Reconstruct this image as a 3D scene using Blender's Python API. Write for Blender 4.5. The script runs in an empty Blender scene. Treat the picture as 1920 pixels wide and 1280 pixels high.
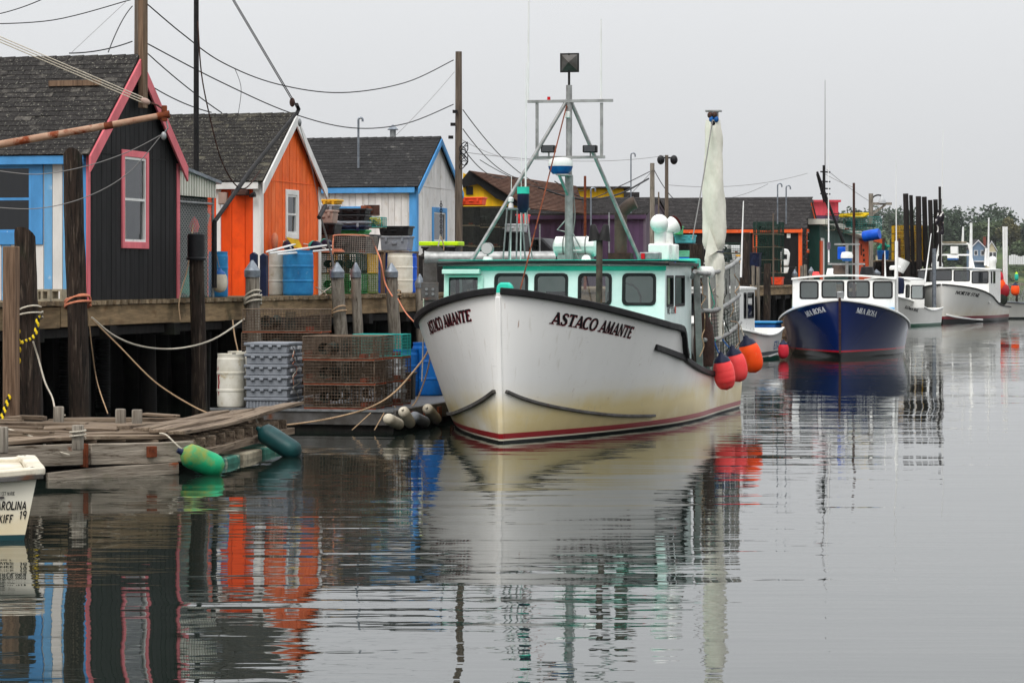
import bpy, math, random
from mathutils import Vector, Matrix
random.seed(11)
R = math.radians
sc = bpy.context.scene
COL = sc.collection
# ---------------------------------------------------------------- camera
F, CX, VH, H = 5000.0, 960.0, 520.0, 2.6      # focal length and horizon in pixels of a 1920 x 1280 frame, eye height over the water
cd = bpy.data.cameras.new('camera'); cam = bpy.data.objects.new('camera', cd); COL.objects.link(cam)
cd.sensor_width = 36; cd.lens = 36 * F / 1920; cd.shift_y = -(640 - VH) / 1920
cd.clip_start = .5; cd.clip_end = 20000
cam.location = (0, 0, H); cam.rotation_euler = (R(90), 0, 0)
sc.camera = cam
# ---------------------------------------------------------------- overcast sky
wd = bpy.data.worlds.new('World'); sc.world = wd; wd.use_nodes = True
nt = wd.node_tree; nt.nodes.clear()
def wn(t): return nt.nodes.new(t)
wo, bg, sky, tc, sp, mr, cm, mx = [wn('ShaderNode' + t) for t in ('OutputWorld', 'Background', 'TexSky', 'TexCoord', 'SeparateXYZ', 'MapRange', 'MixRGB', 'MixRGB')]
SUN_EL, SUN_AZ = 52, 205
sky.sky_type = 'NISHITA'; sky.sun_disc = False; sky.sun_elevation = R(SUN_EL); sky.sun_rotation = R(SUN_AZ)
sky.air_density = 1.6; sky.dust_density = 6
vm = wn('ShaderNodeVectorMath'); vm.operation = 'SCALE'; vm.inputs['Scale'].default_value = .09
cm.inputs[1].default_value = (.595, .605, .62, 1); cm.inputs[2].default_value = (2.05, 2.09, 2.15, 1)   # cloud deck: zenith brighter than horizon
mr.inputs['From Min'].default_value = 0; mr.inputs['From Max'].default_value = 1
mx.inputs[0].default_value = .06
nt.links.new(tc.outputs['Generated'], sp.inputs[0]); nt.links.new(sp.outputs['Z'], mr.inputs['Value'])
nt.links.new(mr.outputs[0], cm.inputs[0]); nt.links.new(sky.outputs[0], vm.inputs[0])
nt.links.new(cm.outputs[0], mx.inputs[1]); nt.links.new(vm.outputs[0], mx.inputs[2])
nt.links.new(mx.outputs[0], bg.inputs[0]); bg.inputs[1].default_value = 1.0; nt.links.new(bg.outputs[0], wo.inputs[0])
# ---------------------------------------------------------------- veiled sun
sl = bpy.data.lights.new('sun', 'SUN'); sl.energy = 1.5; sl.angle = R(25); sl.color = (1, .97, .93)
so = bpy.data.objects.new('sun', sl); COL.objects.link(so)
az, el = R(SUN_AZ), R(SUN_EL)
sd = Vector((math.sin(az) * math.cos(el), math.cos(az) * math.cos(el), math.sin(el)))   # towards the sun
so.rotation_euler = sd.to_track_quat('Z', 'Y').to_euler()
vs = sc.view_settings; vs.view_transform = 'Standard'; vs.look = 'None'; vs.exposure = 0.15; vs.gamma = 1; vs.use_curve_mapping = False
sc.cycles.max_bounces = 6; sc.cycles.transparent_max_bounces = 12; sc.cycles.caustics_reflective = False; sc.cycles.caustics_refractive = False

# ================================================================ helpers
def V(*a): return Vector(a)
def at(u, v, Y): return V((u - CX) * Y / F, Y, H - (v - VH) * Y / F)
class Frame:
    """A place with its own axes: x along, y to the left of it, z up."""
    def __init__(s, loc, ang): s.loc = V(*loc); s.ang = ang; s.m = Matrix.Translation(s.loc) @ Matrix.Rotation(ang, 4, 'Z'); s.i = s.m.inverted()
    def w(s, x, y, z=0): return s.m @ V(x, y, z)
    def l(s, p): return s.i @ V(*p)
    def ray(s, u, v):
        o = s.i @ V(0, 0, H); d = (s.i @ at(u, v, 10.0)) - o; return o, d
    def atx(s, u, v, x): o, d = s.ray(u, v); return o + d * ((x - o.x) / d.x)
    def aty(s, u, v, y): o, d = s.ray(u, v); return o + d * ((y - o.y) / d.y)
    def atz(s, u, v, z): o, d = s.ray(u, v); return o + d * ((z - o.z) / d.z)
WORLD = Frame((0, 0, 0), 0)
WANG = math.atan2(.9706, .2407)
WF = Frame((-7.34, 45.9, 0), WANG)             # the wharf edge: x along the edge away from the camera, y inland
DECK = 2.2

def lin(c):
    f = lambda x: (x / 12.92 if x <= .04045 else ((x + .055) / 1.055) ** 2.4)
    return tuple(f(x / 255) for x in c) + (1,)
_mats = {}
def M(name, c=None, c2=None, sc_=5, rough=.75, bump=.15, metal=0, st=(1, 1, 1), spots=(), rnd=0, dist=.02, spec=.22, bsc=None, lo=.35, hi=.65):
    if c is None: return _mats[name]
    m = bpy.data.materials.new(name); m.use_nodes = True; _mats[name] = m
    t = m.node_tree; N = t.nodes; Lk = t.links.new; b = N['Principled BSDF']
    def nn(k): return N.new('ShaderNode' + k)
    co = nn('TexCoord'); mp = nn('Mapping'); mp.inputs['Scale'].default_value = st
    oi = nn('ObjectInfo'); ad = nn('VectorMath'); ad.operation = 'SCALE'; ad.inputs['Scale'].default_value = 17.0
    cx = nn('CombineXYZ'); 
    for i in range(3): Lk(oi.outputs['Random'], cx.inputs[i])
    Lk(cx.outputs[0], ad.inputs[0]); av = nn('VectorMath'); av.operation = 'ADD'
    Lk(co.outputs['Object'], av.inputs[0]); Lk(ad.outputs[0], av.inputs[1]); Lk(av.outputs[0], mp.inputs['Vector'])
    def noise_(scale, detail=6, vec=None):
        n = nn('TexNoise'); n.inputs['Scale'].default_value = scale; n.inputs['Detail'].default_value = detail; n.inputs['Roughness'].default_value = .62
        Lk(vec or mp.outputs[0], n.inputs['Vector']); return n.outputs['Fac']
    def remap(x, a, b_):
        r = nn('MapRange'); r.inputs['From Min'].default_value = a; r.inputs['From Max'].default_value = b_; Lk(x, r.inputs['Value']); return r.outputs[0]
    def mix(f, a, b_):
        x = nn('MixRGB')
        for s, val in ((0, f), (1, a), (2, b_)):
            if isinstance(val, tuple): x.inputs[s].default_value = val
            elif isinstance(val, float): x.inputs[s].default_value = val
            else: Lk(val, x.inputs[s])
        return x.outputs[0]
    n1 = noise_(sc_)
    col = mix(remap(n1, lo, hi), lin(c), lin(c2 or c))
    for s in spots:
        sm = nn('Mapping'); sm.inputs['Scale'].default_value = s[4] if len(s) > 4 else (1, 1, 1); Lk(av.outputs[0], sm.inputs['Vector'])
        col = mix(remap(noise_(s[1], 8, sm.outputs[0]), s[2], s[3]), col, lin(s[0]))
    if rnd:
        hs = nn('HueSaturation'); r = nn('MapRange'); r.inputs['To Min'].default_value = 1 - rnd; r.inputs['To Max'].default_value = 1 + rnd
        Lk(oi.outputs['Random'], r.inputs['Value']); Lk(r.outputs[0], hs.inputs['Value']); Lk(col, hs.inputs['Color']); col = hs.outputs[0]
    Lk(col, b.inputs['Base Color'])
    b.inputs['Roughness'].default_value = rough; b.inputs['Metallic'].default_value = metal; b.inputs['Specular IOR Level'].default_value = spec
    rr = nn('MapRange'); rr.inputs['To Min'].default_value = max(.03, rough - .12); rr.inputs['To Max'].default_value = min(1, rough + .12); Lk(n1, rr.inputs['Value']); Lk(rr.outputs[0], b.inputs['Roughness'])
    if bump:
        bp = nn('Bump'); bp.inputs['Strength'].default_value = bump; bp.inputs['Distance'].default_value = dist
        Lk(noise_(bsc or sc_ * 3), bp.inputs['Height']); Lk(bp.outputs[0], b.inputs['Normal'])
    return m
def link(o, parent=None):
    COL.objects.link(o)
    if parent is not None: o.parent = parent
    return o
def tag(o, label=None, cat=None, group=None, kind=None):
    for k, x in (('label', label), ('category', cat), ('group', group), ('kind', kind)):
        if x: o[k] = x
    return o
def thing(name, label, cat, loc=(0, 0, 0), rz=0, group=None, fr=None):
    o = bpy.data.objects.new(name, None); o.empty_display_size = .2; link(o)
    if fr: o.location = fr.w(*loc); o.rotation_euler = (0, 0, fr.ang + rz)
    else: o.location = loc; o.rotation_euler = (0, 0, rz)
    return tag(o, label, cat, group)
def sub(fr, loc, rz=0): return Frame(fr.w(*loc), fr.ang + rz)
def tree_copy(o, parent=None):
    c = o.copy(); link(c)
    if parent is not None: c.parent = parent
    for ch in [x for x in KIDS.get(o.name, [])]: tree_copy_kid(ch, c)
    return c
KIDS = {}
def tree_copy_kid(ch, par):
    c = ch.copy(); COL.objects.link(c); c.parent = par; KIDS.setdefault(par.name, []).append(c)
    for g in KIDS.get(ch.name, []): tree_copy_kid(g, c)

class MB:
    def __init__(s): s.v = []; s.f = []
    def add(s, vs_, fs):
        o = len(s.v); s.v += [tuple(p) for p in vs_]; s.f += [tuple(i + o for i in f) for f in fs]; return s
    def hexa(s, p): return s.add(p, [(0, 3, 2, 1), (4, 5, 6, 7), (0, 1, 5, 4), (1, 2, 6, 5), (2, 3, 7, 6), (3, 0, 4, 7)])
    def box(s, c, d, rz=0, m=None):
        x, y, z = d[0] / 2, d[1] / 2, d[2] / 2; m = m or (Matrix.Translation(c) @ Matrix.Rotation(rz, 4, 'Z'))
        return s.hexa([m @ V(*q) for q in ((-x, -y, -z), (x, -y, -z), (x, y, -z), (-x, y, -z), (-x, -y, z), (x, -y, z), (x, y, z), (-x, y, z))])
    def b2(s, lo, hi): return s.box([(a + b) / 2 for a, b in zip(lo, hi)], [abs(b - a) for a, b in zip(lo, hi)])
    def bar(s, p, q, w, h, up=(0, 0, 1)):
        p, q = V(*p), V(*q); d = (q - p).normalized(); u = V(*up)
        if abs(d.dot(u)) > .98: u = V(0, 1, 0)
        a = d.cross(u).normalized() * (w / 2); b = a.cross(d).normalized() * (h / 2)
        return s.hexa([p - a - b, p + a - b, p + a + b, p - a + b, q - a - b, q + a - b, q + a + b, q - a + b])
    def tube(s, pts, r, n=8, cap=True):
        pts = [V(*p) for p in pts]; k = len(pts); rs = r if isinstance(r, (list, tuple)) else [r] * k
        o = len(s.v); ref = None
        for i, p in enumerate(pts):
            d = (pts[min(i + 1, k - 1)] - pts[max(i - 1, 0)])
            d = d.normalized() if d.length > 1e-9 else V(0, 0, 1)
            if ref is None: ref = V(0, 0, 1) if abs(d.z) < .9 else V(1, 0, 0)
            a = d.cross(ref).normalized(); b = a.cross(d).normalized(); ref = b
            for j in range(n):
                t = 2 * math.pi * j / n; s.v.append(tuple(p + (a * math.cos(t) + b * math.sin(t)) * rs[i]))
        for i in range(k - 1):
            for j in range(n):
                j2 = (j + 1) % n; s.f.append((o + i * n + j, o + i * n + j2, o + (i + 1) * n + j2, o + (i + 1) * n + j))
        if cap: s.f.append(tuple(o + j for j in range(n))[::-1]); s.f.append(tuple(o + (k - 1) * n + j for j in range(n)))
        return s
    def lathe(s, prof, c=(0, 0, 0), n=20, m=None):
        o = len(s.v); m = m or Matrix.Translation(c)
        for r, z in prof:
            for j in range(n):
                t = 2 * math.pi * j / n; s.v.append(tuple(m @ V(r * math.cos(t), r * math.sin(t), z)))
        for i in range(len(prof) - 1):
            for j in range(n):
                j2 = (j + 1) % n; s.f.append((o + i * n + j, o + i * n + j2, o + (i + 1) * n + j2, o + (i + 1) * n + j))
        k = len(prof)
        if prof[0][0] > 1e-4: s.f.append(tuple(o + j for j in range(n))[::-1])
        if prof[-1][0] > 1e-4: s.f.append(tuple(o + (k - 1) * n + j for j in range(n)))
        return s
    def prism(s, poly, fn, d0, d1):
        """polygon in (a, b), extruded from depth d0 to d1 through fn(a, b, d)"""
        n = len(poly); vs_ = [fn(a, b, d0) for a, b in poly] + [fn(a, b, d1) for a, b in poly]
        return s.add(vs_, [tuple(range(n))[::-1], tuple(range(n, 2 * n))] + [(i, (i + 1) % n, n + (i + 1) % n, n + i) for i in range(n)])
    def sweep(s, pts, w, h, up=(0, 0, 1), closed=False):
        pts = [V(*p) for p in pts]; k = len(pts); o = len(s.v); u = V(*up)
        for i, p in enumerate(pts):
            d = (pts[min(i + 1, k - 1)] - pts[max(i - 1, 0)]).normalized(); a = d.cross(u).normalized() * (w / 2); b = a.cross(d).normalized() * (h / 2)
            s.v += [tuple(p - a - b), tuple(p + a - b), tuple(p + a + b), tuple(p - a + b)]
        for i in range(k - 1):
            for j in range(4): s.f.append((o + 4 * i + j, o + 4 * i + (j + 1) % 4, o + 4 * i + 4 + (j + 1) % 4, o + 4 * i + 4 + j))
        s.f += [(o + 3, o + 2, o + 1, o), (o + 4 * k - 4, o + 4 * k - 3, o + 4 * k - 2, o + 4 * k - 1)]
        return s
    def sph(s, c, r, nu=16, nv=10, m=None):
        r = r if isinstance(r, (tuple, list)) else (r, r, r)
        mm = Matrix.Translation(c) @ (m or Matrix()) @ Matrix.Diagonal((r[0], r[1], r[2], 1))
        return s.lathe([(math.sin(math.pi * i / nv), -math.cos(math.pi * i / nv)) for i in range(nv + 1)], n=nu, m=mm)
    def mesh(s, name, mat, smooth=0):
        me = bpy.data.meshes.new(name); me.from_pydata(s.v, [], s.f); me.materials.append(M(mat) if isinstance(mat, str) else mat)
        if smooth:
            me.polygons.foreach_set('use_smooth', [True] * len(me.polygons)); me.set_sharp_from_angle(angle=R(smooth))
        me.update(); return me
    def ob(s, name, mat, parent=None, smooth=0, bevel=0, loc=None, seg=2, fr=None, **tg):
        if fr:                                            # origin to the base of the thing
            xs, ys, zs = zip(*s.v); c = ((min(xs) + max(xs)) / 2, (min(ys) + max(ys)) / 2, min(zs)); s.v = [(a - c[0], b - c[1], d - c[2]) for a, b, d in s.v]
        o = bpy.data.objects.new(name, s.mesh(name, mat, smooth)); link(o, parent)
        if parent is not None: KIDS.setdefault(parent.name, []).append(o)
        if loc is not None: o.location = loc
        if fr: o.location = fr.w(*c); o.rotation_euler = (0, 0, fr.ang)
        if bevel:
            b = o.modifiers.new('b', 'BEVEL'); b.width = bevel; b.segments = seg; b.limit_method = 'ANGLE'; b.angle_limit = R(40)
            o.data.polygons.foreach_set('use_smooth', [True] * len(o.data.polygons)); o.data.set_sharp_from_angle(angle=R(50))
        return tag(o, **tg)
def share(me, name, parent=None, loc=(0, 0, 0), rot=(0, 0, 0), scale=None):
    o = bpy.data.objects.new(name, me); link(o, parent); o.location = loc; o.rotation_euler = rot
    if scale: o.scale = scale
    if parent is not None: KIDS.setdefault(parent.name, []).append(o)
    return o
def itp(xs, ys, x):
    if x <= xs[0]: return ys[0]
    if x >= xs[-1]: return ys[-1]
    i = max(j for j in range(len(xs) - 1) if xs[j] <= x)
    def sl_(j):
        if j <= 0 or j >= len(xs) - 1: j0, j1 = max(j - 1, 0), min(j + 1, len(xs) - 1)
        else: j0, j1 = j - 1, j + 1
        return (ys[j1] - ys[j0]) / (xs[j1] - xs[j0])
    h = xs[i + 1] - xs[i]; t = (x - xs[i]) / h
    return (2*t**3-3*t*t+1)*ys[i] + (t**3-2*t*t+t)*h*sl_(i) + (-2*t**3+3*t*t)*ys[i+1] + (t**3-t*t)*h*sl_(i+1)
def sag(p, q, s, n=14): 
    p, q = V(*p), V(*q); return [p.lerp(q, i / n) - V(0, 0, s * 4 * (i / n) * (1 - i / n)) for i in range(n + 1)]
def smoothpath(pts, n=6):
    pts = [V(*p) for p in pts]; out = []
    for i in range(len(pts) - 1):
        p0, p1, p2, p3 = pts[max(i - 1, 0)], pts[i], pts[i + 1], pts[min(i + 2, len(pts) - 1)]
        for k in range(n):
            t = k / n; out.append(.5 * (2 * p1 + (p2 - p0) * t + (2 * p0 - 5 * p1 + 4 * p2 - p3) * t * t + (3 * p1 - p0 - 3 * p2 + p3) * t ** 3))
    return out + [pts[-1]]
# panel with window openings; fn(s, z, d): d is outward
def panel(mb, fn, s0, s1, z0, z1, holes, th):
    ss = sorted({s0, s1} | {h[i] for h in holes for i in (0, 1)}); zs = sorted({z0, z1} | {h[i] for h in holes for i in (2, 3)})
    for a, b in zip(ss, ss[1:]):
        for c, d in zip(zs, zs[1:]):
            m_, n_ = (a + b) / 2, (c + d) / 2
            if any(h[0] < m_ < h[1] and h[2] < n_ < h[3] for h in holes): continue
            mb.prism([(a, c), (b, c), (b, d), (a, d)], fn, -th, 0)
    return mb
def rrect(s0, s1, z0, z1, r, n=5):
    out = []
    for cx_, cz, a0 in ((s1 - r, z1 - r, 0), (s0 + r, z1 - r, 90), (s0 + r, z0 + r, 180), (s1 - r, z0 + r, 270)):
        for i in range(n + 1): a = R(a0 + 90 * i / n); out.append((cx_ + r * math.cos(a), cz + r * math.sin(a)))
    return out
def ring(mb, outer, inner, fn, d0, d1):
    n = len(outer); o = len(mb.v)
    for poly, d in ((outer, d0), (outer, d1), (inner, d1), (inner, d0)): mb.v += [tuple(fn(a, b, d)) for a, b in poly]
    for k in range(4):
        for i in range(n):
            j = (i + 1) % n; k2 = (k + 1) % 4; mb.f.append((o + k * n + i, o + k * n + j, o + k2 * n + j, o + k2 * n + i))
    return mb
# ---------------------------------------------------------------- lettering, drawn as strokes
def _ell(cx_, cy, rx, ry, a0, a1, tk, tn, n=14):
    out = []
    for i in range(n + 1):
        a = R(a0 + (a1 - a0) * i / n); out.append((cx_ + rx * math.cos(a), cy + ry * math.sin(a), tn + (tk - tn) * abs(math.cos(a)) ** 1.3))
    return out
def glyph(ch, tk, tn, serif):
    q = tk / 2; S = []; sf = []
    def L(x0, y0, x1, y1, w): S.append([(x0, y0, w), (x1, y1, w)])
    def sr(*xs):
        for x, y in xs: sf.append((x, y))
    w = .72
    if ch == 'A': L(.06, 0, .40, 1, tn); L(.38, 1, .74, 0, tk); L(.18, .3, .6, .3, tn); sr((.06, 0), (.74, 0)); w = .8
    elif ch == 'B': L(q, 0, q, 1, tk); S.append(_ell(q, .75, .42, .25, 90, -90, tk, tn)); S.append(_ell(q, .25, .48, .25, 90, -90, tk, tn)); w = .66
    elif ch == 'C': S.append(_ell(.42, .5, .40, .46, 48, 312, tk, tn, 18)); w = .76
    elif ch == 'E': L(q, 0, q, 1, tk); L(q, 1 - tn / 2, .6, 1 - tn / 2, tn); L(q, tn / 2, .62, tn / 2, tn); L(q, .52, .46, .52, tn); L(.6, 1, .6, .8, tn); L(.62, 0, .62, .2, tn); w = .68
    elif ch == 'F': L(q, 0, q, 1, tk); L(q, 1 - tn / 2, .6, 1 - tn / 2, tn); L(q, .5, .46, .5, tn); sr((q, 0)); w = .64
    elif ch == 'H': L(q, 0, q, 1, tk); L(.62, 0, .62, 1, tk); L(q, .5, .62, .5, tn); sr((q, 0), (q, 1), (.62, 0), (.62, 1)); w = .76
    elif ch == 'I': L(q, 0, q, 1, tk); sr((q, 0), (q, 1)); w = tk + .06
    elif ch == 'K': L(q, 0, q, 1, tk); L(q, .42, .6, 1, tn); L(.3, .55, .66, 0, tk); sr((q, 0), (q, 1), (.66, 0)); w = .74
    elif ch == 'L': L(q, 0, q, 1, tk); L(q, tn / 2, .58, tn / 2, tn); L(.58, 0, .58, .2, tn); sr((q, 1)); w = .62
    elif ch == 'M': L(.08, 0, .12, 1, tn); L(.14, 1, .46, .05, tk); L(.46, .05, .76, 1, tn); L(.8, 0, .78, 1, tk); sr((.08, 0), (.8, 0)); w = .94
    elif ch == 'N': L(.08, 0, .08, 1, tn); L(.1, 1, .64, 0, tk); L(.66, 0, .66, 1, tn); sr((.08, 0), (.66, 1)); w = .76
    elif ch == 'O': S.append(_ell(.40, .5, .38, .46, 0, 360, tk, tn, 24)); w = .8
    elif ch == 'P': L(q, 0, q, 1, tk); S.append(_ell(q, .74, .44, .26, 90, -90, tk, tn)); sr((q, 0)); w = .64
    elif ch == 'R': L(q, 0, q, 1, tk); S.append(_ell(q, .74, .44, .26, 90, -90, tk, tn)); L(.3, .5, .64, 0, tk); sr((q, 0), (.64, 0)); w = .72
    elif ch == 'S': S.append([(x, y, tn + (tk - tn) * g) for x, y, g in ((.56, .76, .2), (.5, .92, .1), (.34, .97, .0), (.16, .9, .3), (.1, .76, .9), (.18, .62, .9), (.34, .52, 1), (.5, .4, .95), (.55, .24, .8), (.47, .1, .3), (.3, .03, 0), (.14, .08, .1), (.06, .24, .2))]); w = .66
    elif ch == 'T': L(.36, 0, .36, 1, tk); L(.02, 1 - tn / 2, .7, 1 - tn / 2, tn); L(.03, 1, .03, .8, tn); L(.69, 1, .69, .8, tn); sr((.36, 0)); w = .74
    elif ch == '1': L(.3, 0, .3, 1, tk); L(.1, .78, .3, .97, tn); w = .5
    elif ch == '2': S.append([(.08, .75, tn), (.2, .93, tn), (.4, .95, tn), (.54, .8, tk), (.5, .58, tk), (.1, .06, tn)]); L(.06, .06, .6, .06, tn); w = .68
    elif ch == '3': S.append(_ell(.25, .74, .28, .24, 140, -90, tk, tn)); S.append(_ell(.25, .26, .32, .24, 90, -140, tk, tn)); w = .64
    elif ch == '4': L(.46, 0, .46, 1, tk); L(.46, 1, .04, .3, tn); L(.04, .3, .64, .3, tn); w = .7
    elif ch == '9': S.append(_ell(.34, .72, .26, .25, 0, 360, tk, tn)); L(.6, .72, .44, 0, tk); w = .68
    elif ch == '7': L(.04, .95, .6, .95, tn); L(.6, .95, .24, 0, tk); w = .66
    else: w = .34
    if serif:
        for x, y in sf: S.append([(x - tk * .85, y + (.03 if y < .5 else -.03), .06), (x + tk * .85, y + (.03 if y < .5 else -.03), .06)])
    return w, S
def lettering(txt, fn, h, tk=.2, tn=.08, serif=True, slant=0, gap=.1, sx=1.0, eps=.0004, d=0.0):
    """strokes of a text mapped by fn(x, y, depth); h cap height"""
    mb = MB(); x0 = 0; k = 0
    for ch in txt:
        w, S = glyph(ch, tk, tn, serif)
        for st in S:
            n = len(st); o = len(mb.v); k += 1
            for i, (x, y, wd_) in enumerate(st):
                xa, ya, _ = st[max(i - 1, 0)]; xb, yb, _ = st[min(i + 1, n - 1)]; l = math.hypot(xb - xa, yb - ya) or 1
                nx, ny = -(yb - ya) / l * wd_ / 2, (xb - xa) / l * wd_ / 2
                for sg in (1, -1):
                    px, py = x + sg * nx, y + sg * ny; py = min(max(py, 0), 1) if n == 2 else py
                    mb.v.append(tuple(fn(((x0 + px) * sx + slant * py) * h, py * h, d + eps * (k % 7))))
            for i in range(n - 1): mb.f.append((o + 2 * i, o + 2 * i + 1, o + 2 * i + 3, o + 2 * i + 2))
        x0 += w + gap
    return mb, x0 * sx * h
# ================================================================ materials
W1 = (6, 6, .5)
M('pile_dark', (58, 46, 38), (22, 18, 15), 3, .85, .6, st=(7, 7, .5), spots=[((112, 98, 84), 4, .55, .75, (6, 6, .35)), ((36, 40, 26), 1.2, .58, .75)], dist=.05)
M('pile_grey', (150, 142, 130), (96, 88, 78), 3, .9, .5, st=(7, 7, .5), spots=[((58, 50, 42), 5, .58, .7, (7, 7, .3)), ((66, 70, 44), 1.0, .6, .8)], dist=.03)
M('pile_black', (40, 34, 32), (20, 18, 17), 3, .85, .5, st=(7, 7, .4), dist=.05, rnd=.2)
M('post_grey', (128, 104, 84), (84, 66, 52), 3, .9, .4, st=(9, 9, .5))
M('beam', (150, 126, 94), (112, 94, 70), 2.5, .85, .35, st=(.7, 5, 6), spots=[((96, 64, 36), 1.6, .58, .75, (1, 1, 2)), ((70, 66, 48), 1.1, .55, .72), ((60, 48, 36), 8, .66, .72)], rnd=.12)
M('deck_plank', (142, 124, 98), (96, 82, 64), 3, .9, .4, st=(6, .6, 6), spots=[((64, 54, 40), 2, .55, .7)], rnd=.22)
M('old_plank', (134, 118, 100), (84, 70, 58), 2.2, .95, .7, st=(9, .5, 9), spots=[((54, 44, 36), 3, .58, .68, (5, .7, 5)), ((160, 148, 130), 2, .62, .8)], rnd=.22, dist=.03)
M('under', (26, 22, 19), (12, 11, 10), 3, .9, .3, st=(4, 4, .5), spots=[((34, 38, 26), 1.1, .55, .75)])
M('pale_beam', (176, 168, 156), (130, 118, 106), 2.2, .85, .3, st=(.8, 5, 6), spots=[((132, 62, 24), 2.2, .62, .72), ((88, 74, 60), 5, .62, .7), ((96, 92, 60), 1.4, .6, .8)])
M('zinc', (136, 142, 148), (104, 110, 118), 8, .5, .1, .7)
M('galv', (150, 152, 152), (118, 120, 120), 10, .45, .08, .75, rnd=.08)
M('slat_grey', (158, 158, 154), (120, 120, 118), 4, .6, .1, .1, spots=[((104, 92, 80), 5, .62, .74)])
M('alu', (168, 168, 166), (130, 130, 128), 6, .42, .06, .55)
M('float_steel', (98, 96, 94), (70, 66, 62), 3, .6, .2, .4, spots=[((104, 60, 34), 2.4, .62, .75)])
M('grate', (104, 104, 106), (80, 80, 82), 20, .6, .5, .5, bsc=60)
M('rust', (128, 66, 38), (78, 38, 24), 8, .9, .4, .1)
M('rust_pipe', (178, 150, 128), (148, 112, 90), 3, .8, .3, 0, spots=[((120, 56, 28), 4, .52, .62), ((92, 40, 22), 1.6, .62, .7)])
M('rust_dark', (84, 58, 50), (52, 38, 34), 6, .85, .3, .2)
M('black_steel', (34, 32, 32), (22, 21, 21), 6, .6, .1, .3)
M('exhaust', (92, 78, 68), (58, 50, 46), 4, .7, .2, .3, spots=[((104, 66, 44), 3, .6, .72)])
M('black_plastic', (26, 26, 28), (18, 18, 20), 6, .45, .05)
M('navy_plastic', (22, 32, 62), (14, 20, 42), 4, .5, .05)
M('blue_barrel', (44, 128, 178), (28, 104, 156), 3, .5, .08, spots=[((150, 180, 196), 4, .64, .78), ((20, 70, 110), 2, .6, .8)])
M('blue_barrel2', (18, 96, 168), (10, 74, 140), 3, .45, .05, spots=[((90, 130, 160), 5, .66, .78)])
M('royal_barrel', (14, 92, 206), (8, 70, 176), 3, .45, .05)
M('white_barrel', (224, 220, 208), (196, 190, 172), 3, .5, .06, spots=[((168, 150, 110), 3.5, .62, .74), ((110, 72, 46), 9, .7, .74)])
M('grey_tote', (134, 138, 144), (116, 120, 126), 4, .55, .05, spots=[((190, 190, 190), 6, .68, .76)], rnd=.05)
M('grey_tote_light', (196, 198, 200), (170, 172, 174), 4, .55, .05)
M('rope_tan', (188, 160, 128), (136, 110, 84), 60, .95, .6, dist=.01)
M('rope_white', (206, 198, 182), (150, 142, 126), 60, .95, .6, dist=.01)
M('rope_pink', (216, 140, 108), (170, 104, 80), 60, .95, .6, dist=.01)
M('rope_green', (40, 160, 130), (24, 110, 96), 40, .9, .4)
M('rope_yellow', (226, 196, 30), (190, 158, 20), 40, .85, .4)
M('rope_black', (24, 22, 22), None, 40, .85, .4)
M('cable', (26, 26, 28), None, 6, .6, 0)
M('wire_grey', (120, 118, 116), None, 6, .6, 0)
M('shingle', (44, 41, 39), (28, 26, 25), 14, .95, .5, rnd=.16, spots=[((124, 121, 110), 26, .595, .66), ((88, 84, 78), 2.5, .56, .72)], dist=.004, bsc=120)
M('shingle_clean', (45, 44, 44), (32, 31, 31), 14, .95, .5, rnd=.2, spots=[((96, 94, 90), 3, .6, .75)], dist=.004, bsc=120)
M('shingle_moss', (42, 39, 36), (27, 25, 24), 14, .95, .5, rnd=.16, spots=[((124, 121, 108), 26, .58, .66), ((84, 80, 68), 2, .54, .72)], dist=.004, bsc=120)
M('roof_far', (52, 49, 48), (38, 36, 36), 3, .95, .5, st=(1, 1, 1), spots=[((84, 80, 78), 6, .55, .7)])
M('roof_brown', (104, 78, 66), (80, 58, 50), 3, .95, .5, spots=[((122, 98, 84), 6, .55, .7)])
def paint(name, c, dirt=.06, rough=.6, c2=None, spots=(), rnd=.04, st=(1, 1, .35)):
    c2 = c2 or tuple(int(x * (1 - dirt * 1.6)) for x in c)
    return M(name, c, c2, 2.5, rough, .12, st=st, spots=spots, rnd=rnd, bsc=26, dist=.006)
paint('black_board', (27, 25, 26), .1, .75, c2=(20, 19, 19), spots=[((82, 80, 80), 9, .70, .76, (3, 3, .35))], rnd=.18)
paint('pink', (222, 112, 120), .08, .6, spots=[((240, 196, 190), 10, .68, .74), ((176, 84, 92), 4, .6, .8)])
paint('blue_trim', (80, 150, 208), .08, .6, spots=[((212, 214, 212), 7, .70, .74)])
paint('blue_stripe', (112, 170, 214), .08, .65, spots=[((186, 206, 220), 4, .60, .74)])
paint('white_stripe', (220, 217, 212), .06, .65, spots=[((160, 150, 138), 6, .66, .76)])
paint('white_board', (220, 217, 214), .06, .65, spots=[((178, 168, 156), 3, .56, .76), ((120, 108, 96), 13, .68, .73), ((150, 136, 120), 2.4, .62, .74, (3, 3, .25))], rnd=.07)
paint('white_trim', (228, 226, 222), .06, .6, spots=[((170, 160, 148), 5, .66, .76)])
paint('orange_board', (246, 106, 34), .07, .6, spots=[((214, 84, 26), 3, .52, .74), ((250, 150, 96), 2.2, .6, .8, (1, 1, .2)), ((150, 56, 24), 11, .68, .74, (2, 2, .5))], rnd=.08)
paint('orange_deep', (240, 80, 14), .07, .6, spots=[((206, 62, 12), 3, .52, .74), ((120, 44, 18), 11, .67, .73, (2, 2, .5))], rnd=.08)
paint('orange_trim', (236, 96, 40), .08, .65, spots=[((226, 216, 206), 7, .64, .70)])
paint('yellow_board', (240, 186, 10), .06, .6, rnd=.05)
paint('purple_board', (78, 56, 82), .1, .7, rnd=.1)
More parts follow.
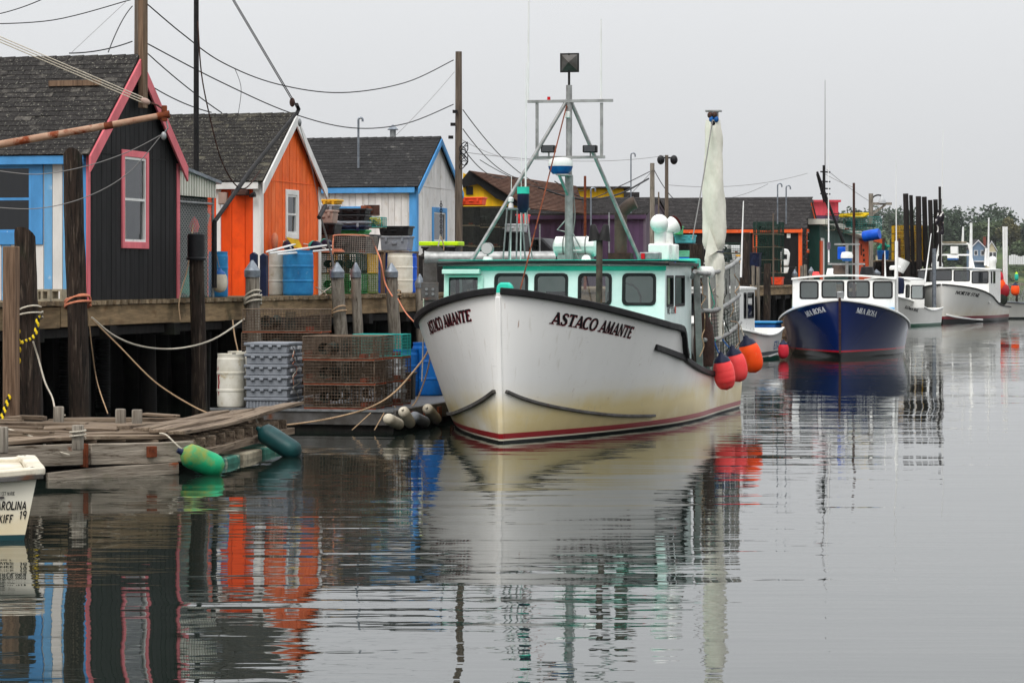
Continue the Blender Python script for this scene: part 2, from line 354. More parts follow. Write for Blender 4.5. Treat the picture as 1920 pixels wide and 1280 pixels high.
paint('grey_purple', (104, 92, 104), .1, .75, spots=[((130, 120, 128), 5, .6, .75, (3, 3, .3))], rnd=.1)
paint('green_board', (22, 66, 58), .1, .65, rnd=.1)
paint('red_board', (184, 62, 74), .08, .65, rnd=.08)
paint('corr_white', (208, 206, 194), .06, .5)
paint('door_orange', (224, 84, 30), .06, .6)
paint('cream_house', (206, 194, 160), .05, .7); paint('blue_house', (112, 136, 160), .05, .7); paint('white_house', (224, 224, 224), .04, .7)
M('concrete', (166, 156, 134), (134, 126, 108), 8, .95, .4)
M('chainlink', (158, 160, 158), None, 5, .5, 0, .6)
M('brown_tarp', (70, 48, 40), (46, 32, 28), 6, .8, .5, dist=.05)
M('canvas', (222, 219, 206), (200, 197, 182), 2, .9, .35, st=(2, 2, 1.2), spots=[((168, 162, 144), 3, .62, .8)], dist=.03, bsc=9)
M('buoy_pink', (250, 84, 82), (238, 62, 66), 2, .55, .08, spots=[((206, 130, 118), 5, .58, .76), ((128, 64, 56), 9, .66, .74)])
M('buoy_orange', (255, 92, 24), (246, 70, 14), 2, .55, .08, spots=[((224, 134, 84), 5, .6, .78), ((140, 66, 34), 9, .67, .74)])
M('buoy_red', (206, 44, 62), (186, 34, 50), 2, .5, .05)
M('buoy_white', (214, 206, 188), (180, 170, 150), 3, .55, .05, spots=[((128, 116, 96), 2, .6, .8)])
M('fender_green', (26, 160, 108), (18, 128, 84), 2.5, .55, .1, spots=[((128, 128, 44), 2.4, .52, .68)])
M('fender_dark', (20, 66, 66), (12, 44, 46), 3, .45, .15, spots=[((96, 116, 114), 7, .66, .76)])
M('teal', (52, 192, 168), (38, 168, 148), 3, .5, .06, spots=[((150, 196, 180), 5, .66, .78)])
M('teal_fade', (54, 112, 96), (34, 80, 68), 3, .7, .1, spots=[((190, 186, 160), 3, .56, .7), ((120, 74, 40), 5, .64, .74)])
M('pale_mint', (186, 218, 206), (170, 204, 192), 3, .5, .05)
M('mint', (120, 206, 168), (100, 190, 150), 3, .5, .05)
M('turq', (92, 190, 196), (76, 170, 180), 3, .5, .05)
M('lime', (190, 230, 20), (170, 210, 16), 3, .5, .05)
M('green_tote', (70, 170, 100), (54, 146, 84), 3, .5, .05)
M('orange_tote', (236, 82, 44), (214, 66, 34), 3, .5, .05)
M('yellow_tote', (222, 170, 40), (196, 140, 30), 3, .5, .05)
M('beige', (166, 142, 130), (146, 124, 112), 3, .7, .05)
M('white_gel', (232, 232, 228), (220, 219, 214), 3, .3, .02, spots=[((204, 198, 182), 3, .62, .82)], spec=.5)
M('white_plastic', (228, 228, 226), (214, 214, 210), 3, .4, .03)
M('black_rub', (30, 29, 30), (20, 19, 20), 5, .6, .15)
M('lobster_red', (150, 30, 40), None, 5, .6, 0)
M('letter_black', (18, 16, 20), None, 5, .5, 0); M('letter_red', (140, 44, 54), None, 5, .5, 0); M('letter_white', (226, 228, 232), None, 5, .5, 0); M('letter_blue', (70, 96, 140), None, 5, .5, 0)
M('dark_in', (14, 14, 15), None, 5, .9, 0)
M('maroon', (84, 22, 20), (66, 16, 14), 4, .5, .03)
M('red_lens', (196, 20, 30), None, 5, .2, 0)
M('mirror_lamp', (220, 220, 216), None, 5, .12, 0, .9)
M('radar_blue', (24, 92, 160), (18, 78, 140), 4, .35, 0)
M('trap_rust', (112, 98, 84), (74, 58, 46), 9, .9, 0, rnd=.1); M('trap_green', (56, 138, 78), (40, 110, 62), 9, .8, 0, rnd=.1); M('trap_dkgreen', (30, 66, 54), (20, 48, 40), 9, .8, 0, rnd=.1)
M('trap_olive', (104, 132, 46), (80, 104, 36), 9, .8, 0); M('trap_yellow', (216, 176, 28), (180, 140, 20), 9, .8, 0, rnd=.08); M('trap_grey', (150, 146, 138), (112, 108, 102), 9, .8, 0); M('trap_black', (52, 54, 50), (34, 36, 34), 9, .8, 0); M('trap_teal', (40, 150, 140), (30, 120, 116), 9, .8, 0)
M('runner_rust', (176, 84, 52), (136, 62, 40), 4, .85, .1); M('runner_wood', (158, 146, 120), (120, 110, 90), 4, .85, .1)
M('netting', (52, 60, 52), (34, 38, 34), 30, .95, .6); M('brick_in', (134, 66, 46), (110, 52, 38), 6, .9, .1)
M('grass', (66, 82, 40), (48, 62, 32), .05, 1, .4, spots=[((104, 100, 60), .08, .55, .75)], bsc=.5, dist=.5)
M('rock', (118, 108, 96), (78, 72, 66), .2, 1, .4, bsc=1, dist=.5)
M('leaf_a', (82, 94, 62), (56, 70, 48), .12, .9, 0, rnd=.1, spots=[((104, 96, 46), .1, .62, .8)])
M('leaf_b', (66, 80, 60), (46, 60, 46), .12, .9, 0, rnd=.1); M('leaf_c', (100, 94, 60), (70, 76, 50), .12, .9, 0, rnd=.1)
M('bark', (62, 54, 46), (44, 38, 32), 2, .95, .2)
def glassmat(name, tint, base=.06, ref=(.9, .92, .95)):
    m = bpy.data.materials.new(name); m.use_nodes = True; _mats[name] = m; t = m.node_tree; N = t.nodes; N.clear(); Lk = t.links.new
    o = N.new('ShaderNodeOutputMaterial'); mx_ = N.new('ShaderNodeMixShader'); tr = N.new('ShaderNodeBsdfTransparent'); gl = N.new('ShaderNodeBsdfGlossy'); fr = N.new('ShaderNodeFresnel'); ad = N.new('ShaderNodeMath')
    fr.inputs['IOR'].default_value = 1.5; ad.operation = 'ADD'; ad.inputs[1].default_value = base; ad.use_clamp = True
    tr.inputs[0].default_value = tint + (1,); gl.inputs['Roughness'].default_value = .03; gl.inputs['Color'].default_value = ref + (1,)
    nz = N.new('ShaderNodeTexNoise'); nz.inputs['Scale'].default_value = 1.4; bp = N.new('ShaderNodeBump'); bp.inputs['Strength'].default_value = .06; Lk(nz.outputs['Fac'], bp.inputs['Height']); Lk(bp.outputs[0], gl.inputs['Normal'])
    Lk(fr.outputs[0], ad.inputs[0]); Lk(ad.outputs[0], mx_.inputs[0]); Lk(tr.outputs[0], mx_.inputs[1]); Lk(gl.outputs[0], mx_.inputs[2]); Lk(mx_.outputs[0], o.inputs[0])
glassmat('glass', (.6, .64, .64), .05); glassmat('glass_dark', (.16, .17, .18), .07); glassmat('glass_black', (.06, .06, .07), .02); glassmat('glass_pale', (.5, .62, .62), .08)
# ---------------------------------------------------------------- water
def water_mat():
    m = bpy.data.materials.new('water'); m.use_nodes = True; _mats['water'] = m; t = m.node_tree; N = t.nodes; Lk = t.links.new; b = N['Principled BSDF']
    b.inputs['Base Color'].default_value = (.009, .014, .011, 1); b.inputs['Roughness'].default_value = .015; b.inputs['IOR'].default_value = 1.5
    tc_ = N.new('ShaderNodeTexCoord')
    def nz(scale, st, detail=2, rot=0, rough=.5):
        mp = N.new('ShaderNodeMapping'); mp.inputs['Scale'].default_value = st; mp.inputs['Rotation'].default_value = (0, 0, rot); Lk(tc_.outputs['Object'], mp.inputs['Vector'])
        n = N.new('ShaderNodeTexNoise'); n.inputs['Scale'].default_value = scale; n.inputs['Detail'].default_value = detail; n.inputs['Roughness'].default_value = rough; Lk(mp.outputs[0], n.inputs['Vector']); return n.outputs['Fac']
    def mth(op, a, b_):
        x = N.new('ShaderNodeMath'); x.operation = op
        for i, q in enumerate((a, b_)):
            if isinstance(q, (int, float)): x.inputs[i].default_value = q
            else: Lk(q, x.inputs[i])
        return x.outputs[0]
    calm = N.new('ShaderNodeMapRange'); Lk(nz(.12, (.7, .5, 1), 4), calm.inputs['Value']); calm.inputs['From Min'].default_value = .36; calm.inputs['From Max'].default_value = .66; calm.inputs['To Min'].default_value = .28; calm.inputs['To Max'].default_value = 1.7
    a = mth('MULTIPLY', nz(1.0, (.26, 1.35, 1), 2, R(4)), .0105)
    c = mth('MULTIPLY', nz(2.6, (.36, 1.4, 1), 2, R(-6)), .0028)
    d = mth('MULTIPLY', nz(8, (.5, 1.2, 1), 1), .00045)
    e = mth('MULTIPLY', nz(.35, (.3, 1.2, 1), 1, R(2)), .016)
    hgt = mth('MULTIPLY', mth('ADD', e, mth('ADD', mth('ADD', a, c), d)), calm.outputs[0])
    bp = N.new('ShaderNodeBump'); bp.inputs['Strength'].default_value = 1; bp.inputs['Distance'].default_value = 1.0; Lk(hgt, bp.inputs['Height']); Lk(bp.outputs[0], b.inputs['Normal'])
water_mat()
MB().add([(-400, 3, 0), (2500, 3, 0), (2500, 1500, 0), (-400, 1500, 0)], [(0, 1, 2, 3)]).ob('water', 'water', kind='structure')

# ---------------------------------------------------------------- the wharf
WT0, WT1 = -9.0, 142.0
wharf = thing('wharf', 'long timber wharf on dark piles carrying the row of sheds', 'wharf', (0, 0, 0), fr=WF)
pl = MB(); pl.b2((-.092, 0, -.075), (.092, 9, 0)); plm = pl.mesh('plank', 'deck_plank')
for i in range(300):
    share(plm, 'plank', wharf, (WT0 + .2 * i + random.uniform(-.004, .004), -.06 + random.uniform(-.05, .05), DECK + random.uniform(-.006, .004)))
rest = MB(); i = 300
while WT0 + .2 * i < WT1:
    x = WT0 + .2 * i; rest.b2((x - .092, random.uniform(-.1, 0), DECK - .075), (x + .092, 9, DECK)); i += 1
rest.ob('far_planks', 'deck_plank', wharf, kind='stuff')
x = WT0; k = 0
while x < WT1:                                           # edge beam in lengths
    l = (3.6, 4.4, 5.2, 4.0)[k % 4]; dz = random.uniform(-.02, .02)
    MB().b2((0, 0, -.36), (l - .012, .3, 0)).ob('edge_beam', 'beam', wharf, bevel=.012, loc=(x, .02 + .01 * (k % 2), DECK - .08 + dz)); x += l; k += 1
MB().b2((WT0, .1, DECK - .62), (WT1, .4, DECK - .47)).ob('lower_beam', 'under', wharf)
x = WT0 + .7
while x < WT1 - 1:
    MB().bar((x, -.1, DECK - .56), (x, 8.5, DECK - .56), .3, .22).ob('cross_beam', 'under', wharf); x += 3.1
MB().b2((WT0, 7.6, -.5), (WT1, 7.9, DECK - .1)).ob('shade_backing', 'under', wharf)  # dark wall added behind the piles so the underside stays in deep shade
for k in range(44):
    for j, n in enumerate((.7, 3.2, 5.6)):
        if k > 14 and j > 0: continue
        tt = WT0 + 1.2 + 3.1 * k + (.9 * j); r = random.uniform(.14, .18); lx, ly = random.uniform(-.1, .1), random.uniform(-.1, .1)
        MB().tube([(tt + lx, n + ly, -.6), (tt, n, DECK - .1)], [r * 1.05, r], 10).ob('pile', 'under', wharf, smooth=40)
for k, (u0, n) in enumerate(((124, 2.6), (193, 2.2))):   # ribbed black drain pipes under the deck
    p = WF.aty(u0, 700, n); prof = []
    for q in range(34): z = .05 + q * .055; prof += [(.13, z), (.15, z + .012), (.15, z + .035), (.13, z + .046)]
    MB().lathe(prof, (p.x, p.y, 0), 14).ob('ribbed_drainpipe', 'black_plastic', smooth=30, label=('ribbed black plastic pipe under wharf, left of tall bare pile', 'ribbed black plastic pipe under wharf below the black shed')[k], cat='drainpipe', group='ribbed pipes under the wharf', fr=WF)

# ================================================================ sheds
def boards(root, fn, s0, s1, z0, top, holes, bw, mats, gap=.013, th=.02, name='board', edges=None):
    """vertical boards, each an object; top(s) gives the upper end; mats cycles or is called with index and s"""
    es = edges or [s0 + (s1 - s0) * i / max(1, round((s1 - s0) / bw)) for i in range(max(1, round((s1 - s0) / bw)) + 1)]
    for i, (a, b) in enumerate(zip(es, es[1:])):
        a += gap * random.uniform(.3, .9); b -= gap * random.uniform(.3, .9); mb = MB(); cuts = sorted({a, b} | {h[k] for h in holes for k in (0, 1) if a < h[k] < b})
        dd = random.uniform(-.002, .003); pcs = {}
        for p, q in zip(cuts, cuts[1:]):
            m_ = (p + q) / 2; hs = [h for h in holes if h[0] < m_ < h[1]]; lo = z0
            for h in sorted(hs, key=lambda h: h[2]):
                if h[2] > lo + .01: pcs.setdefault(0 if len(cuts) == 2 or True else 1, MB()).prism([(p, lo), (q, lo), (q, h[2]), (p, h[2])], fn, 0, th + dd)
                lo = h[3]
            if lo < min(top(p), top(q)) - .004: pcs.setdefault(1 if lo > z0 else 2, MB()).prism([(p, lo), (q, lo), (q, top(q)), (p, top(p))], fn, 0, th + dd)
        for mb in pcs.values(): mb.ob(name, mats[i % len(mats)], root)
def window(root, fn, s0, s1, z0, z1, tw, trim, sash, pane='glass', mid=True, sill=False, curtain=None, off=.02):
    """outer size includes the trim; opening is inside it"""
    def rect(a, b, c, d): return [(b, d), (a, d), (a, c), (b, c)]
    w = ring(MB(), rect(s0, s1, z0, z1), rect(s0 + tw, s1 - tw, z0 + tw, z1 - tw), fn, -.02, off + .03).ob('window', trim, root, bevel=.006, seg=1)
    a, b, c, d = s0 + tw, s1 - tw, z0 + tw, z1 - tw; f = .045
    sm = ring(MB(), rect(a, b, c, d), rect(a + f, b - f, c + f, d - f), fn, -.04, off + .012)
    if mid: sm.prism(rect(a + f, b - f, (c + d) / 2 - f / 2, (c + d) / 2 + f / 2), fn, -.035, off + .006)
    sm.ob('sash', sash, w)
    m_ = (c + d) / 2
    for z_a, z_b, dd in (((c + f, m_ - f / 2, -.015), (m_ + f / 2, d - f, 0)) if mid else ((c + f, d - f, 0),)):
        MB().add([fn(a + f, z_a, dd), fn(b - f, z_a, dd), fn(b - f, z_b, dd), fn(a + f, z_b, dd)], [(0, 1, 2, 3)]).ob('pane', pane, w)
    if curtain:
        cb = MB(); n = 9
        for i in range(n):
            x0, x1 = a + (b - a) * .5 * i / n, a + (b - a) * .5 * (i + 1) / n
            cb.add([fn(x0, c, -.12 - .03 * (i % 2)), fn(x1, c, -.12 - .03 * ((i + 1) % 2)), fn(x1 - .03, d, -.12 - .03 * ((i + 1) % 2)), fn(x0, d, -.12 - .03 * (i % 2))], [(0, 1, 2, 3)])
        cb.ob('curtain', curtain, w)
    return w
def shingles(root, W, rise, eave, y0, y1, mat, tabw=.32, exp=.145, ov=.12, base=.02):
    th = math.atan2(rise, W / 2); sl = math.hypot(W / 2 + ov, (W / 2 + ov) * math.tan(th)); k = 0
    mb = MB(); mb.hexa([(0, -tabw / 2 + .004, 0), (.21, -tabw / 2 + .004, 0), (.21, tabw / 2 - .004, 0), (0, tabw / 2 - .004, 0), (0, -tabw / 2 + .004, .016), (.21, -tabw / 2 + .004, .004), (.21, tabw / 2 - .004, .004), (0, tabw / 2 - .004, .016)])
    me = mb.mesh('shingle', mat)
    rows = int(sl / exp)
    for r in range(rows):
        d = r * exp; px = -ov + d * math.cos(th) - base * math.sin(th); pz = eave - ov * math.tan(th) + d * math.sin(th) + base * math.cos(th)
        y = y0 + tabw / 2
        if r % 2: share(me, 'shingle', root, (px, y0 + tabw / 4, pz), (0, -th, 0), (1, .5, 1)); y = y0 + tabw
        while y < y1:
            if random.random() > .012:
                share(me, 'shingle', root, (px + random.uniform(-.004, .004), y, pz), (random.uniform(-.008, .008), -th, random.uniform(-.01, .01)))
            y += tabw; k += 1
    return k
def shed(name, label, fr, W, depth, zb, eave, rise, gm, sm_, trim, roofm, holes_g=(), holes_s=(), bw_g=.3, bw_s=.3, rake=.16, ovg=.12, shy=None, edges_s=None, fascia=None, corner=None, gableline=True, basetrim=None):
    """gable towards the water (local -y), visible long side at local x = 0"""
    root = thing(name, label, 'shed'); root.location = fr.loc; root.rotation_euler = (0, 0, fr.ang)
    fg = lambda s, z, d: V(s, -d, z); fs = lambda s, z, d: V(-d, s, z)
    apex = eave + rise; tg = lambda s: eave + rise * (1 - abs(s - W / 2) / (W / 2))
    mb = MB(); panel(mb, fg, 0, W, zb, eave, holes_g, .09); mb.prism([(0, eave), (W, eave), (W / 2, apex)], fg, -.09, 0); mb.ob('gable_wall', gm[0], root)
    panel(MB(), fs, .09, depth, zb, eave, holes_s, .09).ob('side_wall', sm_[0], root)
    MB().b2((W - .09, .09, zb), (W, depth, eave)).ob('side_wall', sm_[0], root)
    mb = MB(); mb.b2((.09, depth - .09, zb), (W - .09, depth, eave)); mb.prism([(0, eave), (W, eave), (W / 2, apex)], lambda s, z, d: V(s, depth - .09 + d, z), 0, .09); mb.ob('back_wall', sm_[0], root)
    MB().b2((.09, .09, zb), (W - .09, depth - .09, zb + .03)).ob('floor', 'dark_in', root)
    boards(root, fg, 0, W, zb, (lambda s: tg(s) - .03), holes_g, bw_g, gm)
    boards(root, fs, .02, depth if depth < 4 else 4, zb, (lambda s: eave - .02), holes_s, bw_s, sm_, edges=edges_s)
    # roof
    th = math.atan2(rise, W / 2); ov = .14; t = .05
    for sg in (0, 1):
        q = lambda x: (W - x) if sg else x
        e = (q(-ov), eave - ov * math.tan(th)); r_ = (q(W / 2), apex); nx, nz = -math.sin(th) * (-1 if sg else 1), math.cos(th); a = .012
        mb = MB(); mb.prism([(e[0] + nx * a, e[1] + nz * a), (r_[0], r_[1] + a / math.cos(th)), (r_[0], r_[1] + (a + t) / math.cos(th)), (e[0] + nx * (a + t), e[1] + nz * (a + t))], lambda s, z, d: V(s, d, z), -ovg, depth + .1)
        mb.ob('roof_slope', roofm, root)
    n = shingles(root, W, rise, eave, -ovg - .01, shy or depth, roofm, base=.064, ov=ov + .02)
    cap = MB()
    y = -ovg
    while y < (shy or depth):
        for sg in (-1, 1): cap.hexa([(W / 2, y, apex + .082), (W / 2 + sg * .13, y, apex + .086 - .13 * math.tan(th)), (W / 2 + sg * .13, y + .29, apex + .08 - .13 * math.tan(th)), (W / 2, y + .29, apex + .076), (W / 2, y, apex + .104), (W / 2 + sg * .13, y, apex + .108 - .13 * math.tan(th)), (W / 2 + sg * .13, y + .29, apex + .092 - .13 * math.tan(th)), (W / 2, y + .29, apex + .09)])
        y += .27
    cap.ob('ridge_cap', roofm, root)
    # trim
    for sg in (0, 1):
        q = lambda x: (W - x) if sg else x
        e0, z0 = -ov - .03, eave - (ov + .03) * math.tan(th)
        MB().prism([(q(e0), z0 + .03), (q(e0), z0 - rake / math.cos(th) + .03), (q(W / 2), apex - rake / math.cos(th) + .03), (q(W / 2), apex + .03)], fg, ovg + .004, ovg + .045).ob('rake_board', trim, root, bevel=.006, seg=1)
    cw = corner if corner is not None else .12
    if cw:
        MB().b2((-.045, -.045, zb), (cw, -.022, eave - .05)).ob('corner_board', trim, root, bevel=.005, seg=1)
        MB().b2((W - cw, -.045, zb), (W + .045, -.022, eave - .05)).ob('corner_board', trim, root, bevel=.005, seg=1)
        MB().b2((-.0455, -.02, zb), (-.022, cw, eave - .05)).ob('corner_board', fascia or trim, root, bevel=.005, seg=1)
    MB().b2((-ov - .035, -ovg + .1, eave - ov * math.tan(th) - .13), (-ov + .005, min(depth, 5), eave - ov * math.tan(th) + .02)).ob('fascia_board', fascia or trim, root, bevel=.005, seg=1)
    MB().b2((-ov + .006, -.02, eave - ov * math.tan(th) - .06), (-.025, min(depth, 5), eave - ov * math.tan(th) - .03)).ob('soffit', fascia or trim, root)
    if gableline: MB().b2((.1, -.034, eave - .02), (W - .1, -.0225, eave + .0)).ob('gable_flashing', gm[0], root)
    return root, fg, fs
def tloc(u, n): return WF.aty(u, 540, n).x
def zat(v, Y): return H - (v - VH) * Y / F

# ---- black shed with pink trim
t0, t1 = tloc(161, .12), tloc(332, .12); fr = sub(WF, (t0, .12, 0)); Wd = t1 - t0
g = lambda u, v: fr.aty(u, v, 0); gs = lambda u, v: fr.atx(u, v, 0)
e_ = 4.80; ap = g(252, 104).z
hg = [(g(225, 380).x + .1, g(275, 380).x - .1, g(250, 466).z + .1, g(250, 283).z - .1)]
hs_ = [(gs(60, 380).y, gs(-60, 380).y, gs(30, 446).z, gs(30, 294).z)]
ys = [gs(u, 400).y for u in (155, 126, 118, 99, 83, 63)]; x = ys[-1]; es = [.02] + ys[1:]
for du in (20, 24, 18, 22, 18, 22, 20, 24): x += du / 104; es.append(x)
shed_black, fg, fs = shed('black_shed', 'black board shed with pink trim and blue and white striped side', fr, Wd, 6.5, DECK, e_, ap - e_ - .08, ['black_board'], ['white_stripe', 'blue_stripe'], 'pink', 'shingle', hg, hs_, bw_g=.215, rake=.22, shy=2.6, fascia='blue_trim', corner=.1, edges_s=es)
window(shed_black, fg, hg[0][0] - .1, hg[0][1] + .1, hg[0][2] - .1, hg[0][3] + .1, .12, 'pink', 'white_trim', 'glass', curtain='yellow_tote')
window(shed_black, fs, hs_[0][0] - .22, hs_[0][1] + .2, hs_[0][2] - .12, hs_[0][3] + .06, .22, 'blue_trim', 'blue_trim', 'glass_black')
rb = fr.atz(0, 0, 0)
MB().bar((Wd * .5 - 2.2 * .36, .3, e_ + .0 + (ap - e_) * .7), (Wd * .5 - 2.2 * .36, 1.3, e_ + (ap - e_) * .7), .05, .1).ob('roof_cleat', 'post_grey', shed_black)
bz = g(252, 195)
MB().b2((g(249, 150).x, -.2, g(252, 203).z), (g(258, 150).x, -.1, g(252, 90).z + 2.2)).ob('gable_post', 'post_grey', shed_black, bevel=.008)
# ---- orange shed
no = 1.1; t0, t1 = tloc(487, no), tloc(598, no); fr = sub(WF, (t0, no, 0)); Wd = t1 - t0; g = lambda u, v: fr.aty(u, v, 0); gs = lambda u, v: fr.atx(u, v, 0)
e_ = g(487, 335).z; ap = g(544, 214).z
hg = [(g(533, 400).x + .1, g(557, 400).x - .1, g(545, 448).z + .1, g(545, 356).z - .1)]
shed_or, fg, fs = shed('orange_shed', 'bright orange shed with white trim and mossy dark roof', fr, Wd, 6.5, DECK, e_, ap - e_ - .06, ['orange_board'], ['orange_deep'], 'white_trim', 'shingle_moss', hg, (), bw_g=.25, bw_s=.3, rake=.2, shy=3.1, corner=.14)
window(shed_or, fg, hg[0][0] - .1, hg[0][1] + .1, hg[0][2] - .1, hg[0][3] + .1, .12, 'white_trim', 'white_trim', 'glass', curtain='white_plastic')
p = gs(421, 372)                                        # meter box and a flood lamp on the orange side
mt = MB().b2((-.14, p.y - .1, p.z - .13), (-.025, p.y + .1, p.z + .13)).ob('meter_box', 'beige', shed_or, bevel=.02)
MB().tube([(-.11, p.y, p.z - .14), (-.11, p.y, p.z - .28)], .05, 10).ob('meter_glass', 'grey_tote_light', mt, smooth=40)
p = gs(452, 362); lp = MB().b2((-.32, p.y - .22, p.z - .06), (-.06, p.y + .12, p.z + .06)).ob('flood_lamp', 'rust_dark', shed_or, bevel=.02)
MB().lathe([(.02, 0), (.05, .05), (.06, .14), (0, .15)], n=12, m=Matrix.Translation((-.2, p.y - .26, p.z - .08)) @ Matrix.Rotation(R(70), 4, 'X')).ob('lamp_bulb', 'black_plastic', lp, smooth=40)
p = gs(412, 420); MB().b2((-.06, p.y - .04, DECK), (-.0225, p.y + .06, gs(412, 356).z)).ob('door_post', 'white_trim', shed_or)
# ---- white shed with blue trim
nw = 2.2; t0, t1 = tloc(779, nw), tloc(857, nw); fr = sub(WF, (t0, nw, 0)); Wd = t1 - t0; g = lambda u, v: fr.aty(u, v, 0); gs = lambda u, v: fr.atx(u, v, 0)
e_ = g(779, 347).z; ap = g(821, 259).z
hg = [(g(811, 420).x, g(828, 420).x + .3, g(815, 452).z, g(815, 398).z)]
shed_wh, fg, fs = shed('white_shed', 'white board shed with sky blue trim behind the drums', fr, Wd, 6.5, DECK, e_, ap - e_ - .05, ['white_board'], ['white_board'], 'blue_trim', 'shingle_clean', hg, [(gs(680, 420).y, gs(632, 420).y, gs(650, 430).z, gs(650, 394).z)], bw_g=.62, bw_s=.19, rake=.15, shy=4.2, corner=.17)
window(shed_wh, fg, hg[0][0] - .14, hg[0][1] + .14, hg[0][2] - .14, hg[0][3] + .14, .14, 'blue_trim', 'white_trim', 'glass_dark', mid=False)
h = (gs(680, 420).y, gs(632, 420).y, gs(650, 430).z, gs(650, 394).z)
window(shed_wh, fs, h[0] - .1, h[1] + .1, h[2] - .1, h[3] + .1, .12, 'blue_trim', 'white_trim', 'glass_dark', mid=False)
p = gs(698, 394); v_ = MB().b2((-.05, p.y - .22, p.z - .14), (-.023, p.y + .22, p.z + .14)).ob('vent_plate', 'rust_dark', shed_wh)
MB().tube(smoothpath([(-.03, p.y + .06, p.z), (-.18, p.y + .1, p.z + .02), (-.24, p.y + .26, p.z + .02)]), .1, 12).ob('vent_hood', 'rust', v_, smooth=40)
p = fr.aty(832, 262, 1.4)
chp = MB().tube([(Wd * .5 + 1.0, 1.6, ap - 1.2), (Wd * .5 + 1.0, 1.6, ap + .32)], .09, 12).ob('stove_pipe', 'galv', shed_wh, smooth=40)
MB().lathe([(.02, .12), (.16, .0), (.16, .02), (.02, .15)], (Wd * .5 + 1.0, 1.6, ap + .3), 12).ob('rain_cap', 'zinc', chp, smooth=30)
MB().b2((-.05, -.06, DECK), (.0, -.0455, DECK + 1.05)).ob('corner_rot', 'post_grey', shed_wh)
# ---- cage with metal roof between the black and the orange shed
ta, tb = tloc(334, .3), tloc(401, .3); cg = thing('storage_cage', 'chain-link storage lean-to with white corrugated fascia beside black shed', 'lean-to', (ta, .3, DECK), fr=WF); fr = sub(WF, (ta, .3, DECK)); Lc = tb - ta
zt = fr.aty(360, 322, 0).z; zf = fr.aty(360, 368, 0).z
mb = MB(); n = 14
for i in range(n):
    a, b = Lc * i / n, Lc * (i + 1) / n; zz = zt - .16 * (a / Lc) 
    mb.b2((a, -.02, zf + .0), (b - .06, .0, zz)); mb.b2((b - .06, -.045, zf), (b, -.0, zz))
mb.ob('corrugated_fascia', 'corr_white', cg)
rf = MB()
for i in range(16):
    y = -.12 + i * .2
    rf.hexa([(-.05, y, zt + .03), (Lc + .12, y, zt - .2), (Lc + .12, y + .1, zt - .2), (-.05, y + .1, zt + .03), (-.05, y, zt + .09), (Lc + .12, y, zt - .14), (Lc + .12, y + .1, zt - .14), (-.05, y + .1, zt + .09)])
    rf.hexa([(-.05, y + .1, zt + .03), (Lc + .12, y + .1, zt - .2), (Lc + .12, y + .2, zt - .2), (-.05, y + .2, zt + .03), (-.05, y + .1, zt + .06), (Lc + .12, y + .1, zt - .17), (Lc + .12, y + .2, zt - .17), (-.05, y + .2, zt + .06)])
rf.ob('metal_roof', 'zinc', cg)
for x_ in (.03, Lc): MB().tube([(x_, .02, 0), (x_, .02, zf + .1)], .03, 8).ob('post', 'galv', cg, smooth=40)
MB().tube([(0, .02, zf - .12), (Lc, .02, zf - .12)], .025, 8).ob('top_rail', 'galv', cg, smooth=40)
mb = MB(); step = .085; hh = zf - .05
def diag(x0, dirn):
    pts = []; x_, z_ = x0, .02
    # clip a 45 degree line to the panel
    if dirn > 0: a = max(0, -x0); s_, e__ = a, min(hh, Lc - x0)
    else: s_, e__ = max(0, x0 - Lc), min(hh, x0)
    if e__ - s_ > .05: mb.tube([(x0 + dirn * s_, .04 + .006 * dirn, s_ + .02), (x0 + dirn * e__, .04 + .006 * dirn, e__ + .02)], .0045, 3, False)
i = -int(hh / step) - 1
while i * step < Lc + hh: diag(i * step, 1); diag(i * step, -1); i += 1
mb.ob('chain_link', 'chainlink', cg)
mb = MB(); lx = Lc + .02                                 # return side of the cage
for k in range(-30, 45):
    for dr in (1, -1):
        y0_ = k * step; s_, e__ = (max(0, -y0_), min(hh, 1.6 - y0_)) if dr > 0 else (max(0, y0_ - 1.6), min(hh, y0_))
        if e__ - s_ > .05: mb.tube([(.02, .06 + y0_ + dr * s_, s_), (.02, .06 + y0_ + dr * e__, e__)], .0045, 3, False)
mb.ob('chain_link', 'chainlink', cg)
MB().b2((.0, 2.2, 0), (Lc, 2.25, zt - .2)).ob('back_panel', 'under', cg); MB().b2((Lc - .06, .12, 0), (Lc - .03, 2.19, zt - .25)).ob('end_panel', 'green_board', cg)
# things inside the cage
def roll(name, label, u0, v0, u1, v1, n, r, mat, cat):
    a, b = WF.aty(u0, v0, n), WF.aty(u1, v1, n); MB().tube([a, a.lerp(b, .5) + V(0, .02, .01), b], r, 12).ob(name, mat, smooth=40, fr=WF, label=label, cat=cat)
roll('net_roll', 'rolled teal net leaning inside the chain-link cage', 344, 556, 362, 505, .65, .10, 'rope_green', 'net')
roll('grey_net_roll', 'grey rolled mesh leaning behind the sleeved pile in cage', 352, 558, 372, 490, .85, .09, 'chainlink', 'net')
roll('grey_pipe', 'grey perforated tube standing tall in the chain-link cage', 374, 470, 388, 402, .8, .07, 'wire_grey', 'tube')
p = WF.aty(364, 424, .62); MB().lathe([(.0, -.14), (.08, -.12), (.11, 0), (.08, .09), (.02, .18), (0, .19)], p, 14).ob('mesh_bait_bag', 'buoy_pink', smooth=40, fr=WF, label='pink mesh bait bag hanging inside the chain-link cage', cat='bag')
p = WF.aty(379, 402, .7); MB().lathe([(.0, -.2), (.1, -.16), (.12, 0), (.09, .14), (.02, .2), (0, .21)], p, 12).ob('green_net_bag', 'rope_green', smooth=40, fr=WF, label='green net bag hung high inside chain-link cage', cat='bag')

